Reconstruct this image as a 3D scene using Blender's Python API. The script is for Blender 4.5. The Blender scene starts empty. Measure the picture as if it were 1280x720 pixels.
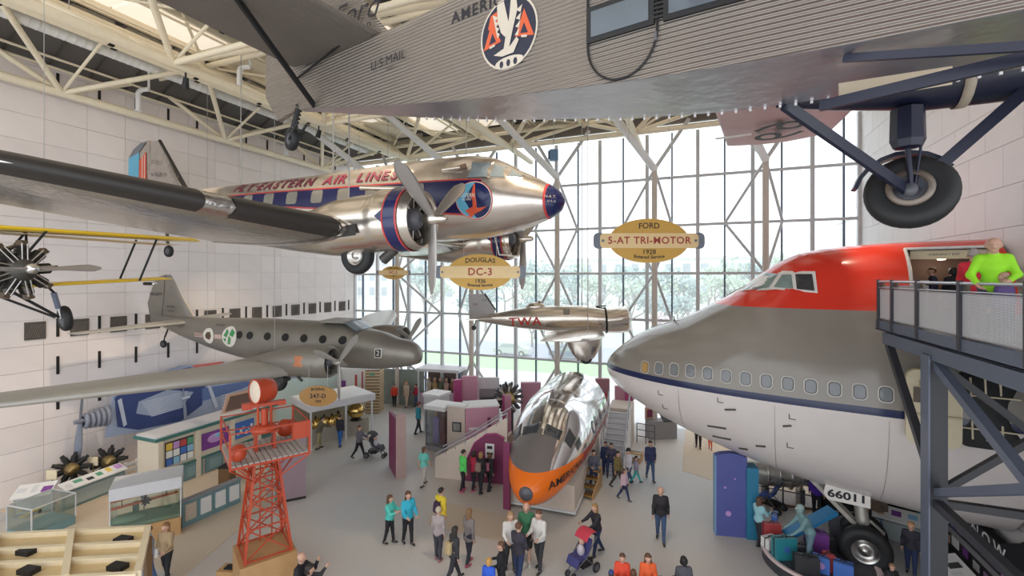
import bpy, bmesh, math, random
import numpy as np
from mathutils import Vector, Matrix, Euler
random.seed(7)
SC = bpy.context.scene
COL = SC.collection
PI = math.pi
R = math.radians

# ---------------------------------------------------------------- camera
cam_d = bpy.data.cameras.new('camera')
cam = bpy.data.objects.new('camera', cam_d); COL.objects.link(cam)
cam.location = (0, 0, 8.5)
cam.rotation_euler = (R(90), 0, R(21.877))
cam_d.sensor_width = 36.0
cam_d.lens = 36.0*575.3/1280.0
cam_d.shift_y = -13.0/1280.0
cam_d.clip_end = 500
SC.camera = cam

# ---------------------------------------------------------------- sky, lamps, exposure
world = bpy.data.worlds.new('overcast_sky'); SC.world = world
world.use_nodes = True
wn = world.node_tree.nodes
wn['Background'].inputs[0].default_value = (0.90, 0.95, 1.0, 1)
wn['Background'].inputs[1].default_value = 1.75
SC.view_settings.view_transform = 'Standard'
SC.view_settings.look = 'None'
SC.view_settings.gamma = 1.0
SC.view_settings.use_curve_mapping = False
SC.view_settings.exposure = 0.38

# ---------------------------------------------------------------- materials
MATS = {}
def _mat(name):
    m = bpy.data.materials.new(name); m.use_nodes = True
    return m, m.node_tree.nodes, m.node_tree.links, m.node_tree.nodes['Principled BSDF']
def mat(name, col, rough=0.5, metal=0.0, var=0.06, scale=6.0, bump=0.0, bscale=30.0, emit=0.0, coat=0.0, rand=0.0):
    """plain procedural material: a colour broken up by noise, optional fine relief"""
    if name in MATS: return MATS[name]
    m, n, l, b = _mat(name)
    c = tuple(col)
    tc = n.new('ShaderNodeTexCoord')
    ns = n.new('ShaderNodeTexNoise'); ns.inputs['Scale'].default_value = scale; ns.inputs['Detail'].default_value = 4
    l.new(tc.outputs['Object'], ns.inputs['Vector'])
    mx = n.new('ShaderNodeMix'); mx.data_type = 'RGBA'
    mx.inputs[6].default_value = tuple(max(0, v*(1-var)) for v in c)+(1,)
    mx.inputs[7].default_value = tuple(min(1, v*(1+var)) for v in c)+(1,)
    l.new(ns.outputs['Fac'], mx.inputs[0])
    out = mx.outputs[2]
    if rand:
        oi = n.new('ShaderNodeObjectInfo'); hv = n.new('ShaderNodeHueSaturation')
        mr = n.new('ShaderNodeMapRange'); mr.inputs[3].default_value = 1-rand; mr.inputs[4].default_value = 1+rand
        l.new(oi.outputs['Random'], mr.inputs[0]); l.new(mr.outputs[0], hv.inputs['Value'])
        l.new(out, hv.inputs['Color']); out = hv.outputs['Color']
    l.new(out, b.inputs['Base Color'])
    b.inputs['Roughness'].default_value = rough; b.inputs['Metallic'].default_value = metal
    if coat: b.inputs['Coat Weight'].default_value = coat
    if emit:
        b.inputs['Emission Color'].default_value = c+(1,); b.inputs['Emission Strength'].default_value = emit
    if bump:
        nb = n.new('ShaderNodeTexNoise'); nb.inputs['Scale'].default_value = bscale; nb.inputs['Detail'].default_value = 3
        l.new(tc.outputs['Object'], nb.inputs['Vector'])
        bp = n.new('ShaderNodeBump'); bp.inputs['Strength'].default_value = bump; bp.inputs['Distance'].default_value = 0.05
        l.new(nb.outputs['Fac'], bp.inputs['Height']); l.new(bp.outputs[0], b.inputs['Normal'])
    MATS[name] = m
    return m
def paint(name, base, layers, rough=0.3, metal=0.0, wave=None, bump=0.0, bscale=3.0, var=0.05, panels=None):
    """livery in object space. layers: (colour, metal, rough, [planes]); a layer shows where a*x+b*y+c*z+d > 0 for all its planes"""
    if name in MATS: return MATS[name]
    m, n, l, b = _mat(name)
    tc = n.new('ShaderNodeTexCoord')
    ns = n.new('ShaderNodeTexNoise'); ns.inputs['Scale'].default_value = 2.5; ns.inputs['Detail'].default_value = 5
    l.new(tc.outputs['Object'], ns.inputs['Vector'])
    col = n.new('ShaderNodeRGB'); col.outputs[0].default_value = tuple(base)+(1,); col = col.outputs[0]
    def val(v):
        q = n.new('ShaderNodeValue'); q.outputs[0].default_value = v; return q.outputs[0]
    me, ro = val(metal), val(rough)
    def mixf(f, a, v):
        q = n.new('ShaderNodeMix'); q.data_type = 'FLOAT'; q.inputs[3].default_value = v
        l.new(f, q.inputs[0]); l.new(a, q.inputs[2]); return q.outputs[0]
    for c, lm, lr, planes in layers:
        fac = None
        for (pa, pb, pc, pd) in planes:
            dt = n.new('ShaderNodeVectorMath'); dt.operation = 'DOT_PRODUCT'; dt.inputs[1].default_value = (pa, pb, pc)
            l.new(tc.outputs['Object'], dt.inputs[0])
            g = n.new('ShaderNodeMath'); g.operation = 'GREATER_THAN'; g.inputs[1].default_value = -pd
            l.new(dt.outputs['Value'], g.inputs[0])
            if fac is None: fac = g.outputs[0]
            else:
                mu = n.new('ShaderNodeMath'); mu.operation = 'MULTIPLY'; l.new(fac, mu.inputs[0]); l.new(g.outputs[0], mu.inputs[1]); fac = mu.outputs[0]
        q = n.new('ShaderNodeMix'); q.data_type = 'RGBA'; q.inputs[7].default_value = tuple(c)+(1,)
        l.new(fac, q.inputs[0]); l.new(col, q.inputs[6]); col = q.outputs[2]
        me = mixf(fac, me, lm); ro = mixf(fac, ro, lr)
    hv = n.new('ShaderNodeHueSaturation'); mr = n.new('ShaderNodeMapRange'); mr.inputs[3].default_value = 1-var; mr.inputs[4].default_value = 1+var
    l.new(ns.outputs['Fac'], mr.inputs[0]); l.new(mr.outputs[0], hv.inputs['Value']); l.new(col, hv.inputs['Color'])
    l.new(hv.outputs['Color'], b.inputs['Base Color']); l.new(me, b.inputs['Metallic']); l.new(ro, b.inputs['Roughness'])
    h = None
    if wave:      # corrugations: (axis vector scaled, strength)
        dt = n.new('ShaderNodeVectorMath'); dt.operation = 'DOT_PRODUCT'; dt.inputs[1].default_value = wave[0]
        l.new(tc.outputs['Object'], dt.inputs[0])
        s = n.new('ShaderNodeMath'); s.operation = 'SINE'; l.new(dt.outputs['Value'], s.inputs[0]); h = s.outputs[0]
        st, di = wave[1], wave[2]
    elif bump:
        nb = n.new('ShaderNodeTexNoise'); nb.inputs['Scale'].default_value = bscale; l.new(tc.outputs['Object'], nb.inputs['Vector'])
        h = nb.outputs['Fac']; st, di = bump, 0.05
    if h is not None:
        bp = n.new('ShaderNodeBump'); bp.inputs['Strength'].default_value = st; bp.inputs['Distance'].default_value = di
        l.new(h, bp.inputs['Height']); l.new(bp.outputs[0], b.inputs['Normal'])
    MATS[name] = m
    return m
def glassy(name, tint=(1, 1, 1), veil=0.0, gloss=0.08):
    """thin pane: see-through, with a faint reflection and, on the big facade, a white veil that puts haze over the view"""
    if name in MATS: return MATS[name]
    m, n, l, b = _mat(name); n.remove(b); o = n['Material Output']
    tr = n.new('ShaderNodeBsdfTransparent'); tr.inputs[0].default_value = tuple(tint)+(1,)
    gl = n.new('ShaderNodeBsdfGlossy'); gl.inputs['Roughness'].default_value = 0.02
    lw = n.new('ShaderNodeLayerWeight'); lw.inputs[0].default_value = 0.25
    mu = n.new('ShaderNodeMath'); mu.operation = 'MULTIPLY_ADD'; mu.inputs[1].default_value = 0.5; mu.inputs[2].default_value = gloss
    l.new(lw.outputs['Fresnel'], mu.inputs[0])
    mx = n.new('ShaderNodeMixShader'); l.new(mu.outputs[0], mx.inputs[0]); l.new(tr.outputs[0], mx.inputs[1]); l.new(gl.outputs[0], mx.inputs[2])
    out = mx
    if veil:  # white translucency puts the pale outdoor haze into the pane
        tl = n.new('ShaderNodeBsdfTranslucent'); tl.inputs[0].default_value = (0.95, 0.97, 1, 1)
        nz = n.new('ShaderNodeTexNoise'); nz.inputs['Scale'].default_value = 0.7
        v2 = n.new('ShaderNodeMath'); v2.operation = 'MULTIPLY_ADD'; v2.inputs[1].default_value = 0.1; v2.inputs[2].default_value = veil-0.05
        l.new(nz.outputs['Fac'], v2.inputs[0])
        m2 = n.new('ShaderNodeMixShader'); l.new(v2.outputs[0], m2.inputs[0]); l.new(mx.outputs[0], m2.inputs[1]); l.new(tl.outputs[0], m2.inputs[2]); out = m2
    l.new(out.outputs[0], o.inputs['Surface'])
    MATS[name] = m
    return m

# ---------------------------------------------------------------- mesh builder
def frame_of(d):
    d = Vector(d).normalized()
    a = Vector((0, 0, 1)) if abs(d.z) < 0.95 else Vector((1, 0, 0))
    u = a.cross(d).normalized(); v = d.cross(u).normalized()
    return u, v, d
class MB:
    def __init__(s): s.v = []; s.f = []; s.m = []; s.sm = []; s.mats = []
    def mi(s, m):
        if m not in s.mats: s.mats.append(m)
        return s.mats.index(m)
    def add(s, vs, fs, m, smooth=False):
        o = len(s.v); s.v.extend([tuple(map(float, p)) for p in vs]); k = s.mi(m)
        for f in fs: s.f.append(tuple(o+int(i) for i in f)); s.m.append(k); s.sm.append(smooth)
        return s
    def box(s, c, size, m, rz=0.0, rot=None):
        x, y, z = size[0]/2, size[1]/2, size[2]/2
        M = rot if rot is not None else Matrix.Rotation(rz, 3, 'Z')
        C = Vector(c)
        vs = [C + M @ Vector((i*x, j*y, k*z)) for k in (-1, 1) for j in (-1, 1) for i in (-1, 1)]
        return s.add(vs, [(0, 2, 3, 1), (4, 5, 7, 6), (0, 1, 5, 4), (2, 6, 7, 3), (0, 4, 6, 2), (1, 3, 7, 5)], m)
    def beam(s, p, q, w, h, m):
        p, q = Vector(p), Vector(q); u, v, d = frame_of(q-p)
        vs = [e + u*a*w/2 + v*b*h/2 for e in (p, q) for (a, b) in ((-1, -1), (1, -1), (1, 1), (-1, 1))]
        return s.add(vs, [(3, 2, 1, 0), (4, 5, 6, 7)]+[(i, (i+1) % 4, 4+(i+1) % 4, 4+i) for i in range(4)], m)
    def tube(s, p, q, r0, m, r1=None, n=8, caps=True, smooth=True):
        r1 = r0 if r1 is None else r1
        p, q = Vector(p), Vector(q); u, v, d = frame_of(q-p)
        vs = [e + (u*math.cos(2*PI*i/n) + v*math.sin(2*PI*i/n))*r for e, r in ((p, r0), (q, r1)) for i in range(n)]
        s.add(vs, [(i, (i+1) % n, n+(i+1) % n, n+i) for i in range(n)], m, smooth)
        if caps:
            s.add(vs[:n], [tuple(range(n))[::-1]], m); s.add(vs[n:], [tuple(range(n))], m)
        return s
    def path(s, pts, r, m, n=6):
        for a, b in zip(pts[:-1], pts[1:]): s.tube(a, b, r, m, n=n)
        return s
    def loft(s, rings, m, caps=(True, True), smooth=True, closed=True):
        n = len(rings[0]); vs = [p for r in rings for p in r]; fs = []
        for i in range(len(rings)-1):
            for j in range(n if closed else n-1):
                a, b = i*n+j, i*n+(j+1) % n
                fs.append((a, b, b+n, a+n))
        s.add(vs, fs, m, smooth)
        if caps[0]: s.add(rings[0], [tuple(range(n))[::-1]], m)
        if caps[1]: s.add(rings[-1], [tuple(range(n))], m)
        return s
    def lathe(s, prof, m, o=(0, 0, 0), ax=(1, 0, 0), n=20, smooth=True, caps=(False, False)):
        u, v, d = frame_of(ax); o = Vector(o)
        rings = [[o + d*t + (u*math.cos(2*PI*i/n)+v*math.sin(2*PI*i/n))*max(r, 1e-4) for i in range(n)] for t, r in prof]
        return s.loft(rings, m, caps, smooth)
    def ell(s, c, r, m, nu=12, nv=7, rz=0.0):
        c = Vector(c); vs = []; M = Matrix.Rotation(rz, 3, 'Z')
        for j in range(1, nv):
            t = PI*j/nv
            for i in range(nu):
                a = 2*PI*i/nu
                vs.append(c + M @ Vector((r[0]*math.sin(t)*math.cos(a), r[1]*math.sin(t)*math.sin(a), r[2]*math.cos(t))))
        vs += [c+Vector((0, 0, r[2])), c-Vector((0, 0, r[2]))]
        fs = [(j*nu+i, (j+1)*nu+i, (j+1)*nu+(i+1) % nu, j*nu+(i+1) % nu) for j in range(nv-2) for i in range(nu)]
        t, b = len(vs)-2, len(vs)-1
        fs += [(t, i, (i+1) % nu) for i in range(nu)] + [(b, (nv-2)*nu+(i+1) % nu, (nv-2)*nu+i) for i in range(nu)]
        return s.add(vs, fs, m, True)
    def prism(s, poly, m, o=(0, 0, 0), u=(1, 0, 0), v=(0, 0, 1), t=0.02):
        """outline poly in the (u,v) plane, thickness t along u x v, centred"""
        u, v, o = Vector(u), Vector(v), Vector(o); w = u.cross(v).normalized()
        n = len(poly)
        vs = [o+u*a+v*b-w*t/2 for a, b in poly]+[o+u*a+v*b+w*t/2 for a, b in poly]
        return s.add(vs, [tuple(range(n))[::-1], tuple(range(n, 2*n))]+[(i, (i+1) % n, n+(i+1) % n, n+i) for i in range(n)], m)
    def mesh(s, name):
        me = bpy.data.meshes.new(name); me.from_pydata(s.v, [], s.f)
        for m in s.mats: me.materials.append(m)
        me.polygons.foreach_set('material_index', s.m); me.polygons.foreach_set('use_smooth', s.sm)
        me.update(); return me
    def build(s, name, parent=None, label=None, cat=None, group=None, kind=None, loc=None, rz=0.0):
        return link(name, s.mesh(name), parent, label, cat, group, kind, loc, rz)
def link(name, me, parent=None, label=None, cat=None, group=None, kind=None, loc=None, rz=0.0):
    o = bpy.data.objects.new(name, me); COL.objects.link(o)
    if parent: o.parent = parent
    if loc is not None: o.location = loc
    o.rotation_euler = (0, 0, rz)
    return tag(o, label, cat, group, kind)
def tag(o, label=None, cat=None, group=None, kind=None):
    if label: o['label'] = label
    if cat: o['category'] = cat
    if group: o['group'] = group
    if kind: o['kind'] = kind
    return o
def thing(name, label, cat, loc=(0, 0, 0), rot=(0, 0, 0), group=None):
    o = bpy.data.objects.new(name, None); COL.objects.link(o); o.empty_display_size = 0.3
    o.location = loc; o.rotation_euler = rot if isinstance(rot, tuple) else (0, 0, rot)
    return tag(o, label, cat, group)
def structure(name, parent=None, loc=(0, 0, 0)):
    o = bpy.data.objects.new(name, None); COL.objects.link(o); o.location = loc
    if parent: o.parent = parent
    else: o['kind'] = 'structure'
    return o
def dup(root, loc, rz=None, label=None, group=None):
    r = root.copy(); COL.objects.link(r); r.location = loc
    if rz is not None: r.rotation_euler = (0, 0, rz)
    if label: r['label'] = label
    if group: r['group'] = group
    for ch in list(root.children):
        c = ch.copy(); COL.objects.link(c); c.parent = r
        for g in list(ch.children):
            d = g.copy(); COL.objects.link(d); d.parent = c
    return r
_txt = {}
def text_geo(body, size=1.0, shear=0.0, bold=0.0, spacing=1.0, sub=0):
    """letter outlines as flat triangles centred on the origin"""
    key = (body, size, shear, bold, spacing, sub)
    if key in _txt: return _txt[key]
    cu = bpy.data.curves.new('lettering', 'FONT'); cu.body = body; cu.size = size; cu.shear = shear; cu.offset = bold
    cu.space_character = spacing; cu.align_x = 'CENTER'; cu.align_y = 'CENTER'; cu.resolution_u = 3
    ob = bpy.data.objects.new('lettering', cu); COL.objects.link(ob)
    dg = bpy.context.evaluated_depsgraph_get(); dg.update()
    me = bpy.data.meshes.new_from_object(ob.evaluated_get(dg))
    bpy.data.objects.remove(ob); bpy.data.curves.remove(cu)
    if sub:
        bm = bmesh.new(); bm.from_mesh(me)
        for _ in range(sub): bmesh.ops.subdivide_edges(bm, edges=[e for e in bm.edges if e.calc_length() > size*0.3], cuts=1)
        bmesh.ops.triangulate(bm, faces=bm.faces[:]); bm.to_mesh(me); bm.free()
    vs = [tuple(v.co) for v in me.vertices]; fs = [tuple(p.vertices) for p in me.polygons]
    bpy.data.meshes.remove(me)
    _txt[key] = (vs, fs); return vs, fs
def letters(mb, body, size, m, fn, **kw):
    """lettering laid on a surface: fn(a, b) maps flat coordinates to a point"""
    vs, fs = text_geo(body, size, **kw)
    return mb.add([fn(p[0], p[1]) for p in vs], fs, m)
def patch(mb, poly, m, fn, div=1):
    """a flat painted shape mapped onto a surface; poly is convex, fanned from its centre in div rings"""
    n = len(poly); cx = sum(p[0] for p in poly)/n; cy = sum(p[1] for p in poly)/n
    vs = [fn(cx, cy)]; fs = []
    for k in range(1, div+1):
        for a, b in poly: vs.append(fn(cx+(a-cx)*k/div, cy+(b-cy)*k/div))
    for i in range(n): fs.append((0, 1+i, 1+(i+1) % n))
    for k in range(1, div):
        for i in range(n):
            a = 1+(k-1)*n+i; b = 1+(k-1)*n+(i+1) % n
            fs.append((a, a+n, b+n, b))
    return mb.add(vs, fs, m)
def circ(r, n=24, c=(0, 0), ry=None):
    return [(c[0]+r*math.cos(2*PI*i/n), c[1]+(ry or r)*math.sin(2*PI*i/n)) for i in range(n)]
def rrect(w, h, r, n=4, c=(0, 0)):
    out = []
    for sx, sy, a0 in ((1, 1, 0), (-1, 1, 90), (-1, -1, 180), (1, -1, 270)):
        for i in range(n+1):
            a = R(a0+90*i/n); out.append((c[0]+sx*(w/2-r)+r*math.cos(a), c[1]+sy*(h/2-r)+r*math.sin(a)))
    return out
def spline(xs, ys):
    """smooth monotone-limited cubic through points"""
    xs = np.array(xs, float); ys = np.array(ys, float); h = np.diff(xs); dl = np.diff(ys)/h
    m = np.zeros(len(xs)); m[0], m[-1] = dl[0], dl[-1]
    for i in range(1, len(xs)-1):
        m[i] = 0 if dl[i-1]*dl[i] <= 0 else 2*dl[i-1]*dl[i]/(dl[i-1]+dl[i])
    def f(x):
        i = int(min(max(np.searchsorted(xs, x)-1, 0), len(xs)-2)); t = min(max((x-xs[i])/h[i], 0), 1)
        return float((2*t**3-3*t**2+1)*ys[i]+(t**3-2*t**2+t)*h[i]*m[i]+(-2*t**3+3*t**2)*ys[i+1]+(t**3-t**2)*h[i]*m[i+1])
    return f
class Hull:
    """a fuselage: stations (s aft of nose, centre z, half width, half height up, half height down, squareness)"""
    def __init__(s, st):
        xs = [a[0] for a in st]; s.s0, s.s1 = xs[0], xs[-1]
        s.fn = [spline(xs, [a[k] for a in st]) for k in range(1, 6)]
    def ring(s, q, n=32):
        zc, w, hu, hd, e = (f(q) for f in s.fn); out = []
        for i in range(n):
            t = 2*PI*i/n; c, d = math.cos(t), math.sin(t)
            y = w*math.copysign(abs(c)**(2/e), c); z = math.copysign(abs(d)**(2/e), d)
            out.append((-q, y, zc+(hu if d > 0 else hd)*z))
        return out
    def mesh(s, mb, m, ns=40, n=32, a=None, b=None, grow=0.0, caps=(True, True)):
        a = s.s0 if a is None else a; b = s.s1 if b is None else b
        rings = []
        for i in range(ns+1):
            t = i/ns; q = a+(b-a)*(t*t*0.6+t*0.4 if a == s.s0 else t)
            rg = s.ring(q, n)
            if grow:
                zc = s.fn[0](q); rg = [(x, y*(1+grow), zc+(z-zc)*(1+grow)) for x, y, z in rg]
            rings.append(rg)
        return mb.loft(rings, m, caps)
    def side(s, q, z, sgn=-1, off=0.015):
        zc, w, hu, hd, e = (f(q) for f in s.fn); h = hu if z > zc else hd
        t = min(abs(z-zc)/max(h, 1e-6), 0.999)
        return (-q, sgn*(w*(1-t**e)**(1/e)+off), z)
def airfoil(c, t, n=9):
    """closed section in (x aft, z), unit chord c, thickness t"""
    up = []; lo = []
    for i in range(n+1):
        x = 0.5*(1-math.cos(PI*i/n)); y = 5*t*(0.2969*math.sqrt(x)-0.1260*x-0.3516*x*x+0.2843*x**3-0.1015*x**4)
        up.append((x*c, y*c*1.25)); lo.append((x*c, -y*c*0.75))
    return up + lo[::-1][1:-1]
def wing(mb, m, secs, caps=(True, True), n=9):
    """secs: (y, x of leading edge, z, chord, thickness ratio)"""
    rings = []
    for y, xl, z, c, t, *inc in secs:
        k = inc[0] if inc else 0.0
        rings.append([(xl-a, y, z+b-k*a) for a, b in airfoil(c, t, n)])
    return mb.loft(rings, m, caps)
def fin(mb, m, secs, caps=(True, True)):
    """upright surface: secs (z, x of leading edge, chord, thickness ratio, y)"""
    rings = []
    for z, xl, c, t, y in secs: rings.append([(xl-a, y+b, z) for a, b in airfoil(c, t, 7)])
    return mb.loft(rings, m, caps)
def blade(mb, m, r0, r1, w, ang, o=(0, 0, 0), th=0.03, twist=0.5, pitch=0.55):
    """one propeller blade in the y,z plane at angle ang, root r0 to tip r1, spinning about x"""
    o = Vector(o); rings = []
    for i in range(8):
        t = i/7; r = r0+(r1-r0)*t
        ww = w*(0.45+0.55*math.sin(PI*min(t*1.25+0.1, 1)*0.5))*(1 if t < 0.75 else math.sqrt(max(0.05, 1-((t-0.75)/0.26)**2)))
        tw = twist*(1-t)+pitch; ring = []
        for k in range(8):
            a = 2*PI*k/8; px = math.cos(a)*ww/2; pt = math.sin(a)*th*(1.2-t)/2
            x = px*math.sin(tw)+pt*math.cos(tw); y = px*math.cos(tw)-pt*math.sin(tw)
            ring.append(o+Vector((x, y*math.cos(ang)-r*math.sin(ang), y*math.sin(ang)+r*math.cos(ang))))
        rings.append(ring)
    return mb.loft(rings, m)
def wheel(mb, tyre, rim, c, r, w, ax=(0, 1, 0), n=24, hub=0.5):
    """tyre with rounded tread, rim dish and hub"""
    k = w/2
    mb.lathe([(-k*0.7, r*hub), (-k, r*0.72), (-k*0.86, r*0.9), (-k*0.45, r*0.985), (0, r), (k*0.45, r*0.985), (k*0.86, r*0.9), (k, r*0.72), (k*0.7, r*hub)], tyre, c, ax, n)
    mb.lathe([(-k*0.75, r*hub*1.02), (-k*0.6, r*hub*0.8), (-k*0.25, r*hub*0.7), (-k*0.3, r*0.18), (-k*0.95, r*0.15), (-k*0.95, 0.001)], rim, c, ax, n)
    mb.lathe([(k*0.75, r*hub*1.02), (k*0.6, r*hub*0.8), (k*0.25, r*hub*0.7), (k*0.3, r*0.18), (k*0.95, r*0.15), (k*0.95, 0.001)], rim, c, ax, n)
    return mb

# ================================================================ the hall
WX, EX, GY, S0 = -23.7, 7.48, 27.6, 8.5         # left wall, right wall, glass wall, south end of the left wall
marble = mat('pale pink marble', (0.85, 0.775, 0.755), 0.5, var=0.05, scale=1.2, rand=0.035)
marble2 = mat('pale grey marble', (0.83, 0.79, 0.795), 0.5, var=0.04, scale=1.2, rand=0.03)
joint = mat('marble joint', (0.62, 0.55, 0.525), 0.9)
dark = mat('black slot', (0.012, 0.011, 0.011), 0.7)
cream = mat('cream painted steel', (0.84, 0.75, 0.58), 0.45)
white_paint = mat('white paint', (0.80, 0.80, 0.80), 0.45)
mull_l = mat('pale grey mullion', (0.56, 0.56, 0.58), 0.4)
mull_d = mat('dark blue grey mullion', (0.10, 0.13, 0.19), 0.4)
steel_d = mat('dark grey steel', (0.10, 0.10, 0.115), 0.4)
black = mat('matt black', (0.009, 0.009, 0.01), 0.55)
rubber = mat('black rubber', (0.012, 0.012, 0.013), 0.6)
chrome = mat('bare metal', (0.62, 0.60, 0.58), 0.28, 1.0, var=0.12)
cablem = mat('steel cable', (0.42, 0.40, 0.39), 0.5)

# floor: grey carpet with sandy walkways along the displays
def carpet_mat():
    m, n, l, b = _mat('grey and sand carpet')
    tc = n.new('ShaderNodeTexCoord')
    a = n.new('ShaderNodeTexNoise'); a.inputs['Scale'].default_value = 0.16; a.inputs['Detail'].default_value = 2
    f = n.new('ShaderNodeTexNoise'); f.inputs['Scale'].default_value = 22; f.inputs['Detail'].default_value = 4
    l.new(tc.outputs['Object'], a.inputs['Vector']); l.new(tc.outputs['Object'], f.inputs['Vector'])
    r = n.new('ShaderNodeValToRGB'); r.color_ramp.elements[0].position = 0.40; r.color_ramp.elements[1].position = 0.62
    r.color_ramp.elements[0].color = (0.49, 0.485, 0.475, 1); r.color_ramp.elements[1].color = (0.56, 0.50, 0.44, 1)
    l.new(a.outputs['Fac'], r.inputs['Fac'])
    hv = n.new('ShaderNodeHueSaturation'); mr = n.new('ShaderNodeMapRange'); mr.inputs[3].default_value = 0.86; mr.inputs[4].default_value = 1.14
    l.new(f.outputs['Fac'], mr.inputs[0]); l.new(mr.outputs[0], hv.inputs['Value']); l.new(r.outputs[0], hv.inputs['Color'])
    l.new(hv.outputs[0], b.inputs['Base Color']); b.inputs['Roughness'].default_value = 0.6
    return m
fl = structure('floor')
carpet = carpet_mat()
MB().box((-9, 10, -0.15), (36, 36, 0.3), carpet).build('carpet', fl)
sand = mat('sand coloured carpet', (0.57, 0.465, 0.35), 0.75, var=0.10, scale=14)
def slab(poly, z, t, m): return MB().prism(poly, m, (0, 0, z), (1, 0, 0), (0, 1, 0), t)
for poly in ([(-23.6, 8.6), (-13.5, 8.6), (-15.6, 14.5), (-19, 18.8), (-23.6, 20)], [(-0.6, 21.6), (7.4, 17.5), (7.4, 27.4), (-0.6, 27.4)], [(-9.2, 15.2), (-5.6, 15.2), (-5.6, 13.6), (-8.6, 13.6)]):
    slab(poly, 0.003, 0.012, sand).build('walkway', fl)

# left wall: marble panels with recessed joints, black slots and louvred vents
wl = structure('wall_left')
MB().box((WX-0.35, (S0+GY)/2, 9.8), (0.6, GY-S0, 19.6), joint).build('backing', wl)
pw, ph = 1.38, 0.98
pm = MB().box((0, 0, 0), (0.06, pw-0.012, ph-0.012), marble).mesh('marble_panel')
for i in range(14):
    y = S0+pw*(i+0.5)
    if y > GY: break
    for j in range(20):
        link('marble_panel', pm, wl, loc=(WX-0.03, y, ph*(j+0.5)))
sm_ = MB().box((0, 0, 0), (0.05, 0.09, 0.72), dark).mesh('slot')
for i in range(14):
    y = 10.3+1.38*i
    if y > GY-0.3: continue
    for z in (6.5, 5.0, 3.6, 16.3): link('slot', sm_, wl, loc=(WX+0.01, y, z))
vframe = mat('brown vent frame', (0.10, 0.085, 0.075), 0.5); vsl = mat('vent slat', (0.17, 0.15, 0.13), 0.4)
vm = MB().box((0, 0, 0), (0.05, 0.62, 0.68), vframe).mesh('vent')
sl = MB()
for k in range(-3, 4):
    a = 0.062*k; sl.beam((0.035, a-0.10, -0.26), (0.035, a+0.10, 0.26), 0.03, 0.02, vsl)
slm = sl.mesh('louvre')
for i in range(13):
    v = link('vent', vm, wl, loc=(WX+0.02, 9.62+1.38*i, 6.45)); link('louvre', slm, v)
# the wall steps back at its south end
wr2 = structure('wall_return')
greyw = mat('grey plaster', (0.50, 0.47, 0.46), 0.7)
MB().box((-27.2, 8.3, 9.8), (6.96, 0.4, 19.6), greyw).box((-25.2, 2.0, 9.8), (0.4, 12.4, 19.6), greyw).build('plaster', wr2)
MB().box((-24.98, 7.5, 11.9), (0.06, 1.6, 2.6), mat('painted shade grey', (0.30, 0.28, 0.27), 0.8)).build('shade_slab', wr2)  # flat raised slab, painted grey for the shading of a recess
# right wall
wr = structure('wall_right')
MB().box((EX+0.4, 17.8, 9.8), (0.6, 19.6, 19.6), mat('pale joint', (0.64, 0.62, 0.63), 0.9)).build('backing', wr)
pw, ph = 1.63, 1.09
pm = MB().box((0, 0, 0), (0.06, pw-0.014, ph-0.014), marble2).mesh('marble_panel')
for j in range(18):
    for i in range(12):
        link('marble_panel', pm, wr, loc=(EX+0.07, 8.8+pw*i+(pw/2 if j % 2 else 0), ph*(j+0.5)))

# glass wall: window_1 with every mullion and every pane
w1 = structure('window_1')
gx = [-23.73]+[-21.64+1.3558*k for k in range(-1, 22)]+[7.48]
gz = [0.0, 3.36, 6.05, 8.74, 11.45, 14.16, 16.7]
facade = glassy('facade glass', (0.97, 0.985, 1.0), veil=0.24, gloss=0.02)
for k, x in enumerate(gx):
    if k % 2 == 0: MB().box((x, GY-0.05, 8.35), (0.19, 0.22, 16.7), mull_l).build('mullion', w1)
    else: MB().box((x, GY, 8.35), (0.085, 0.16, 16.7), mull_d).build('mullion', w1)
for z in gz[1:-1]: MB().box(((gx[0]+gx[-1])/2, GY-0.03, z), (gx[-1]-gx[0], 0.13, 0.14), mull_l).build('transom', w1)
pcache = {}
for i in range(len(gx)-1):
    for j in range(len(gz)-1):
        w, h = gx[i+1]-gx[i], gz[j+1]-gz[j]; key = (round(w, 2), round(h, 2))
        if key not in pcache: pcache[key] = MB().add([(-w/2, 0, -h/2), (w/2, 0, -h/2), (w/2, 0, h/2), (-w/2, 0, h/2)], [(0, 1, 2, 3)], facade).mesh('pane')
        link('pane', pcache[key], w1, loc=(gx[i]+w/2, GY+0.04, gz[j]+h/2))
# head beam over the glass and the dark soffit strip above it
hb = structure('trim_1')
MB().tube((WX, GY-0.7, 16.75), (EX, GY-0.7, 16.75), 0.16, cream, n=10).build('head_tube', hb)
MB().box((-8.1, GY-0.35, 17.35), (31.1, 0.2, 0.55), mat('brown soffit', (0.20, 0.17, 0.15), 0.7)).build('soffit', hb)
MB().box((-8.1, GY+0.1, 17.9), (31.1, 0.25, 1.2), cream).build('fascia', hb)

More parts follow.
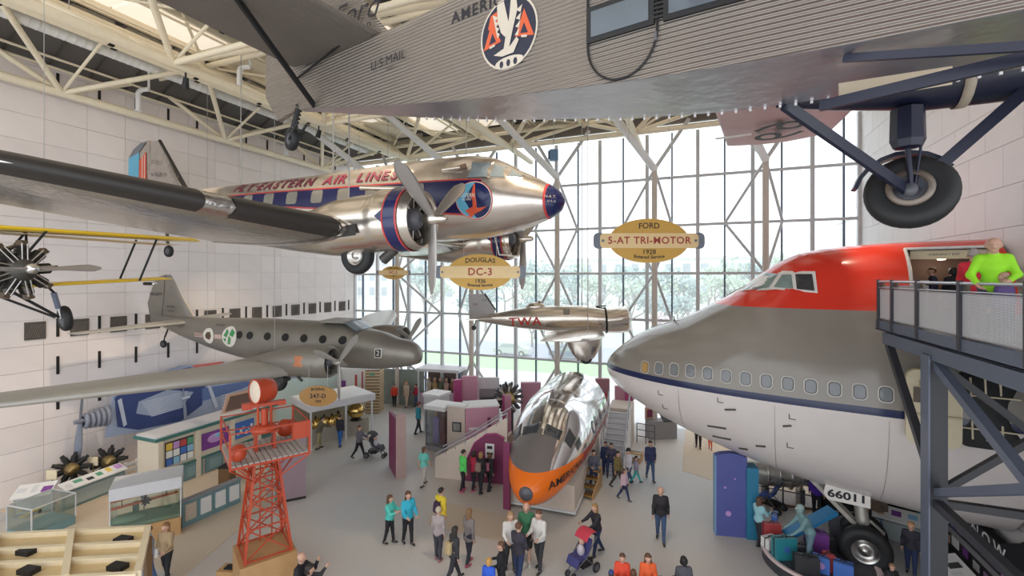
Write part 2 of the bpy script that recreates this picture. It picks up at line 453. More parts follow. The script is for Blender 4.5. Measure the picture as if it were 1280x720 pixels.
# braced columns standing just inside the glass
def node(k): return -21.64+1.3558*k
colm = mat('sand painted tube', (0.60, 0.53, 0.47), 0.45)
for i, (cx, k0, k1, apex) in enumerate(((-18.6, 2, 4, 13.9), (-13.05, 5, 7, 14.2), (-7.5, 9, 11, 14.3), (-2.1, 13, 15, 14.3), (3.15, 17, 19, 14.3))):
    st = structure('trim_%d' % (i+2))
    cy = GY-1.9
    MB().tube((cx, cy, 0), (cx, cy, apex), 0.15, colm, n=10).build('column', st)
    for kk in (k0, k1):
        gxk = node(kk)
        for (za, zb) in ((apex, 11.45), (8.74, 11.45), (8.74, 6.05), (3.36, 6.05), (3.36, 0.67)):
            MB().tube((cx, cy, za), (gxk, GY-0.2, zb), 0.075, mull_l, n=7).build('brace', st)
    for sx in (-1, 1):
        MB().tube((cx, cy, apex), (cx+sx*1.7, cy+0.7, 17.0), 0.10, mull_l, n=8).build('arm', st)
    MB().tube((cx, cy, apex), (cx-2.6, cy-5.6, 17.5), 0.19, white_paint, n=10).build('roof_arm', st)

# ---------------------------------------------------------------- roof
ce = structure('ceiling')
roof_p = mat('cream roof panel', (0.88, 0.79, 0.65), 0.6, rand=0.05)
glow_p = mat('glowing cream roof panel', (0.95, 0.87, 0.76), 0.6, emit=0.45)  # emission added to cream roof panels to help light the hall
darkr = mat('dark louvre strip', (0.075, 0.066, 0.06), 0.7)
MB().box((-8.1, 12.2, 18.45), (31.6, 31.4, 0.2), darkr).build('deck', ce)
bx_, by_ = 3.35, 3.35
pa = MB().box((0, 0, 0), (2.1, by_-0.10, 0.12), roof_p).mesh('roof_panel')
pb = MB().box((0, 0, 0), (2.1, by_-0.10, 0.12), glow_p).mesh('glow_panel')
fr = MB().box((0, 0, 0), (0.12, by_, 0.42), cream).mesh('rib')
br = MB().box((0, 0, 0), (1.0, 0.16, 0.3), darkr).mesh('bracket')
for i in range(10):
    for j in range(9):
        x, y = -23.0+bx_*i+1.25, -1.8+by_*j
        link('glow_panel' if (i+j) % 3 else 'roof_panel', pb if (i+j) % 3 else pa, ce, loc=(x, y, 18.2))
        link('rib', fr, ce, loc=(x+1.12, y, 18.05)); link('rib', fr, ce, loc=(x-1.12, y, 18.05))
        link('bracket', br, ce, loc=(x+1.72, y-0.9, 18.15)); link('bracket', br, ce, loc=(x+1.72, y+0.8, 18.15))
# space frame of welded tubes
NX = [-22.95, -16.3, -9.6, -2.9, 3.8]; NY = [-3.3, 3.4, 10.1, 16.8, 23.5]
TX = [-19.62, -12.95, -6.25, 0.45, 6.6]; TY = [0.05, 6.75, 13.45, 20.15, 26.6]
BZ, TZ = 15.7, 17.55
sf = structure('ceiling_truss')
for x in NX: MB().tube((x, -4, BZ), (x, GY-0.5, BZ), 0.16, cream, n=10).build('bottom_chord', sf)
for x in [-23.4]+TX: MB().tube((x, -4, TZ), (x, GY-0.5, TZ), 0.14, cream, n=8).build('top_chord', sf)
for y in TY: MB().tube((WX, y, TZ), (EX, y, TZ), 0.12, cream, n=8).build('cross_chord', sf)
for y in NY[2:]: MB().tube((NX[1], y, BZ), (EX, y, BZ), 0.10, cream, n=8).build('cross_chord', sf)
for i, x in enumerate(NX):
    for j, y in enumerate(NY):
        for tx in ([-23.4]+TX)[i:i+2]:
            for ty in ([TY[j-1]] if j else [])+[TY[j]]:
                MB().tube((x, y, BZ), (tx, ty, TZ), 0.105, cream, n=7).build('web_tube', sf)
for i, tx in enumerate(TX[:-1]):      # lighter bracing in the roof plane
    for j, ty in enumerate(TY[:-1]):
        MB().tube((tx, ty, TZ), (TX[i+1], TY[j+1], TZ), 0.06, cream, n=6).build('roof_brace', sf)
        MB().tube((tx, TY[j+1], TZ), ((tx+TX[i+1])/2, (ty+TY[j+1])/2, 18.1), 0.06, cream, n=6).build('roof_brace', sf)
for k in range(19):      # light purlins under the deck
    x = -22.6+1.675*k
    MB().tube((x, -3.5, 17.85), (x, GY-0.6, 17.85), 0.05, cream, n=6).build('purlin', sf)
for x, y in [(a, b_) for a in TX[:-1] for b_ in NY[1:]]:      # short verticals and struts from the bottom nodes
    MB().tube((x, y, TZ), (x-3.35, y, BZ), 0.06, cream, n=6).build('strut', sf); MB().tube((x, y, TZ), (x+3.3, y, BZ), 0.06, cream, n=6).build('strut', sf)
MB().prism([(-23.65, 16.85), (-21.7, 18.0), (-21.7, 18.1), (-23.65, 17.0)], mat('dark corrugated eave', (0.11, 0.10, 0.095), 0.7), (0, 11.8, 0), (1, 0, 0), (0, 0, 1), 31).build('eave', ce)
for k in range(24): MB().beam((-23.6, -3+1.3*k, 16.84), (-21.75, -3+1.3*k, 17.93), 0.06, 0.06, darkr).build('eave_rib', ce)
for z, x in ((16.75, -23.45), (16.95, -22.95)): MB().tube((x, -4, z), (x, GY-0.4, z), 0.05, cream, n=7).build('pipe', ce)
# ducts that run the length of the hall
t = thing('air_duct', 'long white spiral air duct under the roof along the left wall', 'duct', (-20.9, 0, 17.15))
d = MB(); prof = []
for k in range(0, 121):
    prof += [(-4+k*0.25, 0.20), (-4+k*0.25+0.02, 0.212), (-4+k*0.25+0.04, 0.20)]
d.lathe(prof, white_paint, (0, 0, 0), (0, 1, 0), 14); d.build('pipe', t)
h = MB()
for y in (3, 9.2, 15.8, 22.4): h.tube((0, y, 0.2), (0, y, 1.1), 0.012, cablem, n=5)
h.build('hanger', t)
t = thing('air_duct', 'wide cream ventilation duct beside the white spiral duct', 'duct', (-18.9, 0, 16.85))
MB().tube((0, -4, 0), (0, 25.6, 0), 0.33, cream, n=16).build('pipe', t)
g = MB()
for k in range(10): g.box((0.1, -2+2.9*k, -0.31), (0.14, 0.16, 0.06), dark).box((-0.12, -1.8+2.9*k, -0.31), (0.14, 0.16, 0.06), dark)
g.build('air_outlet', t)
h = MB()
for y in (2, 8.5, 15, 21.6): h.tube((0, y, 0.3), (0, y, 1.3), 0.012, cablem, n=5)
h.build('hanger', t)
for i, (x, y, z) in enumerate(((-22.7, 12.6, 16.5), (-17.6, 13.5, 17.0), (-22.7, 20.4, 16.5))):
    q = MB().path([(0, 0, -0.7), (0, 0, 0.1), (0.05, 0.1, 0.25), (0.3, 0.25, 0.3)], 0.1, white_paint, 8)
    q.tube((0, 0, -0.72), (0, 0, -0.68), 0.14, white_paint); q.tube((0.3, 0.25, 0.3), (0.3, 0.25, 1.6 if i != 1 else 1.1), 0.05, white_paint)
    o = q.build('vent_pipe', None, ['white elbow vent pipe in the roof nearest the south end by the left wall', 'white elbow vent pipe over the wide cream duct', 'white elbow vent pipe in the roof farther along the left wall'][i], 'pipe', loc=(x, y, z))
# spotlights fixed to the trusses: warm pools on the displays
LAMPS = [((-16.3, 10.5), (-21, 12.5, 2), 900, 60), ((-16.3, 16.5), (-21.5, 16.5, 2), 700, 60), ((-2.9, 10.2), (-5, 13, 1.5), 600, 55), ((3.8, 16.8), (3.5, 20, 0), 700, 60), ((-9.6, 10.5), (-9, 12, 0), 500, 60)]
for i, ((x, y), tgt, pw_, ang) in enumerate(LAMPS):
    L = bpy.data.lights.new('spot', 'SPOT'); L.energy = pw_*1.6; L.color = (1.0, 0.80, 0.58); L.spot_size = R(ang); L.spot_blend = 0.6; L.shadow_soft_size = 0.12
    t = thing('spotlight', ['black spotlight on the truss over the engine display', 'black spotlight on the truss over the blue biplane picture', 'black spotlight on the truss over the airliner nose', 'black spotlight on the truss over the right-hand walkway', 'black spotlight on the truss over the middle of the floor'][i], 'spotlight', (x, y, BZ-0.16), group='truss spotlights')
    dv = (Vector(tgt)-Vector((x, y, BZ-0.5))).normalized()
    MB().tube((0, 0, 0), (0, 0, -0.2), 0.03, black).build('bracket', t)
    MB().tube(Vector((0, 0, -0.35))-dv*0.18, Vector((0, 0, -0.35))+dv*0.2, 0.08, black, r1=0.12, n=12).build('housing', t)
    o = bpy.data.objects.new('spot', L); COL.objects.link(o); o.location = Vector((x, y, BZ-0.51))+dv*0.24
    o.rotation_euler = dv.to_track_quat('-Z', 'Y').to_euler()
# blue loudspeaker hung over the glass
o = thing('loudspeaker', 'small blue-grey box loudspeaker hung under the roof before the glass', 'loudspeaker', (-6.93, 23.08, 14.88))
bl = mat('slate blue box', (0.12, 0.22, 0.36), 0.5)
MB().box((0, 0, 0), (0.42, 0.35, 0.55), bl, 0.4).build('cabinet', o); MB().box((-0.07, -0.17, -0.02), (0.34, 0.03, 0.46), mat('speaker cloth', (0.05, 0.09, 0.15), 0.8), 0.4).build('grille', o)
MB().tube((0, 0, 0.27), (0, 0, 2.9), 0.02, cablem).build('drop_rod', o)

# ---------------------------------------------------------------- outdoors
og = structure('ground_outside')
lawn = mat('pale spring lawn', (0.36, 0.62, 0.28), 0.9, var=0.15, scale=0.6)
pave = mat('pale pavement', (0.62, 0.60, 0.58), 0.8, var=0.05)
asph = mat('asphalt', (0.42, 0.45, 0.52), 0.8)
MB().box((-30, 33.7, -0.2), (160, 12, 0.2), pave).build('pavement', og)
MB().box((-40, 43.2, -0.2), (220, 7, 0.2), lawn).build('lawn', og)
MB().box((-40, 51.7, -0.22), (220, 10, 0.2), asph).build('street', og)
MB().box((-40, 133, -0.2), (300, 152.6, 0.2), mat('pale far grass', (0.56, 0.63, 0.54), 0.9, var=0.08, scale=0.2)).build('lawn', og)  # far grass colour paled in place of haze
bwall = mat('pale limestone', (0.66, 0.64, 0.62), 0.7); bwin = mat('building window', (0.34, 0.38, 0.42), 0.3)
def building(x, y, w, d_, h, cols, rows, label, dome=False):
    t = thing('building', label, 'building', (x, y, -0.1))
    MB().box((0, 0, h/2), (w, d_, h), bwall).build('wall', t)
    MB().box((0, 0, h+0.4), (w+1.2, d_+1.2, 0.8), bwall).build('cornice', t)
    wm = MB().box((0, 0, 0), (w/cols*0.42, 0.2, h/rows*0.55), bwin).mesh('window')
    for i in range(cols):
        for j in range(rows): link('window', wm, t, loc=(-w/2+w*(i+0.5)/cols, -d_/2-0.06, h*(j+0.5)/rows))
    if dome: MB().lathe([(0, 9), (3, 9), (5, 8), (7.5, 5), (9, 0.1)], bwall, (0, 0, h+0.8), (0, 0, 1), 24).build('dome', t)
building(-6, 178, 90, 24, 15, 16, 2, 'long pale stone museum building far across the lawn with a dome', True)
building(-120, 165, 84, 24, 18, 14, 3, 'pale stone office block far across the lawn to the west')
building(58, 150, 40, 20, 24, 8, 4, 'tall pale stone block beyond the bare trees on the right')
bark = mat('grey bark', (0.30, 0.26, 0.24), 0.9); leafm = mat('pale spring leaves', (0.46, 0.56, 0.44), 0.8, var=0.2, scale=0.5); leafd = mat('hazed green leaves', (0.34, 0.44, 0.42), 0.8, var=0.2, scale=0.5)  # leaf colours paled and blued to stand in for haze
leafp = mat('pink blossom', (0.72, 0.58, 0.60), 0.8, var=0.15, scale=0.5)
def tree(x, y, h, lm, dens, seed, label, nm='tree'):
    rnd = random.Random(seed); t = thing(nm, label, 'tree', (x, y, -0.1), group='trees beyond the glass')
    b = MB(); tips = []
    def grow(p, d, L, r, lev):
        q = p+d*L; b.tube(p, q, r, bark, r1=r*0.62, n=5, caps=False)
        if lev == 0: tips.append(q); return
        for k in range(3 if lev > 1 else 2):
            e = Vector((rnd.gauss(0, 0.55), rnd.gauss(0, 0.55), rnd.uniform(0.25, 0.8)))
            grow(q, (d*0.55+e).normalized(), L*rnd.uniform(0.62, 0.8), r*0.6, lev-1)
    grow(Vector((0, 0, 0)), Vector((rnd.gauss(0, 0.04), 0, 1)).normalized(), h*0.27, h*0.022, 4)
    b.build('trunk', t)
    c = MB()
    for q in tips:
        for k in range(dens):
            e = q+Vector((rnd.gauss(0, h*0.05), rnd.gauss(0, h*0.05), rnd.gauss(0, h*0.045))); s = h*rnd.uniform(0.015, 0.03)
            u = Vector((rnd.gauss(0, 1), rnd.gauss(0, 1), rnd.gauss(0, 1))).normalized(); v = u.orthogonal().normalized()
            c.add([e-u*s, e+v*s, e+u*s, e-v*s], [(0, 1, 2, 3)], lm)
    if dens: o = c.build('leaves', t); o['kind'] = 'stuff'
kinds = (('bare grey branched tree', bark, 0), ('pale green leafed tree', leafm, 6), ('hazy dark green tree', leafd, 9), ('pink blossoming tree', leafp, 6))
TREES = sorted(((-26, 52, 9, 2), (-21, 61, 11, 1), (-17.5, 50, 8, 2), (-14, 66, 12, 1), (-11.5, 56, 9, 0), (-8, 63, 11, 1), (-5, 52, 8.5, 2), (-1, 70, 12, 1), (3.5, 58, 11, 1), (7, 66, 12, 0), (12, 60, 14, 0), (17, 64, 16, 0), (23, 58, 15, 0), (-31, 66, 12, 1), (-38, 60, 11, 1), (-46, 72, 13, 2), (-14, 90, 13, 2), (2, 96, 14, 1), (14, 92, 15, 1), (30, 80, 17, 0), (-24, 95, 14, 1), (-3, 49.5, 6, 3), (-34, 100, 15, 2), (-29, 80, 13, 2), (-20.5, 83, 13, 2), (-10, 76, 13, 2), (-4, 72, 12, 2), (4, 78, 13, 1), (9, 74, 13, 2), (-37, 88, 13, 1), (-46, 94, 14, 2), (19, 80, 15, 2), (-16, 57, 8, 2), (-2, 59, 8, 2)), key=lambda q: q[0]/q[1])
ORD = ['first', 'second', 'third', 'fourth', 'fifth', 'sixth', 'seventh', 'eighth', 'ninth', 'tenth', 'eleventh', 'twelfth', 'thirteenth', 'fourteenth', 'fifteenth', 'sixteenth']
cnt = [0]*4
for i, (px_, y, h, kd) in enumerate(TREES):
    tree(px_, y, h, kinds[kd][1], kinds[kd][2], i*13+5, kinds[kd][0]+' beyond the glass, %s of its kind from the left' % ORD[cnt[kd]]); cnt[kd] += 1
def car(x, y, c, label):
    t = thing('car', label, 'car', (x, y, -0.12)); m = mat('car paint '+label.split()[0], c, 0.3)
    b = MB(); prof = [(-2.1, 0.35), (-2.1, 0.8), (-1.5, 0.9), (-0.9, 1.4), (0.7, 1.42), (1.4, 0.95), (2.1, 0.8), (2.15, 0.35)]
    b.prism(prof, m, (0, 0, 0), (1, 0, 0), (0, 0, 1), 1.7); b.build('body', t)
    MB().prism([(-1.3, 0.95), (-0.85, 1.33), (0.65, 1.35), (1.15, 0.97)], bwin, (0, 0, 0), (1, 0, 0), (0, 0, 1), 1.74).build('windows', t)
    for sx in (-1.3, 1.3):
        for sy in (-0.8, 0.8):
            b = MB(); wheel(b, rubber, chrome, (sx, sy, 0.34), 0.34, 0.2, n=12); b.build('wheel', t)
for x, c, lb in ((-19, (0.55, 0.56, 0.58), 'silver car parked on the street beyond the west end of the glass'), (-12.5, (0.12, 0.16, 0.28), 'navy car parked on the street behind the hanging mail plane'), (-6, (0.7, 0.7, 0.7), 'white car parked on the street behind the mail plane tail'), (2, (0.2, 0.2, 0.22), 'charcoal car parked on the street beyond the jumbo nose')):
    car(x, 47.6, c, lb)

# ================================================================ three-engined corrugated airliner overhead
def cables(t, pts, ztop, r=0.008):
    """suspension cables from points on an aircraft (its own frame) straight up to the roof frame"""
    bpy.context.view_layer.update()
    M = t.matrix_world.copy()
    rt = M.to_euler()
    Ml = Euler(t.rotation_euler).to_matrix() @ Matrix.Diagonal(t.scale); inv = Ml.inverted(); L0 = Vector(t.location)
    for p in pts:
        w = Ml @ Vector(p) + L0
        q = inv @ (Vector((w.x, w.y, ztop)) - L0)
        MB().tube(p, q, r, cablem, n=5).build('suspension_cable', t)
skinw = (0, 0, 112.0)
ford_skin = paint('corrugated aluminium', (0.33, 0.29, 0.255), [], 0.40, 0.5, wave=(skinw, 1.0, 0.014), var=0.08)
ford_wing_m = paint('corrugated wing skin', (0.46, 0.25, 0.25), [], 0.4, 0.4, wave=((0, 120.0, 0), 0.8, 0.006), var=0.08)  # pink base colour stands in for a warm reflection on bare metal
ford_belly = paint('scuffed polished belly', (0.50, 0.49, 0.53), [], 0.30, 0.85, bump=0.25, bscale=5, var=0.16)
ford_tailm = paint('corrugated tailplane', (0.19, 0.165, 0.145), [], 0.5, 0.35, wave=((130.0, 0, 0), 0.6, 0.005), var=0.08)
navy = mat('dark navy paint', (0.012, 0.014, 0.035), 0.35)
ink = mat('faded black lettering', (0.014, 0.012, 0.018), 0.6)
ford = thing('trimotor_airliner', 'corrugated metal three-engined airliner with an eagle roundel hanging overhead at the top', 'aircraft', (8.44, 5.12, 10.7), (0, 0, R(-6.8)))
zb_f = spline([0, 3, 6.5, 8, 10.8, 15.9], [0.3, 0.05, 0.0, 0.03, 0.30, 1.15]); hw_f = spline([0, 2.5, 8, 10.8, 15.9], [0.5, 0.75, 0.75, 0.56, 0.07])
zt_f = spline([0, 2.5, 6, 10, 15.9], [1.3, 1.7, 2.2, 2.14, 1.98])
def fring(s):
    w, b, t = hw_f(s), zb_f(s), zt_f(s); k = min(0.22, w*0.6)
    pts = [(w, b)]+[(w, t-k)]+[(w-k*(1-math.cos(a)), t-k+k*math.sin(a)*0.9) for a in (0.5, 1.0, 1.57)]
    return [(-s, y, z) for y, z in pts]+[(-s, -y, z) for y, z in pts[::-1]]
def fside(s, z, off=0.012): return (-s, -(hw_f(s)+off), z)
MB().loft([fring(2.4+13.5*i/54) for i in range(55)], ford_skin, smooth=False, closed=False).build('fuselage', ford)
b = MB(); b.loft([[(-s, hw_f(s)-0.004, zb_f(s)), (-s, -hw_f(s)+0.004, zb_f(s)), (-s, -hw_f(s)+0.012, zb_f(s)-0.003), (-s, hw_f(s)-0.012, zb_f(s)-0.003)] for s in [2.4+13.5*i/40 for i in range(41)]], ford_belly, smooth=False); b.build('belly', ford)
b = MB()
for k in range(60):
    s = 3+0.17*k
    b.box((-s, hw_f(s), zb_f(s)-0.02), (0.03, 0.03, 0.03), mat('rivet', (0.7, 0.68, 0.66), 0.3, 0.6))
o = b.build('rivets', ford); o['kind'] = 'stuff'
MB().lathe([(0, 0.55), (-0.35, 0.62), (-1.0, 0.66), (-2.5, 0.7)], ford_skin, (0, 0, 0.75), (1, 0, 0), 20, caps=(True, False)).build('nose_cowl', ford)
# wing with its tip numbers
w_ = MB(); wing(w_, ford_wing_m, [(-11.85, -6.5, 2.45, 2.4, 0.12), (-11.3, -5.9, 2.42, 3.0, 0.14), (-0.7, -4.6, 2.1, 4.4, 0.16), (0.7, -4.6, 2.1, 4.4, 0.16), (11.3, -5.9, 2.42, 3.0, 0.14), (11.85, -6.6, 2.45, 2.3, 0.12)]); w_.build('wing', ford)
n_ = MB(); letters(n_, '69', 1.9, ink, lambda a, b_: (-7.3-b_, 9.6+a, 2.12)); n_.build('wing_number', ford)
MB().box((-8.6, 9.6, 2.14), (1.0, 0.16, 0.02), mat('pale strip', (0.75, 0.72, 0.70), 0.4), 0.0).build('aileron_horn', ford)
# tail: tailplane, fin, rudder
tp = MB(); wing(tp, ford_tailm, [(-3.6, -14.1, 2.12, 1.9, 0.08), (-0.05, -13.6, 2.04, 2.5, 0.09), (3.6, -14.1, 2.12, 1.9, 0.08)]); tp.build('tailplane', ford)
f_ = MB(); fin(f_, ford_skin, [(1.9, -13.4, 2.3, 0.07, 0), (3.0, -14.3, 1.5, 0.07, 0), (3.7, -14.9, 0.8, 0.07, 0)]); f_.build('fin', ford)
r_ = MB(); r_.prism([(-15.75, 3.9), (-16.6, 3.7), (-17.0, 3.0), (-17.0, 1.6), (-16.6, 1.05), (-15.95, 1.2), (-15.75, 1.8)], ford_skin, (0, 0, 0), (1, 0, 0), (0, 0, 1), 0.10); r_.build('rudder', ford)
n_ = MB()
letters(n_, 'Ford', 0.62, ink, lambda a, b_: (-14.35+a, -0.10, 2.62+b_), shear=0.45); letters(n_, 'MOTOR', 0.24, ink, lambda a, b_: (-14.3+a, -0.115, 2.26+b_))
n_.build('fin_lettering', ford)
MB().beam((-15.4, -0.1, 1.12), (-14.7, -2.1, 2.06), 0.05, 0.10, black).build('tailplane_strut', ford)
MB().beam((-15.9, -0.12, 1.75), (-14.2, -0.35, 2.02), 0.03, 0.03, black).build('tail_wire', ford)
# tail wheel: sprung leg and tyre
g = MB(); g.tube((-15.95, 0, 1.35), (-16.15, -0.02, 0.85), 0.05, black)
for k in range(6): g.lathe([(0, 0.06), (0.03, 0.075), (0.05, 0.06)], black, (-15.98-0.03*k, 0, 1.28-0.075*k), (-0.35, 0, -0.9), 10)
g.tube((-15.9, 0.1, 0.9), (-16.2, 0.08, 0.6), 0.025, black).tube((-15.9, -0.1, 0.9), (-16.2, -0.08, 0.6), 0.025, black); g.build('tail_wheel_leg', ford)
g = MB(); wheel(g, rubber, steel_d, (-16.22, 0, 0.62), 0.23, 0.16, (0.25, 1, 0), 18); g.build('tail_wheel', ford)
# lettering and roundel on the side
n_ = MB()
letters(n_, 'AMERICAN  AIRWAYS', 0.24, ink, lambda a, b_: fside(10.55-a, 1.66+b_), bold=0.004, spacing=1.15, sub=1)
letters(n_, 'U S MAIL', 0.22, ink, lambda a, b_: fside(13.25-a, 1.40+b_, 0.04), sub=1); letters(n_, 'CRAFT', 0.07, ink, lambda a, b_: fside(13.2-a, 1.26+b_, 0.04))
n_.build('side_lettering', ford)
orange = mat('faded orange paint', (0.62, 0.10, 0.03), 0.5); ivory = mat('ivory paint', (0.58, 0.51, 0.42), 0.5); navyf = mat('faded navy paint', (0.012, 0.013, 0.035), 0.5)
fl_ = lambda off: (lambda a, b_: fside(10.85-a*0.47, 1.16+b_*0.50, off))
L = MB(); patch(L, circ(1.0, 36), ivory, fl_(0.012), 2); patch(L, circ(0.94, 36), navyf, fl_(0.016), 2)
for sx in (-1, 1):
    patch(L, [(sx*0.25, -0.18), (sx*0.88, -0.3), (sx*0.55, 0.5)], orange, fl_(0.02)); patch(L, [(sx*0.42, -0.14), (sx*0.68, -0.18), (sx*0.55, 0.12)], navyf, fl_(0.023)); patch(L, [(sx*0.46, -0.2), (sx*0.66, -0.24), (sx*0.64, -0.3), (sx*0.46, -0.26)], ivory, fl_(0.025))
patch(L, [(-0.72, 0.25), (-0.3, 0.3), (-0.28, 0.72), (-0.62, 0.62)], orange, fl_(0.019))
patch(L, [(-0.16, -0.5), (0.02, -0.52), (0.16, 0.0), (0.34, 0.55), (0.28, 0.95), (0.12, 0.97), (0.05, 0.4), (-0.06, 0.0)], ivory, fl_(0.026), 2)
patch(L, [(-0.1, -0.1), (0.04, 0.0), (0.02, 0.3), (-0.14, 0.9), (-0.38, 0.86), (-0.36, 0.4), (-0.24, 0.05)], ivory, fl_(0.026), 2)
patch(L, [(-0.5, -0.52), (-0.1, -0.4), (0.16, -0.4), (0.3, -0.2), (0.38, -0.3), (0.2, -0.6), (-0.2, -0.62)], ivory, fl_(0.027), 2)
for k in range(4):      # wing feathers
    patch(L, [(0.30-0.02*k, 0.52-0.22*k), (0.50-0.03*k, 0.62-0.20*k), (0.44-0.03*k, 0.42-0.20*k)], ivory, fl_(0.0265)); patch(L, [(-0.34+0.02*k, 0.50-0.16*k), (-0.54+0.04*k, 0.62-0.16*k), (-0.48+0.04*k, 0.40-0.16*k)], ivory, fl_(0.0265))
patch(L, circ(0.5, 16, (0.05, -0.82), 0.16), ivory, fl_(0.026)); 
for a in (-0.22, 0.02, 0.26): patch(L, circ(0.07, 8, (a, -0.84), 0.1), navyf, fl_(0.029))
L.build('eagle_roundel', ford)
# cabin windows, door seal
wg = mat('dim cabin glass', (0.10, 0.12, 0.14), 0.12)
for s0, s1 in ((9.62, 8.92), (8.70, 8.0), (7.8, 7.1), (6.9, 6.2), (6.0, 5.3)):
    sm2 = (s0+s1)/2; q = MB(); hw2 = hw_f(sm2)
    q.box((-sm2, -hw2-0.01, 0.88), (s0-s1+0.12, 0.05, 0.43), black, rot=Matrix.Rotation(math.atan((hw_f(s0)-hw_f(s1))/(s0-s1)), 3, 'Z')); fr_ = q.build('window_frame', ford)
    q = MB(); q.box((-sm2, -hw2-0.02, 0.88), (s0-s1, 0.05, 0.31), wg, rot=Matrix.Rotation(math.atan((hw_f(s0)-hw_f(s1))/(s0-s1)), 3, 'Z')); q.build('pane', fr_)
q = MB()
for k in range(7): q.box((-8.81, -hw_f(8.81)-0.03, 0.73+0.05*k), (0.10, 0.03, 0.03), black)
q.build('louvre', ford)
pts = []
for k in range(21):
    a = PI*k/20; pts.append(fside(9.25+0.42*math.cos(a), 0.62-0.48*math.sin(a), 0.02))
pts = [fside(9.67, 1.5, 0.02), fside(9.67, 1.1, 0.02)]+pts+[fside(8.83, 1.1, 0.02), fside(8.83, 1.5, 0.02)]
pts = [fside(9.25-0.42*math.cos(PI*k/10), 1.5+0.25*math.sin(PI*k/10), 0.02) for k in range(10, 0, -1)][::-1][::-1]+pts
MB().path(pts[10:]+[], 0.014, black, 6).build('door_seal', ford)
MB().box((-8.84, -hw_f(8.84)-0.03, 0.52), (0.02, 0.04, 0.10), steel_d).build('door_handle', ford)
# undercarriage, port side (seen under the belly)
ax_ = Vector((-5.9, 2.6, -0.95))
def gear(sg, far=True):
    A = Vector((-5.9, sg*2.6, -0.95))
    MB().beam((-7.55, sg*0.75, 0.02), A, 0.06, 0.15, navy).build('drag_strut', ford)
    MB().beam((-4.6, sg*2.35, 0.42), A, 0.06, 0.15, navy).build('front_strut', ford)
    q = MB(); q.lathe([(0, 0.10), (0.04, 0.2), (0.5, 0.21), (0.6, 0.17), (0.62, 0.08)], navy, (-5.95, sg*2.5, 0.28), (0, 0, -1), 8, smooth=False, caps=(True, True)); q.build('shock_absorber', ford)
    MB().tube((-5.95, sg*2.5, -0.3), A+Vector((0, -sg*0.1, 0)), 0.035, navy).tube((-5.8, sg*2.5, -0.3), A+Vector((0.03, -sg*0.1, 0.02)), 0.018, navy).build('shock_rod', ford)
    q = MB(); wheel(q, rubber, steel_d, A, 0.55, 0.32, (0.18, 1, -0.28), 32, 0.45); wh = q.build('main_wheel', ford)
    q = MB(); q.lathe([(-0.03, 0.2), (-0.03, 0.28), (0.03, 0.28), (0.03, 0.2)], mat('dull hub ring', (0.22, 0.18, 0.15), 0.4, 0.6), A-Vector((0.03, sg*0.13, -0.04)), (0.18, 1, -0.28), 24); q.build('brake_drum', wh)
    q = MB(); rings = []
    for k in range(9):
        a = R(35+15*k*1.1); c, s_ = math.cos(a), math.sin(a)
        rings.append([A+Vector((c*r, sg*yy, s_*r)) for r, yy in ((0.60, 0.2), (0.66, 0.2), (0.66, 0.50), (0.60, 0.50))])
    q.loft(rings, navy, smooth=False); q.build('mudguard', ford)
    q = MB(); q.lathe([(0.9, 0.38), (0.6, 0.42), (0, 0.42), (-0.9, 0.40), (-2.0, 0.22), (-2.8, 0.04)], navy, (-4.8, sg*2.6, 0.62), (1, 0, 0), 20, caps=(True, True)); q.build('nacelle', ford)
    MB().lathe([(-0.06, 0.43), (-0.06, 0.435), (0.06, 0.435), (0.06, 0.43)], mat('tan cowl band', (0.42, 0.35, 0.27), 0.5), (-5.35, sg*2.6, 0.62), (1, 0, 0), 20).build('cowl_band', ford)
    MB().beam((-7.2, sg*2.6, 0.8), (-7.2, sg*2.6, 2.2), 0.06, 0.12, navy).beam((-4.6, sg*2.6, 0.8), (-4.8, sg*2.6, 2.2), 0.06, 0.12, navy).build('nacelle_strut', ford)
    q = MB()
    for k in range(9):
        a = 2*PI*k/9; q.tube((-4.0, sg*2.6, 0.62), (-4.0, sg*2.6+0.62*math.cos(a), 0.62+0.62*math.sin(a)), 0.075, steel_d, n=8)
    q.lathe([(-0.15, 0.2), (0.2, 0.2), (0.25, 0.1)], steel_d, (-4.0, sg*2.6, 0.62), (1, 0, 0), 12, caps=(True, True)); q.build('radial_engine', ford)
    q = MB(); blade(q, chrome, 0.1, 1.5, 0.24, 0.4, (-3.65, sg*2.6, 0.62)); blade(q, chrome, 0.1, 1.5, 0.24, 0.4+PI, (-3.65, sg*2.6, 0.62)); q.build('propeller', ford)
gear(1)
# starboard gear legs cross close in front of the camera's right edge
inv_f = Matrix.Rotation(R(6.8), 3, 'Z')
def toford(p): return inv_f @ (Vector(p)-Vector((8.44, 5.12, 10.7)))
MB().beam(toford((1.35, 5.45, 10.67)), toford((2.83, 4.59, 10.16)), 0.05, 0.075, navy).build('starboard_strut', ford)
MB().beam(toford((1.27, 6, 10.4)), toford((2.92, 4.73, 10.26)), 0.05, 0.11, navy).build('starboard_leg', ford)
MB().loft([[toford(p) for p in r] for r in ((((1.46, 6.08, 10.44)), ((1.43, 5.96, 10.61))), (((2.37, 5.91, 10.43)), ((2.32, 5.78, 10.57))))], mat('tan fairing', (0.50, 0.41, 0.30), 0.4), caps=(False, False), closed=False).build('wing_root_fairing', ford)
cables(ford, [(-7, 0.5, 2.4), (-7, -0.5, 2.4), (-14.2, 0, 2.4), (-5, 5, 2.4)], 17.5, 0.008)

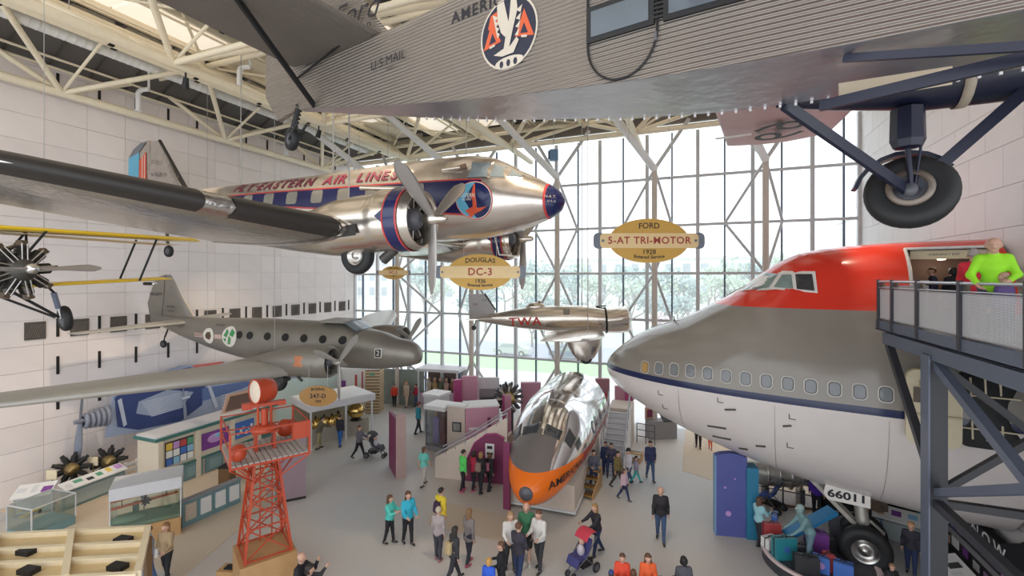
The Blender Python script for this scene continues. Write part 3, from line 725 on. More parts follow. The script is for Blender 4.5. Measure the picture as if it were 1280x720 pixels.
# ================================================================ silver twin-engined airliner with a blue band
silver = paint('polished fuselage skin', (0.66, 0.60, 0.55), [
    ((0.52, 0.06, 0.05), 0.0, 0.35, [(0, 0, -1, 0.49), (0.062, 0, 1, 0.64), (-1, 0, 0, -2.0)]),
    ((0.008, 0.010, 0.075), 0.0, 0.3, [(0, 0, -1, 0.445), (0.062, 0, 1, 0.59), (-1, 0, 0, -2.0)])], 0.24, 0.85, bump=0.12, bscale=4, var=0.10)
silver_w = paint('rippled wing skin', (0.54, 0.51, 0.48), [], 0.22, 0.92, bump=0.35, bscale=6, var=0.16)
alu = paint('polished cowling', (0.68, 0.62, 0.55), [], 0.22, 0.92, bump=0.10, bscale=4, var=0.1)
blue_n = mat('royal navy paint', (0.010, 0.016, 0.085), 0.25, coat=0.3); red_p = mat('signal red paint', (0.55, 0.05, 0.05), 0.35); maroon = mat('maroon lettering', (0.22, 0.025, 0.06), 0.45)
boot = mat('black de-icing rubber', (0.028, 0.024, 0.022), 0.45); offw = mat('off white paint', (0.80, 0.77, 0.72), 0.4)
DR = (R(-0.17), R(1.4), R(-0.99))
dc = thing('twin_engine_airliner', 'polished silver propeller airliner with a blue band and blue nose hanging in mid-hall', 'aircraft', (-3.261, 11.909, 10.583), DR)
H3 = Hull([(0, -0.05, 0.04, 0.04, 0.04, 2), (0.12, -0.05, 0.30, 0.26, 0.26, 2), (0.4, -0.05, 0.52, 0.46, 0.44, 2), (0.9, 0, 0.78, 0.68, 0.68, 2), (1.35, 0.02, 0.95, 0.86, 0.84, 2.05), (1.9, 0.05, 1.05, 1.14, 0.99, 2.1), (2.7, 0.08, 1.13, 1.26, 1.12, 2.1), (3.8, 0.05, 1.18, 1.28, 1.15, 2.1), (8.6, 0.02, 1.18, 1.10, 1.12, 2.1), (12, 0.12, 1.0, 0.92, 0.95, 2), (16, 0.30, 0.55, 0.66, 0.55, 2), (19.1, 0.48, 0.12, 0.30, 0.20, 2)])
b = MB(); H3.mesh(b, silver, 60, 40, a=0.40); b.build('fuselage', dc)
b = MB(); H3.mesh(b, blue_n, 10, 40, a=0.0, b=0.40, caps=(True, False)); cap = b.build('nose_cap', dc)
b = MB(); H3.mesh(b, red_p, 2, 40, a=0.385, b=0.44, grow=0.012, caps=(False, False)); b.build('red_border', cap)
b = MB()
letters(b, 'N.A.T.', 0.10, ivory, lambda a, c: H3.side(0.27-a, 0.02+c, -1, 0.01)); letters(b, 'U S A', 0.08, ivory, lambda a, c: H3.side(0.24-a, -0.10+c, -1, 0.01)); b.build('nose_lettering', cap)
# cockpit glazing
cg = mat('cockpit glass', (0.22, 0.27, 0.30), 0.08); 
for sg in (-1, 1):
    for (sa, sb, z0, z1) in ((2.38, 1.86, 0.52, 0.98), (1.78, 1.42, 0.52, 0.92), (1.36, 1.02, 0.55, 0.80)):
        fn = lambda a, c, sg=sg: H3.side(a, c, sg, 0.012)
        g_ = MB(); sl_ = (z1-0.2) if sb < 1.1 else z1
        patch(g_, [(sa+0.04, z0-0.04), (sb-0.04, z0-0.04), (sb-0.04, sl_+0.02), (sa+0.04, z1+0.04)], alu, fn, 3); fr_ = g_.build('window_frame', dc)
        g_ = MB(); patch(g_, [(sa, z0), (sb, z0), (sb, sl_-0.02), (sa, z1)], cg, lambda a, c, sg=sg: H3.side(a, c, sg, 0.025), 3); g_.build('pane', fr_)
# cabin windows in the band
cw = mat('tinted cabin window', (0.24, 0.23, 0.20), 0.15)
for s in (3.9, 5.45, 6.5, 7.55, 8.6, 9.65, 10.7, 11.7):
    g_ = MB(); patch(g_, rrect(0.46, 0.40, 0.08, 3, (s, 0.22)), cw, lambda a, c: H3.side(a, c, -1, 0.012), 2); g_.build('cabin_window', dc)
    g_ = MB(); patch(g_, rrect(0.46, 0.40, 0.08, 3, (s, 0.22)), cw, lambda a, c: H3.side(a, c, 1, 0.012), 2); g_.build('cabin_window', dc)
n_ = MB(); pos_ = 11.72
for ch in 'FLY·EASTERN AIR LINES':      # painted letter by letter from the tail towards the nose
    if ch == ' ': pos_ -= 0.34; continue
    vs_, _ = text_geo(ch, 0.50, bold=0.016, sub=1); wd = max(v[0] for v in vs_)-min(v[0] for v in vs_); x0_ = (max(v[0] for v in vs_)+min(v[0] for v in vs_))/2
    letters(n_, ch, 0.50, maroon, lambda a, c, q=pos_-wd/2, x0_=x0_: H3.side(q-(a-x0_), 0.735+c*0.86, -1, 0.022), bold=0.016, sub=1); pos_ -= wd+0.085
letters(n_, 'N18124', 0.22, ink, lambda a, c: H3.side(3.6-a, 0.66+c, -1, 0.02)) if False else None
n_.build('side_lettering', dc)
# round emblem: blue disc, sky half, red bird
lg = lambda off: (lambda a, c: H3.side(2.17-a*0.52, -0.09+c*0.50, -1, off))
sky_b = mat('emblem sky blue', (0.12, 0.42, 0.60), 0.4); redo = mat('emblem red', (0.66, 0.09, 0.03), 0.4)
L = MB(); patch(L, circ(1.0, 32), red_p, lg(0.014), 3); patch(L, circ(0.96, 32), offw, lg(0.018), 3); patch(L, circ(0.93, 32), blue_n, lg(0.022), 3)
patch(L, [(0.02, -0.92)]+[(0.93*math.cos(a), 0.93*math.sin(a)) for a in [-1.57-PI*k/16 for k in range(1, 16)]]+[(0.02, 0.92)], sky_b, lg(0.026), 3)
patch(L, [(-0.12, -0.7), (0.1, -0.7), (0.16, -0.3), (0.1, 0.3), (0.06, 0.86), (-0.02, 0.8), (-0.12, 0.2)], redo, lg(0.032), 2)
patch(L, [(-0.5, -0.55), (-0.3, -0.75), (0.3, -0.6), (0.7, -0.35), (0.3, -0.42), (-0.1, -0.38)], redo, lg(0.034), 2); patch(L, [(-0.4, -0.85), (-0.2, -0.9), (0.1, -0.6), (-0.1, -0.55)], redo, lg(0.034))
letters(L, 'EASTERN', 0.30, offw, lambda a, c: lg(0.038)(-0.36+a*0.75, 0.22+c)); letters(L, 'AIR LINES', 0.16, offw, lambda a, c: lg(0.038)(-0.36+a*0.75, 0.02+c))
L.build('round_emblem', dc)
b = MB(); b.tube(H3.side(3.2, 0.78, -1, 0.0), H3.side(2.6, 0.80, -1, 0.10), 0.05, alu, n=8).tube(H3.side(2.75, 0.82, -1, 0), H3.side(2.5, 0.86, -1, 0.08), 0.06, mat('brown fitting', (0.25, 0.15, 0.1), 0.5), n=8); b.build('intake_scoops', dc)
b = MB(); b.tube((-1.9, -0.3, -1.0), (-1.75, -0.3, -1.5), 0.02, alu).tube((-1.75, -0.3, -1.5), (-1.4, -0.3, -1.5), 0.025, alu).tube((-1.9, 0.3, -1.0), (-1.75, 0.3, -1.5), 0.02, alu).tube((-1.75, 0.3, -1.5), (-1.4, 0.3, -1.5), 0.025, alu); b.build('pitot_masts', dc)
# wings
SEC = [(3.55, -4.15, -1.08, 4.5, 0.15, 0.06), (6, -4.5, -0.92, 3.85, 0.15, 0.06), (9, -5.15, -0.68, 3.05, 0.14, 0.06), (13.2, -6.6, -0.34, 1.75, 0.13, 0.06), (14.3, -7.3, -0.26, 0.9, 0.12, 0.06)]
b = MB(); wing(b, silver_w, [(-3.55, -4.15, -1.08, 4.5, 0.15, 0.06), (3.55, -4.15, -1.08, 4.5, 0.15, 0.06)]); b.build('centre_section', dc)
for sg in (-1, 1):
    b = MB(); sec = [(sg*y, *r) for y, *r in SEC]; wing(b, silver_w, sec if sg > 0 else sec[::-1]); w_ = b.build('outer_wing', dc)
    def lerp(y):
        for a, c in zip(SEC[:-1], SEC[1:]):
            if y <= c[0]+1e-6:
                k = (y-a[0])/(c[0]-a[0]); return [a[i]+(c[i]-a[i])*k for i in range(6)]
    for ya, yb in ((3.75, 6.0), (6.5, 13.0)):
        rings = []
        for k in range(7):
            y, xl, z, c, t, inc = lerp(ya+(yb-ya)*k/6); up, lo = [], []
            for q in range(5):
                x = 0.075*(q/4)**1.6; yy = 5*t*(0.2969*math.sqrt(x)-0.1260*x-0.3516*x*x)
                up.append((xl-x*c+0.012, sg*y, z+yy*c*1.25+0.012-inc*x*c)); lo.append((xl-x*c+0.012, sg*y, z-yy*c*0.75-0.012-inc*x*c))
            rings.append(up[::-1]+lo[1:])
        MB().loft(rings if sg > 0 else rings[::-1], boot, caps=(False, False), closed=False).build('deicing_boot', w_)
    b = MB(); sec = lerp(3.62); ring = []
    for dy in (0.0, 0.05, 0.10):
        ring.append([(sec[1]-a+0.03, sg*(3.58+dy), sec[2]+zz*1.06-0.06*a) for a, zz in airfoil(sec[3]*1.01, 0.158, 9)])
    b.loft(ring, alu, caps=(False, False)); b.build('joint_fairing', w_)
# engines
H_NAC = Hull([(2.55, -0.8, 0.66, 0.66, 0.66, 2), (2.75, -0.8, 0.72, 0.72, 0.72, 2), (3.6, -0.8, 0.74, 0.74, 0.76, 2), (3.7, -0.82, 0.70, 0.70, 0.74, 2), (4.8, -0.9, 0.72, 0.66, 0.76, 2), (6.0, -1.05, 0.55, 0.50, 0.55, 2), (7.6, -1.25, 0.22, 0.16, 0.18, 2), (8.4, -1.32, 0.04, 0.03, 0.03, 2)])
dk_eng = mat('oily engine grey', (0.07, 0.065, 0.06), 0.45, 0.4)
def nac(sg):
    e = thing('engine', None, None); e.parent = dc; e.location = (0, sg*2.82, 0); e.name = 'engine_nacelle'
    b = MB(); H_NAC.mesh(b, alu, 40, 32, a=2.55, caps=(False, True)); b.lathe([(-2.55, 0.66), (-2.56, 0.62), (-2.65, 0.60), (-3.3, 0.58)], alu, (0, 0, -0.8), (1, 0, 0), 32); b.build('cowling', e)
    b = MB(); band = []
    b.lathe([(-3.12, 0.765), (-2.82, 0.75)], blue_n, (0, 0, -0.8), (1, 0, 0), 32)
    for k in range(8):
        a = PI*(0.5+k/4); b.add([(-3.1, 0.765*math.cos(a-0.25), -0.8+0.765*math.sin(a-0.25)), (-3.1, 0.765*math.cos(a+0.25), -0.8+0.765*math.sin(a+0.25)), (-3.35, 0.765*math.cos(a), -0.8+0.765*math.sin(a))], [(0, 1, 2)], blue_n) if k % 4 in (0, 2) else None
    b.lathe([(-3.17, 0.757), (-3.12, 0.769)], red_p, (0, 0, -0.8), (1, 0, 0), 32); b.lathe([(-2.82, 0.755), (-2.78, 0.752)], red_p, (0, 0, -0.8), (1, 0, 0), 32); b.build('cowl_band', e)
    b = MB(); b.lathe([(-3.3, 0.59), (-3.3, 0.01)], black, (0, 0, -0.8), (1, 0, 0), 24)
    b.lathe([(-3.2, 0.30), (-2.75, 0.26), (-2.62, 0.15), (-2.6, 0.0)], steel_d, (0, 0, -0.8), (1, 0, 0), 16)
    for k in range(9):
        a = 2*PI*k/9; c, s_ = math.cos(a), math.sin(a)
        b.tube((-3.0, 0.2*c, -0.8+0.2*s_), (-3.0, 0.56*c, -0.8+0.56*s_), 0.10, dk_eng, n=8)
        b.tube((-2.85, 0.22*c, -0.8+0.22*s_), (-2.9, 0.54*c, -0.8+0.54*s_), 0.018, chrome, n=5)
    b.build('radial_engine', e)
    b = MB()
    for k, a in enumerate((R(180), R(-52), R(55))): blade(b, mat('grey propeller blade', (0.42, 0.39, 0.37), 0.38, 0.6), 0.10, 1.74, 0.34, a, (-2.28, 0, -0.8), 0.05, 0.35, 1.05)
    b.lathe([(-0.22, 0.12), (-0.05, 0.16), (0.12, 0.13), (0.16, 0.10), (0.32, 0.09), (0.38, 0.05), (0.39, 0.0)], alu, (-2.3, 0, -0.8), (1, 0, 0), 16); b.build('propeller', e)
    b = MB(); b.box((-5.1, sg*0.0, -1.30), (1.2, 0.62, 0.2), boot); b.build('wheel_well', e)
    b = MB(); wheel(b, rubber, chrome, (-4.45, 0, -1.66), 0.46, 0.30, (0, 1, 0), 28, 0.5); b.build('main_wheel', e)
    b = MB(); b.tube((-3.4, 0.1, -1.5), (-3.75, 0.1, -1.75), 0.11, dk_eng, r1=0.13, n=10); b.tube((-3.0, -0.3*0, -0.08), (-4.4, 0, 0.02), 0.06, alu, n=8); b.build('exhaust', e)
    b = MB(); b.add([(-3.9, sg*0.72, -0.95), (-5.5, sg*0.70, -1.2), (-5.6, sg*0.66, -1.36), (-3.9, sg*0.70, -1.22)], [(0, 1, 2, 3)], boot); b.build('exhaust_stain_panel', e)
nac(-1); nac(1)
# tail
f_ = MB(); fin(f_, silver_w, [(0.7, -15.3, 4.0, 0.08, 0), (1.6, -16.2, 2.4, 0.08, 0), (2.6, -16.9, 1.4, 0.08, 0), (3.15, -17.4, 0.7, 0.08, 0)]); f_.build('fin', dc)
rd = MB(); rd.prism([(-18.05, 3.2), (-18.6, 3.16), (-19.1, 2.9), (-19.4, 2.4), (-19.45, 1.2), (-19.1, 0.7), (-18.05, 0.7)], silver_w, (0, 0, 0), (1, 0, 0), (0, 0, 1), 0.10); rd_ = rd.build('rudder', dc)
rp = MB(); sgn_f = lambda a, c: (a, -0.065, c)
patch(rp, [(-18.68, 0.9), (-19.4, 0.9), (-19.42, 2.55), (-18.68, 2.75)], sky_b, sgn_f); patch(rp, [(-18.68, 2.75), (-19.42, 2.55), (-19.1, 2.9), (-18.6, 3.14), (-18.2, 3.15)], mat('slate grey paint', (0.16, 0.17, 0.19), 0.4), sgn_f)
patch(rp, [(-18.1, 0.9), (-18.66, 0.9), (-18.66, 2.4), (-18.2, 2.75)], redo, sgn_f); patch(rp, [(-18.42, 0.9), (-18.46, 0.9), (-18.46, 2.5), (-18.42, 2.6)], offw, lambda a, c: (a, -0.07, c)); patch(rp, [(-18.26, 0.9), (-18.3, 0.9), (-18.3, 2.6), (-18.26, 2.65)], offw, lambda a, c: (a, -0.07, c))
rp.build('rudder_emblem', rd_)
n_ = MB(); letters(n_, 'DC-3', 0.2, ink, lambda a, c: (-17.5+a, -0.14, 2.25+c)); letters(n_, 'N18124', 0.22, ink, lambda a, c: (-17.3+a, -0.16, 1.72+c)); n_.build('fin_lettering', dc)
MB().tube((-15.6, 0, 1.05), (-17.4, 0, 3.15), 0.06, boot, n=8).build('fin_boot', dc)
tp = MB(); wing(tp, silver_w, [(-3.9, -17.2, 0.55, 0.9, 0.1), (-3.3, -16.6, 0.55, 1.6, 0.1), (-0.2, -15.7, 0.5, 3.0, 0.1), (0.2, -15.7, 0.5, 3.0, 0.1), (3.3, -16.6, 0.55, 1.6, 0.1), (3.9, -17.2, 0.55, 0.9, 0.1)]); tp.build('tailplane', dc)
g = MB(); g.tube((-16.9, 0, -0.1), (-16.75, 0, -1.1), 0.06, dk_eng).tube((-16.75, 0, -1.0), (-16.68, 0, -1.3), 0.04, dk_eng); g.build('tail_leg', dc)
g = MB(); wheel(g, rubber, steel_d, (-16.68, 0, -1.42), 0.24, 0.16, (0, 1, 0), 18); g.build('tail_wheel', dc)
cables(dc, [(-4.6, -3.0, -0.3), (-4.6, 3.0, -0.3), (-7.8, -0.25, 1.1), (-8.3, 0.25, 1.1), (-12.5, 0, 0.9)], 17.5, 0.016)
b = MB()
for k in range(22): b.box((-14.9-0.01*k, 0.0, 1.5+0.22*k), (0.035, 0.035, 0.09), black)

# ================================================================ nose section of a jumbo jet, growing out of the right wall
crown = spline([0,.12,.35,.67,1.31,2.2,3.1,3.98,4.68,5.52,6.05,6.72,7.73,9.28,12],[4.95,5.3,5.58,5.86,6.33,6.75,7.10,7.60,7.99,8.66,9.04,9.33,9.48,9.56,9.58])
belly = spline([0,.15,.35,.7,1.45,2.9,4.4,6.15,8.2,10,12],[4.95,4.62,4.4,4.15,3.75,3.15,2.65,2.2,1.88,1.75,1.72])
hwid = spline([0,.12,.35,.67,1.3,2.4,3.4,5,7,9,12],[.0,.45,.85,1.25,1.75,2.33,2.68,3.03,3.22,3.25,3.25])
kup = spline([0,3.4,5,6.2,7.5,12],[0,0,.62,.95,1,1])
def jb(s, z):
    """half breadth of the double-lobed hull at station s and height z"""
    c, b, w, k = crown(s), belly(s), hwid(s), kup(s)
    zc = 5.05 if s > .5 else 4.95+.1*s/.5
    top = min(c, 8.35)-zc; m = u = 0
    t = (zc-z)/max(zc-b, 1e-6) if z < zc else (z-zc)/max(top, 1e-6)
    if t < 1: m = w*math.sqrt(1-t*t)
    if k > 0:
        ru = 2.1; cz = c-ru
        if abs(z-cz) < ru: u = 2.05*k**.5*math.sqrt(1-((z-cz)/ru)**2)
        if z < cz and m > u: u = 0
    return (m**6+u**6)**(1/6) if m > 0 or u > 0 else 0.0
def jside(s, z, off=0.012, sg=1): return (-s, sg*(jb(s, z)+off), z)
jumbo_skin = paint('jumbo livery', (0.255, 0.23, 0.20), [
    ((0.66, 0.605, 0.58), 0.0, 0.22, [(0, 0, -1, 5.03)]),
    ((0.015, 0.022, 0.075), 0.0, 0.18, [(0, 0, -1, 5.20), (0, 0, 1, -5.00)]),
    ((0.72, 0.045, 0.025), 0.0, 0.16, [(0, 0, 1, -7.60)])], 0.16, 0.0, var=0.035)
jumbo = thing('jumbo_jet_nose', 'giant red, grey and white jumbo jet nose section fixed to the right wall', 'aircraft', (-3.354, 18.84, 0), (0, 0, R(170.206)))
JS = [0.0, 0.02, 0.06, 0.12, 0.2, 0.3, 0.45, 0.65, 0.9, 1.2, 1.6, 2.0, 2.5, 3.0, 3.4, 3.8, 4.2, 4.6, 5.0, 5.3, 5.6, 5.9, 6.2, 6.5, 6.8, 7.2, 7.7, 8.2, 8.7, 9.15, 9.6, 10.0, 10.4, 10.9, 11.12]
NL = 44
def jlev(s, j): b, c = belly(s), crown(s); return b+(c-b)*(1-math.cos(PI*j/NL))/2
b = MB(); rings = []
for s in JS:
    rg = [(-s, jb(s, jlev(s, j)) if 0 < j < NL else 0.0, jlev(s, j)) for j in range(NL+1)]
    rings.append(rg+[(x, -y, z) for x, y, z in rg[-2:0:-1]])
n = len(rings[0]); J0, J1 = 28, 39
ia, ib = JS.index(9.15), JS.index(10.9)
vs = [p for r in rings for p in r]; fs = []
for i in range(len(JS)-1):
    for j in range(n):
        if ia <= i < ib and J0 <= j < J1: continue
        a, c = i*n+j, i*n+(j+1) % n; fs.append((a, a+n, c+n, c))
b.add(vs, fs, jumbo_skin, True); b.build('fuselage', jumbo)
wt = mat('white edge trim', (0.78, 0.76, 0.74), 0.35)
tr = [jside(JS[i], jlev(JS[i], J1), 0.0) for i in range(ib, ia-1, -1)]+[jside(9.15, jlev(9.15, j), 0.0) for j in range(J1, J0-1, -1)]+[jside(JS[i], jlev(JS[i], J0), 0.0) for i in range(ia, ib+1)]+[jside(10.9, jlev(10.9, j), 0.0) for j in range(J0, J1+1)]
MB().path(tr, 0.045, wt, 6).build('doorway_trim', jumbo)
brown = mat('dark brown lining', (0.17, 0.10, 0.08), 0.7); creamc = mat('cream ceiling lining', (0.72, 0.62, 0.42), 0.6)
b = MB(); b.box((-10.1, -0.5, 8.2), (2.1, 0.06, 2.2), brown).box((-9.05, 0.4, 8.0), (0.05, 1.8, 1.6), brown).box((-11.05, 0.4, 8.0), (0.05, 1.8, 1.6), brown).box((-10.1, 0.7, 7.14), (2.0, 2.4, 0.08), brown); b.build('cabin_lining', jumbo)
b = MB(); b.box((-10.1, 0.15, 9.08), (1.85, 1.3, 0.06), creamc).box((-10.1, 0.86, 9.14), (1.65, 0.05, 0.24), creamc); b.build('cabin_ceiling', jumbo)
b = MB(); letters(b, 'UPPER DECK LOUNGE', 0.09, ink, lambda a, c: (-10.1+a, 1.06, 9.13+c)) if False else letters(b, 'EMERGENCY EXIT', 0.08, ink, lambda a, c: (-10.0-a, 0.89, 9.14+c)); b.build('ceiling_lettering', jumbo)
L = bpy.data.lights.new('cabin_fill', 'POINT'); L.energy = 5; L.color = (1, 0.86, 0.68); L.shadow_soft_size = 0.15  # fill light added to brighten the cabin behind the doorway
lo_ = bpy.data.objects.new('cabin_fill', L); COL.objects.link(lo_); lo_.location = (6.45, 17.0, 8.85)
MB().lathe([(0, 0.10), (0.04, 0.09), (0.05, 0.0)], mat('added fill bowl', (0.9, 0.8, 0.6), 0.4, emit=2.0), (-10.1, 0.1, 9.05), (0, 0, -1), 14).build('fill_bowl', jumbo)  # glowing bowl added to go with the cabin fill light
# cabin windows
jg = mat('airliner window glass', (0.20, 0.21, 0.22), 0.1); jf = mat('window surround', (0.50, 0.47, 0.43), 0.4)
jamb = mat('amber window pane', (0.45, 0.28, 0.10), 0.2)  # plain amber colour for the foremost pane
for k in range(19):
    s = 2.09+0.529*k*(1 if k else 0); zc = 5.42 if k == 0 else 5.47 if k == 1 else 5.52 if k == 2 else 5.56
    if 8.75 < s < 10.9: continue
    if s > 10.98: continue
    q = MB(); patch(q, rrect(0.33, 0.42, 0.12, 5, (s, zc)), jf, lambda a, c: jside(a, c, 0.012), 2); fr_ = q.build('window_surround', jumbo)
    q = MB(); patch(q, rrect(0.27, 0.36, 0.10, 5, (s, zc)), dark, lambda a, c: jside(a, c, 0.016), 2); q.build('seal', fr_)
    q = MB(); patch(q, rrect(0.24, 0.33, 0.09, 5, (s, zc)), jamb if k == 0 else jg, lambda a, c: jside(a, c, 0.020), 2); q.build('pane', fr_)
# cockpit glazing
wsm = mat('white window frame', (0.80, 0.78, 0.75), 0.35); csg = mat('green tinted cockpit glass', (0.20, 0.28, 0.27), 0.06); csd = mat('dark cockpit glass', (0.05, 0.055, 0.06), 0.08)
for sg in (1, -1):
    fn = lambda o: (lambda a, c: jside(a, c, o, sg))
    frp = [(4.75, 7.99), (5.42, 8.08), (6.0, 8.14), (7.05, 8.05), (7.0, 8.69), (6.2, 8.71), (5.62, 8.70)]
    q = MB(); patch(q, frp, wsm, fn(0.045), 9); cf = q.build('cockpit_frame', jumbo)
    for poly, m in (([(4.95, 8.05), (5.42, 8.13), (5.78, 8.20), (6.02, 8.62), (5.68, 8.66), (5.45, 8.50)], csg), ([(5.92, 8.21), (6.44, 8.17), (6.39, 8.60), (6.14, 8.60)], csg), ([(6.53, 8.16), (6.97, 8.12), (6.92, 8.61), (6.49, 8.61)], csd)):
        q = MB(); patch(q, poly, m, fn(0.075), 6); q.build('pane', cf)
b = MB(); b.beam((-5.2, 0.35, 8.33), (-4.5, 0.75, 7.9), 0.02, 0.02, black); b.tube((-2.75, 0.6, 6.9), (-2.75, 0.75, 7.1), 0.02, black); b.build('wiper', jumbo)
# panel seams, small fittings on the white belly
seam = mat('seam line', (0.25, 0.23, 0.21), 0.6)
b = MB()
for s in (3.3, 6.0, 8.5):
    for z in [4.9-0.12*k for k in range(22)]: b.beam(jside(s, z, 0.004), jside(s, z-0.11, 0.004), 0.012, 0.006, seam)
o = b.build('skin_seams', jumbo); o['kind'] = 'stuff'
fit_m = mat('dark probe', (0.06, 0.055, 0.05), 0.4)
for s, z, l_ in ((4.15, 3.85, 0.55), (4.25, 3.45, 0.55), (4.7, 4.55, 0.3), (5.5, 3.5, 0.25), (6.2, 4.35, 0.2), (5.0, 3.2, 0.25)):
    MB().beam(jside(s, z, 0.02), jside(s+l_, z+0.06, 0.03), 0.03, 0.05, fit_m).build('probe', jumbo)
for s, z in ((2.6, 4.6), (2.7, 4.1), (4.5, 4.75), (6.35, 4.6), (6.3, 3.7)):
    MB().beam(jside(s, z, 0.006), jside(s+0.16, z, 0.006), 0.02, 0.02, fit_m).beam(jside(s, z, 0.006), jside(s, z+0.14, 0.006), 0.02, 0.02, fit_m).build('hatch_corner', jumbo)
# lower door: cream inner door swung out, dark doorway with a frame grid
crm = mat('cream door lining', (0.66, 0.57, 0.40), 0.5)
q = MB(); patch(q, rrect(1.05, 1.75, 0.18, 4, (10.3, 5.42)), black, lambda a, c: jside(a, c, 0.02), 4); dw = q.build('doorway', jumbo)
q = MB()
for s in (10.0, 10.25, 10.5): q.beam(jside(s, 4.75, 0.06), jside(s, 6.15, 0.06), 0.035, 0.035, crm)
for z in (5.0, 5.75): q.beam(jside(9.85, z, 0.06), jside(10.8, z, 0.06), 0.03, 0.03, crm)
q.build('frame_grid', dw)
q = MB(); q.prism(rrect(1.0, 1.8, 0.2, 5), crm, (-9.27, 3.5, 5.42), (-1, 0.0, 0), (0, 0.05, 1), 0.16); dr = q.build('open_door', jumbo)
q = MB(); q.box((-9.15, 3.62, 5.72), (0.5, 0.1, 0.35), mat('brown latch box', (0.12, 0.09, 0.07), 0.5)).box((-9.1, 3.62, 6.0), (0.2, 0.08, 0.14), mat('tan plate', (0.35, 0.28, 0.2), 0.5)); q.build('latch_box', dr)
q = MB(); q.box((-9.3, 3.6, 5.25), (0.9, 0.06, 0.05), mat('beige moulding', (0.55, 0.47, 0.33), 0.5)); q.build('moulding', dr)
# nose undercarriage
g = MB(); wheel(g, rubber, chrome, (-8.2, 1.34, 0.66), 0.66, 0.42, (0, 1, 0), 36, 0.5); g.build('nose_wheel', jumbo)
g = MB(); wheel(g, rubber, chrome, (-8.2, 0.46, 0.66), 0.66, 0.42, (0, 1, 0), 28, 0.5); g.build('nose_wheel', jumbo)
gm = mat('weathered gear metal', (0.45, 0.42, 0.37), 0.4, 0.5, var=0.2)
g = MB(); g.tube((-8.2, 0.9, 0.66), (-8.2, 0.9, 1.4), 0.10, chrome, n=12).tube((-8.2, 0.9, 1.2), (-8.1, 0.75, 2.4), 0.17, gm, n=12).tube((-8.2, 0.4, 0.66), (-8.2, 1.4, 0.66), 0.09, gm)
g.beam((-8.0, 1.05, 1.2), (-6.9, 0.9, 2.25), 0.09, 0.12, gm).beam((-8.0, 0.75, 1.2), (-6.9, 0.5, 2.25), 0.09, 0.12, gm).beam((-8.35, 0.9, 1.35), (-8.7, 0.9, 1.05), 0.10, 0.06, gm).beam((-8.7, 0.9, 1.05), (-8.35, 0.9, 0.8), 0.10, 0.06, gm)
g.build('gear_strut', jumbo)
for sg in (1, -1): MB().prism([(-8.3, 2.42), (-7.25, 2.42), (-7.2, 2.16), (-7.3, 2.0), (-8.3, 1.98)], mat('white gear door', (0.70, 0.66, 0.62), 0.35), (0, 1.0+sg*0.62, 0), (1, 0, 0), (0, 0, 1), 0.05).build('gear_door', jumbo)
q = MB(); letters(q, '66011', 0.30, ink, lambda a, c: (-7.76-a*1.25, 1.652, 2.19+c*1.0), bold=0.010); q.build('door_number', jumbo)

# ================================================================ steel footbridge to the upper deck
bsteel = mat('blue grey steel', (0.115, 0.135, 0.185), 0.35, 0.1); bdark = mat('charcoal steel', (0.035, 0.035, 0.042), 0.45); rail_m = mat('brushed rail', (0.42, 0.42, 0.45), 0.3, 0.6)
def mesh_mat():
    m, n, l, b = _mat('perforated sheet')
    tc = n.new('ShaderNodeTexCoord'); mp = n.new('ShaderNodeMapping'); mp.inputs['Scale'].default_value = (1, 42, 42)
    l.new(tc.outputs['Object'], mp.inputs[0])
    sp = n.new('ShaderNodeSeparateXYZ'); l.new(mp.outputs[0], sp.inputs[0])
    def fr(o):
        a = n.new('ShaderNodeMath'); a.operation = 'FRACT'; l.new(o, a.inputs[0]); s = n.new('ShaderNodeMath'); s.operation = 'SUBTRACT'; s.inputs[1].default_value = 0.5; l.new(a.outputs[0], s.inputs[0])
        q = n.new('ShaderNodeMath'); q.operation = 'MULTIPLY'; l.new(s.outputs[0], q.inputs[0]); l.new(s.outputs[0], q.inputs[1]); return q.outputs[0]
    ad = n.new('ShaderNodeMath'); ad.operation = 'ADD'; l.new(fr(sp.outputs[1]), ad.inputs[0]); l.new(fr(sp.outputs[2]), ad.inputs[1])
    g = n.new('ShaderNodeMath'); g.operation = 'LESS_THAN'; g.inputs[1].default_value = 0.085; l.new(ad.outputs[0], g.inputs[0])
    t = n.new('ShaderNodeBsdfTransparent'); mx = n.new('ShaderNodeMixShader'); l.new(g.outputs[0], mx.inputs[0]); l.new(b.outputs[0], mx.inputs[1]); l.new(t.outputs[0], mx.inputs[2])
    l.new(mx.outputs[0], n['Material Output'].inputs[0]); b.inputs['Base Color'].default_value = (0.62, 0.62, 0.64, 1); b.inputs['Roughness'].default_value = 0.4
    return m
perf = mesh_mat()
br_ = thing('footbridge', 'blue-grey steel footbridge with perforated railings leading to the jumbo upper deck', 'footbridge', (4.24, 0, 0))
MB().box((1.55, 9.0, 7.36), (3.1, 10.4, 0.16), mat('bridge floor', (0.20, 0.19, 0.18), 0.7)).box((2.25, 14.6, 7.36), (1.9, 1.0, 0.16), mat('bridge floor', (0.2, 0.2, 0.2))).build('deck', br_)
MB().box((0.0, 9.0, 7.33), (0.10, 10.4, 0.24), bsteel).box((0.04, 9.0, 7.22), (0.18, 10.4, 0.03), bsteel).build('edge_channel', br_)
MB().box((0.05, 8.75, 7.04), (0.20, 10.0, 0.27), bsteel).build('main_beam', br_)
MB().box((3.0, 8.75, 7.04), (0.20, 10.0, 0.27), bsteel).build('main_beam', br_)
for y in (11.4, 5.4):
    for x in (0.06, 3.0): MB().box((x, y, 3.5), (0.30, 0.30, 7.0), bdark).box((x-0.14 if x < 1 else x+0.14, y, 3.5), (0.03, 0.34, 7.0), bsteel).build('column', br_)
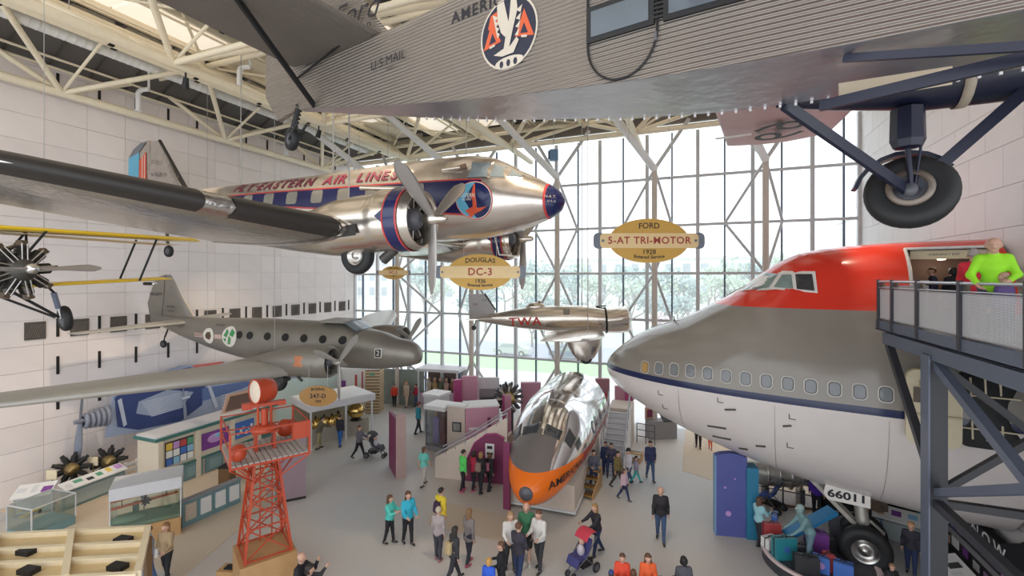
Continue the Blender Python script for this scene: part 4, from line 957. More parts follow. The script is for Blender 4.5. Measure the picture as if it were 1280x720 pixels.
for x in (0.06, 3.0):
    MB().beam((x, 13.7, 6.92), (x, 11.45, 4.5), 0.14, 0.14, bdark).build('brace', br_)
    MB().beam((x, 11.35, 6.85), (x, 5.45, 4.25), 0.15, 0.15, bsteel).build('brace', br_)
    MB().beam((x, 11.35, 4.32), (x, 5.45, 7.0), 0.14, 0.14, bsteel).build('brace', br_)
    MB().beam((x, 11.35, 4.15), (x, 5.45, 4.15), 0.15, 0.15, bdark).build('tie_beam', br_)
MB().beam((0.1, 11.4, 4.12), (3.0, 11.4, 4.12), 0.14, 0.14, bdark).build('tie_beam', br_)
MB().beam((0.1, 11.4, 4.3), (3.0, 11.4, 6.9), 0.12, 0.12, bdark).build('brace', br_)
MB().beam((0.1, 11.4, 6.85), (3.0, 11.4, 4.3), 0.12, 0.12, bdark).build('brace', br_)
for y in (4.2, 7.0, 9.3, 13.2): MB().box((1.5, y, 7.1), (2.9, 0.1, 0.2), bdark).build('cross_beam', br_)
PY_ = [14.0, 13.15, 11.85, 10.2, 8.45, 6.6, 4.8]
for y in PY_: MB().box((-0.05, y, 7.85), (0.06, 0.09, 1.2), bdark).box((0.03, y-0.03, 7.85), (0.04, 0.14, 1.1), mat('olive steel edge', (0.20, 0.17, 0.13), 0.5)).build('rail_post', br_)
MB().tube((-0.05, 4.0, 8.40), (-0.05, 14.05, 8.40), 0.028, rail_m).build('handrail', br_)
MB().tube((-0.05, 4.0, 8.26), (-0.05, 14.05, 8.26), 0.014, rail_m).build('mid_rail', br_)
for a, c in zip(PY_[1:], PY_[:-1]):
    MB().box((-0.03, (a+c)/2, 7.86), (0.012, c-a-0.10, 0.72), perf).build('perforated_panel', br_)
    MB().beam((-0.03, a+0.05, 8.22), (-0.03, c-0.05, 8.22), 0.03, 0.02, rail_m).beam((-0.03, a+0.05, 7.5), (-0.03, c-0.05, 7.5), 0.03, 0.02, rail_m).build('panel_frame', br_)
MB().tube((-0.05, 14.05, 8.40), (1.3, 15.0, 8.40), 0.028, rail_m).box((0.62, 14.52, 7.9), (1.65, 0.02, 0.8), perf, rz=math.atan2(0.95, 1.35)).build('end_rail', br_)
MB().box((3.05, 9.2, 7.95), (0.03, 9.6, 0.95), glassy('bridge glass')).build('glass_side', br_)

# ================================================================ olive twin-engined airliner (left)
olive = paint('dull olive grey skin', (0.245, 0.225, 0.195), [], 0.40, 0.45, bump=0.10, bscale=6, var=0.10)
olive_w = paint('dull olive wing', (0.42, 0.40, 0.36), [], 0.42, 0.3, bump=0.08, bscale=6, var=0.10)
od = mat('olive plane black', (0.03, 0.03, 0.03), 0.5)  # plain near-black for legs, pipes and wheel boxes
bo = thing('twin_engine_airliner', 'olive-grey low-winged airliner with two round emblems hanging along the left wall', 'aircraft', (-9.802, 14.897, 5.851), (R(2.27), R(0.5), R(6.02)))
bo.scale = (0.915, 0.915, 0.915)
HB = Hull([(-0.16, -0.40, 0.02, 0.02, 0.02, 2), (-0.08, -0.38, 0.26, 0.28, 0.24, 2), (0.1, -0.35, 0.42, 0.46, 0.36, 2), (0.45, -0.30, 0.56, 0.58, 0.50, 2), (0.9, -0.26, 0.64, 0.60, 0.62, 2), (1.7, -0.2, 0.78, 0.78, 0.78, 2.1), (2.6, -0.12, 0.86, 0.84, 0.9, 2.2), (3.4, -0.08, 0.9, 1.0, 0.95, 2.3), (7.8, -0.05, 0.9, 1.0, 0.95, 2.3), (10, 0.1, 0.72, 0.80, 0.82, 2.2), (12.4, 0.38, 0.42, 0.50, 0.55, 2), (14.8, 0.72, 0.06, 0.18, 0.14, 2)])
b = MB(); HB.mesh(b, olive, 50, 32); b.build('fuselage', bo)
b = MB(); b.loft([[(-2.55, -0.62, 0.66), (-2.4, 0, 0.72), (-2.55, 0.62, 0.66)], [(-3.15, -0.62, 1.0), (-3.25, 0, 1.06), (-3.15, 0.62, 1.0)]], cg, caps=(False, False), closed=False); b.build('windscreen', bo)
b = MB(); b.box((-3.75, 0, 1.0), (1.25, 1.2, 0.08), olive); b.build('cockpit_roof', bo)
for sg in (-1, 1):
    for s in (3.05, 4.0, 4.95, 5.9, 6.85, 7.8, 8.4):
        q = MB(); patch(q, circ(0.19, 12, (s, 0.30), 0.17), dark, lambda a, c: HB.side(a, c, sg, 0.012), 2); q.build('cabin_window', bo)
wt_p = mat('white emblem paint', (0.72, 0.68, 0.62), 0.5); grn = mat('emblem green', (0.05, 0.30, 0.10), 0.5); tanp = mat('emblem pink tan', (0.60, 0.42, 0.36), 0.5)
lo = lambda s0, z0, r, off: (lambda a, c: HB.side(s0-a*r, z0+c*r, -1, off))
q = MB()
f1 = lo(9.0, 0.18, 0.46, 0.02); f2 = lo(9.0, 0.18, 0.46, 0.03)
patch(q, circ(1, 24), wt_p, f1, 2)
for poly in ([(-0.75, 0.1), (-0.3, -0.1), (-0.1, 0.5), (-0.45, 0.75)], [(0.0, 0.2), (0.55, 0.0), (0.75, 0.45), (0.2, 0.8)], [(-0.2, -0.7), (0.15, -0.75), (0.3, -0.1), (-0.05, 0.1)], [(-0.8, -0.2), (-0.5, -0.55), (-0.35, -0.2)]): patch(q, poly, grn, f2)
q.build('globe_emblem', bo)
q = MB(); f1 = lo(10.35, 0.14, 0.36, 0.02); f2 = lo(10.35, 0.14, 0.36, 0.03)
patch(q, circ(1, 24), wt_p, f1, 2); patch(q, [(-0.5, -0.3), (0.2, -0.5), (0.55, 0.0), (0.3, 0.55), (-0.3, 0.45), (-0.55, 0.1)], mat('emblem brown', (0.10, 0.06, 0.03), 0.5), f2); q.build('animal_emblem', bo)
q = MB()
for s0, s1 in ((11.35, 10.75), (9.95, 9.5)): patch(q, [(s0, 0.05), (s1, 0.05), (s1, 0.24), (s0, 0.24)], tanp, lambda a, c: HB.side(a, c, -1, 0.02))
letters(q, 'ROUTE', 0.16, ink, lambda a, c: HB.side(11.05-a, 0.15+c, -1, 0.03)); letters(q, 'AIR RACE', 0.13, ink, lambda a, c: HB.side(9.75-a, 0.65+c, -1, 0.02)); letters(q, 'LONDON', 0.12, ink, lambda a, c: HB.side(9.75-a, 0.52+c, -1, 0.02)) if False else None
q.build('emblem_ribbons', bo)
q = MB(); patch(q, rrect(0.30, 0.38, 0.03, 2, (1.45, -0.18)), wt_p, lambda a, c: HB.side(a, c, -1, 0.015), 2); patch(q, rrect(0.24, 0.32, 0.03, 2, (1.45, -0.18)), od, lambda a, c: HB.side(a, c, -1, 0.02), 2); letters(q, '2', 0.3, wt_p, lambda a, c: HB.side(1.45-a, -0.18+c, -1, 0.025)); q.build('nose_badge', bo)
WB = [(0.6, -2.9, -0.72, 4.7, 0.15), (3.4, -3.8, -0.56, 3.9, 0.15), (9.6, -6.5, -0.02, 2.2, 0.13), (11.0, -7.5, 0.1, 1.0, 0.11)]
for sg in (-1, 1):
    sec = [(sg*y, *r) for y, *r in WB]; q = MB(); wing(q, olive_w, sec if sg > 0 else sec[::-1]); q.build('wing', bo)
HN = Hull([(2.1, -0.15, 0.52, 0.52, 0.52, 2), (2.3, -0.15, 0.60, 0.60, 0.60, 2), (3.1, -0.15, 0.62, 0.62, 0.64, 2), (4.2, -0.2, 0.58, 0.5, 0.62, 2), (5.6, -0.4, 0.4, 0.3, 0.45, 2), (7.0, -0.55, 0.12, 0.1, 0.12, 2)])
for sg in (-1, 1):
    e = structure('engine_nacelle', bo, (0, sg*2.7, 0))
    q = MB(); HN.mesh(q, olive, 30, 28, a=2.1, caps=(False, True)); q.lathe([(-2.1, 0.52), (-2.12, 0.48), (-2.3, 0.46), (-2.7, 0.45)], olive, (0, 0, -0.15), (1, 0, 0), 28); q.build('cowling', e)
    q = MB(); q.lathe([(-2.7, 0.46), (-2.7, 0.01)], black, (0, 0, -0.15), (1, 0, 0), 20); q.lathe([(-2.6, 0.2), (-2.2, 0.15), (-2.1, 0.0)], steel_d, (0, 0, -0.15), (1, 0, 0), 12)
    for k in range(9):
        a = 2*PI*k/9; q.tube((-2.4, 0.12*math.cos(a), -0.15+0.12*math.sin(a)), (-2.4, 0.44*math.cos(a), -0.15+0.44*math.sin(a)), 0.085, dk_eng, n=7)
    q.build('radial_engine', e)
    q = MB()
    for a in (R(180), R(-55), R(62)): blade(q, mat('pale propeller blade', (0.50, 0.48, 0.46), 0.4, 0.4), 0.08, 1.45, 0.27, a, (-1.88, 0, -0.15), 0.04, 0.35, 0.95)
    q.lathe([(-0.2, 0.10), (0.05, 0.12), (0.12, 0.06), (0.14, 0.0)], gm, (-1.9, 0, -0.15), (1, 0, 0), 12); q.build('propeller', e)
    q = MB(); patch(q, [(2.95, 0.12), (3.35, 0.12), (3.35, -0.25), (2.95, -0.25)], mat('copper patch', (0.50, 0.18, 0.08), 0.45), lambda a, c: HN.side(a, c, sg, 0.012), 2); q.build('exhaust_patch', e)
    q = MB(); q.box((-4.7, 0, -0.95), (1.0, 0.4, 0.16), od); wheel(q, rubber, steel_d, (-4.6, 0, -1.05), 0.38, 0.25, (0, 1, 0), 18); q.build('main_wheel', e)
    q = MB(); q.tube((-3.4, sg*0.35, -0.7), (-3.2, sg*0.35, -0.85), 0.05, od).tube((-4.2, sg*0.35, -0.7), (-4.0, sg*0.35, -0.85), 0.05, od); q.build('exhaust', e)
q = MB(); fin(q, olive, [(0.75, -11.9, 2.4, 0.09, 0), (1.8, -12.7, 1.45, 0.09, 0), (2.6, -13.15, 0.85, 0.09, 0), (2.92, -13.4, 0.4, 0.08, 0)]); q.build('fin', bo)
q = MB(); q.prism([(-13.75, 2.92), (-14.2, 2.8), (-14.6, 2.3), (-14.95, 1.5), (-14.85, 0.9), (-14.4, 0.45), (-14.1, 0.5), (-13.9, 1.8)], olive, (0, 0, 0), (1, 0, 0), (0, 0, 1), 0.1); q.build('rudder', bo)
q = MB(); letters(q, 'NR-257Y', 0.22, ink, lambda a, c: (-14.35+a, -0.07, 1.95+c)); letters(q, 'MODEL', 0.16, ink, lambda a, c: (-13.3+a, -0.16, 1.35+c)); letters(q, '247-D', 0.16, ink, lambda a, c: (-13.3+a, -0.16, 1.15+c)); q.build('fin_lettering', bo)
q = MB(); wing(q, olive_w, [(-3.7, -13.7, 0.55, 0.9, 0.09), (-0.2, -12.0, 0.62, 2.1, 0.1), (0.2, -12.0, 0.62, 2.1, 0.1), (3.7, -13.7, 0.55, 0.9, 0.09)]); q.build('tailplane', bo)
q = MB(); q.tube((-13.6, 0, 0.45), (-13.95, 0, -0.2), 0.04, od).tube((-13.95, 0, -0.2), (-14.05, 0, -0.5), 0.03, od); wheel(q, rubber, steel_d, (-14.05, 0, -0.54), 0.19, 0.12, (0, 1, 0), 14); q.build('tail_wheel', bo)
cables(bo, [(-4.7, -2.75, 0.2), (-4.7, 2.75, 0.2), (-11.2, 0, 0.8)], 17.5)

# ================================================================ silver mail plane in front of the glass
al = thing('mail_plane', 'small silver low-wing mail plane with red letters hanging before the glass wall', 'aircraft', (-3.473, 24.888, 6.347), (R(-0.96), R(-2.89), R(17.35)))
HA = Hull([(1.15, -0.02, 0.60, 0.64, 0.66, 2), (2.2, 0.08, 0.58, 0.70, 0.66, 2), (3.45, 0.12, 0.56, 0.72, 0.68, 2), (4.6, 0.18, 0.5, 0.66, 0.62, 2), (6.1, 0.24, 0.36, 0.48, 0.45, 2), (7.0, 0.28, 0.22, 0.30, 0.30, 2), (8.35, 0.36, 0.04, 0.08, 0.08, 2)])
b = MB(); HA.mesh(b, alu, 30, 28, a=1.15); b.build('fuselage', al)
b = MB(); b.lathe([(0.05, 0.60), (0.08, 0.66), (0.0, 0.69), (-0.5, 0.70), (-1.05, 0.68)], alu, (0, 0, -0.06), (1, 0, 0), 28); b.lathe([(-0.2, 0.6), (-0.2, 0.01)], black, (0, 0, -0.06), (1, 0, 0), 20); b.build('cowling', al)
b = MB()
for k in range(9):
    a = 2*PI*k/9; b.tube((-0.05, 0.15*math.cos(a), -0.06+0.15*math.sin(a)), (-0.05, 0.58*math.cos(a), -0.06+0.58*math.sin(a)), 0.09, dk_eng, n=7)
b.lathe([(-0.1, 0.2), (0.15, 0.14), (0.2, 0.0)], steel_d, (0, 0, -0.06), (1, 0, 0), 12); b.build('radial_engine', al)
b = MB(); blade(b, chrome, 0.08, 1.35, 0.2, R(80), (0.28, 0, -0.06)); blade(b, chrome, 0.08, 1.35, 0.2, R(260), (0.28, 0, -0.06)); b.build('propeller', al)
b = MB(); b.lathe([(-1.12, 0.69), (-1.05, 0.70)], black, (0, 0, -0.06), (1, 0, 0), 24); b.build('cowl_gap', al)
WA = [(0.5, -1.25, -0.72, 3.2, 0.16), (2.2, -1.4, -0.66, 3.0, 0.15), (5.6, -2.2, -0.36, 2.3, 0.12), (6.3, -2.8, -0.28, 1.2, 0.1)]
for sg in (-1, 1):
    sec = [(sg*y, *r) for y, *r in WA]; q = MB(); wing(q, alu, sec if sg > 0 else sec[::-1]); q.build('wing', al)
    q = MB(); q.loft([[(-2.4+0.85*math.cos(a)*k, sg*1.9+0.24*math.sin(a)*k, z) for a in [2*PI*i/16 for i in range(16)]] for z, k in ((-0.75, 1.0), (-1.1, 0.95), (-1.5, 0.72), (-1.75, 0.5), (-1.86, 0.25))], alu); q.build('wheel_trouser', al)
    q = MB(); wheel(q, rubber, chrome, (-2.35, sg*1.9, -1.72), 0.3, 0.18, (0, 1, 0), 16); q.build('main_wheel', al)
q = MB(); letters(q, 'TWA', 0.62, mat('red letters', (0.55, 0.04, 0.03), 0.4), lambda a, c: HA.side(5.35-a*1.15, 0.06+c, -1, 0.02), bold=0.012, spacing=1.1, sub=1); q.build('side_lettering', al)
q = MB(); patch(q, rrect(0.34, 0.28, 0.05, 3, (3.15, 0.5)), cw, lambda a, c: HA.side(a, c, -1, 0.015), 2); q.build('cabin_window', al)
q = MB(); q.ell((-4.75, 0, 0.82), (0.55, 0.24, 0.25), alu); q.build('headrest', al)
q = MB(); q.ell((-4.55, 0, 1.02), (0.12, 0.1, 0.12), mat('brown leather', (0.30, 0.16, 0.09), 0.6)); q.build('pilot_cap', al)
q = MB(); q.tube((-2.3, 0, 0.75), (-2.3, 0, 1.5), 0.012, black, n=5).box((-1.3, 0, 0.7), (0.5, 0.3, 0.05), black); q.build('radio_mast', al)
q = MB(); q.prism([(-8.38, 0.35), (-8.38, 1.66), (-7.55, 1.66), (-6.95, 0.72), (-7.2, 0.45)], mat('dull aluminium fin', (0.30, 0.28, 0.27), 0.4, 0.4), (0, 0, 0), (1, 0, 0), (0, 0, 1), 0.1); q.build('fin', al)
q = MB(); q.beam((-7.5, 0, 1.66), (-6.95, 0, 0.74), 0.08, 0.12, boot); q.build('fin_boot', al)
q = MB(); letters(q, 'NC', 0.2, maroon, lambda a, c: (-8.0+a, -0.06, 1.1+c)); letters(q, '11Y', 0.16, ink, lambda a, c: (-7.5+a, -0.06, 1.3+c)); q.build('fin_lettering', al)
q = MB(); wing(q, alu, [(-2.0, -7.6, 0.4, 0.7, 0.09), (0, -7.1, 0.38, 1.3, 0.09), (2.0, -7.6, 0.4, 0.7, 0.09)]); q.build('tailplane', al)
q = MB(); q.tube((-8.0, 0, 0.28), (-8.15, 0, -0.1), 0.03, black); wheel(q, rubber, steel_d, (-8.17, 0, -0.17), 0.13, 0.1, (0, 1, 0), 14); q.build('tail_wheel', al)
cables(al, [(-2.2, -2.0, -0.4), (-2.2, 2.0, -0.4), (-6.0, 0, 0.7)], 17.5, 0.02)

# ================================================================ yellow biplane at the left edge
yel = mat('glossy chrome yellow', (0.93, 0.62, 0.012), 0.3, coat=0.3); yelu = mat('cream wing fabric', (0.74, 0.60, 0.38), 0.6)
bp = thing('biplane', 'yellow-winged biplane with an exposed radial engine hanging at the left edge', 'aircraft', (-14.55, 5.58, 8.67), (0, 0, R(8)))
q = MB()
for r_, ph_ in ((0.0, 0),):
    for k in range(9):
        a = 2*PI*k/9+0.1; c, s_ = math.cos(a), math.sin(a)
        q.tube((0.1, 0.2*c, 0.2*s_), (0.1, 0.36*c, 0.36*s_), 0.10, dk_eng, n=10)
        for f in range(7): q.lathe([(0, 0.09), (0, 0.13), (0.018, 0.13), (0.018, 0.09)], mat('cylinder fins', (0.035, 0.03, 0.026), 0.45, 0.3), (0.1, (0.34+0.034*f)*c, (0.34+0.034*f)*s_), (0, c, s_), 10)
        q.box((0.1, 0.63*c, 0.63*s_), (0.2, 0.12, 0.12), mat('bronze rocker box', (0.13, 0.09, 0.06), 0.4, 0.5), rot=Matrix.Rotation(a, 3, 'X'))
        q.tube((0.26, 0.22*c-0.05*s_, 0.22*s_+0.05*c), (0.2, 0.62*c-0.05*s_, 0.62*s_+0.05*c), 0.016, chrome, n=5).tube((0.26, 0.22*c+0.05*s_, 0.22*s_-0.05*c), (0.2, 0.62*c+0.05*s_, 0.62*s_-0.05*c), 0.016, chrome, n=5)
        q.tube((0.0, 0.6*c, 0.6*s_), (-0.3, 0.48*math.cos(a+0.2), 0.48*math.sin(a+0.2)), 0.035, mat('bronze rocker box', (0.28, 0.2, 0.13)), n=6)
q.lathe([(-0.25, 0.30), (0.2, 0.30), (0.34, 0.2), (0.42, 0.10), (0.5, 0.08)], dk_eng, (0, 0, 0), (1, 0, 0), 18, caps=(True, True)); q.build('radial_engine', bp)
q = MB()
for a in (R(-88), R(92)): blade(q, mat('grey wooden propeller', (0.33, 0.30, 0.29), 0.4, 0.2), 0.05, 1.42, 0.24, a, (0.52, 0, 0.03), 0.06, twist=0.9)
q.lathe([(-0.05, 0.12), (0.06, 0.12), (0.1, 0.05), (0.12, 0.0)], chrome, (0.52, 0, 0.03), (1, 0, 0), 12); q.build('propeller', bp)
HP = Hull([(0.2, 0, 0.42, 0.42, 0.42, 2), (1.2, 0, 0.5, 0.55, 0.5, 2.3), (3.5, 0.02, 0.45, 0.5, 0.45, 2.3), (6.3, 0.12, 0.1, 0.2, 0.15, 2)])
q = MB(); HP.mesh(q, mat('black fuselage paint', (0.03, 0.03, 0.035), 0.35), 20, 20, a=0.2); q.build('fuselage', bp)
for nm, z0, x0, ch, sp, dih in (('upper_wing', 0.98, -0.25, 1.35, 5.1, 0.02), ('lower_wing', -0.42, -0.75, 1.15, 4.5, 0.045)):
    q = MB(); wing(q, yel, [(-sp-0.2, x0-0.35, z0+dih*sp, ch*0.5, 0.09), (-sp+0.3, x0, z0+dih*sp, ch, 0.10), (0, x0, z0, ch, 0.10), (sp-0.3, x0, z0+dih*sp, ch, 0.10), (sp+0.2, x0-0.35, z0+dih*sp, ch*0.5, 0.09)]); w_ = q.build(nm, bp)
    if nm == 'upper_wing':
        q = MB(); q.box((x0-0.75, 0, z0-0.075), (0.9, 2*sp-1.2, 0.01), yelu); q.build('fabric_underside', w_)
for sg in (-1, 1):
    for dx in (-0.45, -1.25):
        MB().tube((dx-0.25, sg*3.3, -0.27), (dx+0.1, sg*3.55, 1.0), 0.03, black).build('interplane_strut', bp)
    for dx in (-0.4, -1.1): MB().tube((dx, sg*0.42, 0.4), (dx+0.1, sg*0.75, 0.98), 0.028, black).build('cabane_strut', bp)
    MB().tube((-0.4, sg*0.42, 0.4), (-1.0, sg*0.75, 0.98), 0.025, black).build('cabane_strut', bp)
    MB().tube((-0.45, sg*0.1, -0.45), (-0.35, sg*1.05, -1.18), 0.035, black).tube((-1.2, sg*0.1, -0.5), (-0.4, sg*1.0, -1.18), 0.03, black).build('axle_strut', bp)
    MB().tube((-0.3, sg*0.62, -0.2), (-0.3, sg*0.95, -0.6), 0.03, black).tube((-0.3, sg*0.9, -0.55), (-0.33, sg*1.02, -0.95), 0.06, mat('blue grey sleeve', (0.12, 0.14, 0.2), 0.5)).tube((-0.33, sg*1.02, -0.9), (-0.35, sg*1.08, -1.2), 0.035, chrome).build('shock_leg', bp)
    q = MB(); wheel(q, rubber, steel_d, (-0.36, sg*1.18, -1.22), 0.33, 0.18, (0.3, 1, 0.1), 24, 0.6); q.build('main_wheel', bp)
MB().tube((-0.9, 3.6, -0.36), (-0.55, 3.6, -0.36), 0.05, black).ell((-0.5, 3.6, -0.36), (0.06, 0.07, 0.07), chrome).build('landing_light', bp)
cables(bp, [(-0.8, 1.0, 1.0), (-0.8, -1.0, 1.0)], 17.5)

# ================================================================ blue-grey high-wing monoplane behind the silver airliner
fc = thing('monoplane', 'blue-grey high-wing monoplane almost hidden behind the silver airliner', 'aircraft', (-16.8, 19.66, 13.4), (0, 0, R(285)))
bgp = mat('blue grey dope', (0.36, 0.41, 0.47), 0.4)
q = MB(); wing(q, bgp, [(-4.4, -0.35, 0.35, 1.0, 0.1), (-3.9, 0, 0.35, 1.7, 0.11), (3.9, 0, 0.35, 1.7, 0.11), (4.4, -0.35, 0.35, 1.0, 0.1)]); q.build('wing', fc)
HF = Hull([(-0.9, -0.35, 0.4, 0.4, 0.4, 2), (-0.4, -0.35, 0.5, 0.55, 0.5, 3), (1.8, -0.3, 0.5, 0.6, 0.5, 3), (5.2, 0.0, 0.08, 0.25, 0.15, 2.5)])
q = MB(); HF.mesh(q, bgp, 20, 20, a=-0.9); q.build('fuselage', fc)
q = MB(); q.prism([(-4.6, 0.1), (-5.5, 0.1), (-5.6, 1.0), (-5.1, 1.1)], bgp, (0, 0, 0), (1, 0, 0), (0, 0, 1), 0.06); wing(q, bgp, [(-1.4, -4.5, 0.1, 0.9, 0.08), (1.4, -4.5, 0.1, 0.9, 0.08)]); q.build('tail', fc)
q = MB(); blade(q, chrome, 0.08, 1.2, 0.2, R(40), (1.1, 0, -0.35)); blade(q, chrome, 0.08, 1.2, 0.2, R(220), (1.1, 0, -0.35)); q.build('propeller', fc)
cables(fc, [(-0.6, 1.5, 0.4), (-0.6, -1.5, 0.4)], 17.5)
# ================================================================ hanging name signs
ochre = mat('ochre sign face', (0.60, 0.35, 0.065), 0.45); pale = mat('pale sign bar', (0.78, 0.57, 0.29), 0.45); sgrey = mat('slate bar ends', (0.16, 0.18, 0.22), 0.4); red_l = mat('brick red letters', (0.36, 0.04, 0.03), 0.5); brz = mat('bronze sign face', (0.36, 0.19, 0.05), 0.45)
def sign(label, loc, w, face, bar, top, mid, bot, bot2, ztop, ry=0.0, mcol=None):
    t = thing('hanging_sign', label, 'sign', loc, (0, 0, R(21.9)+ry), 'hanging aircraft name signs')
    k = w; U, V = (1, 0, 0), (0, 0, 1)
    MB().prism(circ(0.5*k, 40, (0, 0), 0.275*k), face, (0, 0, 0), U, V, 0.05).build('oval_board', t)
    if bar:
        MB().prism(rrect(1.22*k, 0.185*k, 0.05*k, 3), bar, (0, -0.03, 0.0), U, V, 0.05).build('name_bar', t)
        for sx in (-1, 1): MB().prism(rrect(0.14*k, 0.20*k, 0.06*k, 4, (sx*0.62*k, 0)), sgrey, (0, -0.01, 0), U, V, 0.06).build('bar_end', t)
        q = MB()
        for sx in (-1, 1): q.prism(circ(0.018*k, 10, (sx*0.575*k, 0)), sgrey, (0, -0.06, 0), U, V, 0.02)
        q.build('bolt', t)
    q = MB()
    letters(q, top, 0.10*k, ink, lambda a, c: (a, -0.032, 0.185*k+c-a*a*0.35/k), bold=0.003); letters(q, mid, (0.155 if len(mid) < 8 else 0.122)*k, mcol or red_l, lambda a, c: (a, -0.062 if bar else -0.032, c), bold=0.006, spacing=1.1)
    letters(q, bot, 0.085*k, ink, lambda a, c: (a, -0.032, -0.14*k+c), bold=0.003); letters(q, bot2, 0.06*k, ink, lambda a, c: (a, -0.032, -0.205*k+c+a*a*0.35/k), bold=0.003)
    q.build('lettering', t)
    for sx in (-0.25, 0.25): MB().tube((sx*k, 0, 0.23*k), (sx*k, 0, ztop-loc[2]), 0.008, cablem, n=5).build('suspension_cable', t)
sign('largest ochre oval sign with a red-lettered bar hanging right of mid-hall', (-1.45, 15.58, 9.7), 2.62, ochre, pale, 'FORD', '5-AT TRI-MOTOR', '1928', 'Entered Service', 17.5)
sign('ochre oval sign with a short red name hanging under the silver airliner nose', (-6.2, 12.81, 8.67), 2.02, ochre, pale, 'DOUGLAS', 'DC-3', '1936', 'Entered Service', 10.0)
sign('small far ochre oval sign before the glass, left of the propeller', (-15.59, 21.22, 8.77), 1.36, ochre, pale, 'FAIRCHILD', 'FC-2', '1927', '', 17.5)
sign('dark bronze oval sign without a bar hanging under the olive airliner', (-11.6, 11.72, 4.59), 1.24, brz, None, 'BOEING', '247-D', '1933', '', 5.6, mcol=ink)

# ================================================================ displays on the floor
beige = mat('beige wall paint', (0.60, 0.50, 0.42), 0.6); pinkw = mat('dusty pink panel', (0.56, 0.27, 0.36), 0.55); plum = mat('plum panel', (0.20, 0.03, 0.09), 0.5); magenta = mat('magenta panel', (0.40, 0.06, 0.19), 0.5)
lgrey = mat('light grey laminate', (0.62, 0.61, 0.62), 0.5); dgrey = mat('mid grey panel', (0.27, 0.26, 0.27), 0.55); teal = mat('dull teal panel', (0.16, 0.27, 0.29), 0.5); tealD = mat('deep green trim', (0.05, 0.16, 0.14), 0.5)
wood = mat('warm plywood', (0.48, 0.28, 0.12), 0.5, var=0.15, scale=4); woodD = mat('dark walnut', (0.16, 0.085, 0.035), 0.45, var=0.2, scale=5); gold = mat('polished brass', (0.70, 0.48, 0.16), 0.25, 1.0)
caseg = glassy('display glass', (0.93, 0.97, 0.96), 0.0, 0.07); whitep = mat('white board', (0.74, 0.73, 0.71), 0.5)
def V2(p): return Vector((p[0], p[1], 0))
def wall_seg(mb, p, q, z0, z1, t, m):
    """upright slab along the floor line p-q"""
    p, q = V2(p), V2(q); d = q-p; c = (p+q)/2
    return mb.box((c.x, c.y, (z0+z1)/2), (d.length, t, z1-z0), m, math.atan2(d.y, d.x))
def face_fn(p, q, off):
    """map (metres along p-q from p, height) to a point off the face that looks at the camera side"""
    p, q = V2(p), V2(q); d = (q-p); L = d.length; d = d/L; n = Vector((d.y, -d.x, 0))
    if n.dot(-p) < 0: n = -n
    return lambda a, z: p+d*a+n*off+Vector((0, 0, z)), L
def poster(mb, p, q, a0, a1, z0, z1, m, off=0.06):
    f, L = face_fn(p, q, off); patch(mb, [(a0, z0), (a1, z0), (a1, z1), (a0, z1)], m, f)
PC = [mat('print '+n, c, 0.45) for n, c in (('blue', (0.06, 0.16, 0.50)), ('yellow', (0.70, 0.50, 0.08)), ('white', (0.75, 0.75, 0.73)), ('red', (0.50, 0.07, 0.07)), ('purple', (0.20, 0.05, 0.28)), ('sky', (0.25, 0.48, 0.68)), ('black', (0.03, 0.03, 0.035)), ('lilac', (0.50, 0.28, 0.58)), ('green', (0.10, 0.32, 0.20)), ('skin', (0.55, 0.35, 0.25)))]

# ---- red beacon tower
bred = mat('beacon red oxide', (0.45, 0.055, 0.018), 0.4)
tw = thing('beacon_tower', 'red steel lattice airway beacon tower with a drum lamp on a wooden plinth', 'tower', (-10.98, 9.17, 0.77)[:2]+(0.3,), (0, 0, R(60)))
MB().box((0, 0, 0.25), (1.35, 1.35, 1.10), wood).build('plinth', tw)
T0, T1, ZB, ZT = 0.56, 0.27, 0.80, 3.42
def leg_at(sx, sy, z): k = (z-ZB)/(ZT-ZB); r = T0+(T1-T0)*k; return (sx*r, sy*r, z)
CR = [(-1, -1), (1, -1), (1, 1), (-1, 1)]
for sx, sy in CR: MB().beam(leg_at(sx, sy, ZB), leg_at(sx, sy, ZT), 0.06, 0.06, bred).build('leg', tw)
zs = [0.84, 1.62, 2.3, 2.88, 3.38]
for (a, c) in zip(CR, CR[1:]+CR[:1]):
    for z in zs: MB().beam(leg_at(*a, z), leg_at(*c, z), 0.035, 0.035, bred).build('girt', tw)
    for z0, z1 in zip(zs[:-1], zs[1:]):
        MB().beam(leg_at(*a, z0), leg_at(*c, z1), 0.03, 0.03, bred).build('cross_brace', tw); MB().beam(leg_at(*c, z0), leg_at(*a, z1), 0.03, 0.03, bred).build('cross_brace', tw)
PS = 0.92
MB().box((0, 0, 3.46), (2*PS, 2*PS, 0.05), bred).build('platform_frame', tw)
for k in range(14): MB().box((-PS+0.066+k*0.132, 0, 3.50), (0.11, 2*PS-0.05, 0.035), mat('grey deck board', (0.42, 0.38, 0.35), 0.7, var=0.15)).build('deck_board', tw)
for sx, sy in CR:
    MB().beam((sx*PS, sy*PS, 3.44), (sx*PS, sy*PS, 4.35), 0.05, 0.05, bred).build('rail_post', tw)
    MB().beam((sx*T1, sy*T1, 2.75), (sx*PS, sy*PS, 3.44), 0.035, 0.035, bred).build('bracket', tw)
    MB().beam((sx*T1, sy*T1, 2.75), (sx*PS*0.1, sy*PS, 3.44), 0.03, 0.03, bred).build('bracket', tw); MB().beam((sx*T1, sy*T1, 2.75), (sx*PS, sy*PS*0.1, 3.44), 0.03, 0.03, bred).build('bracket', tw)
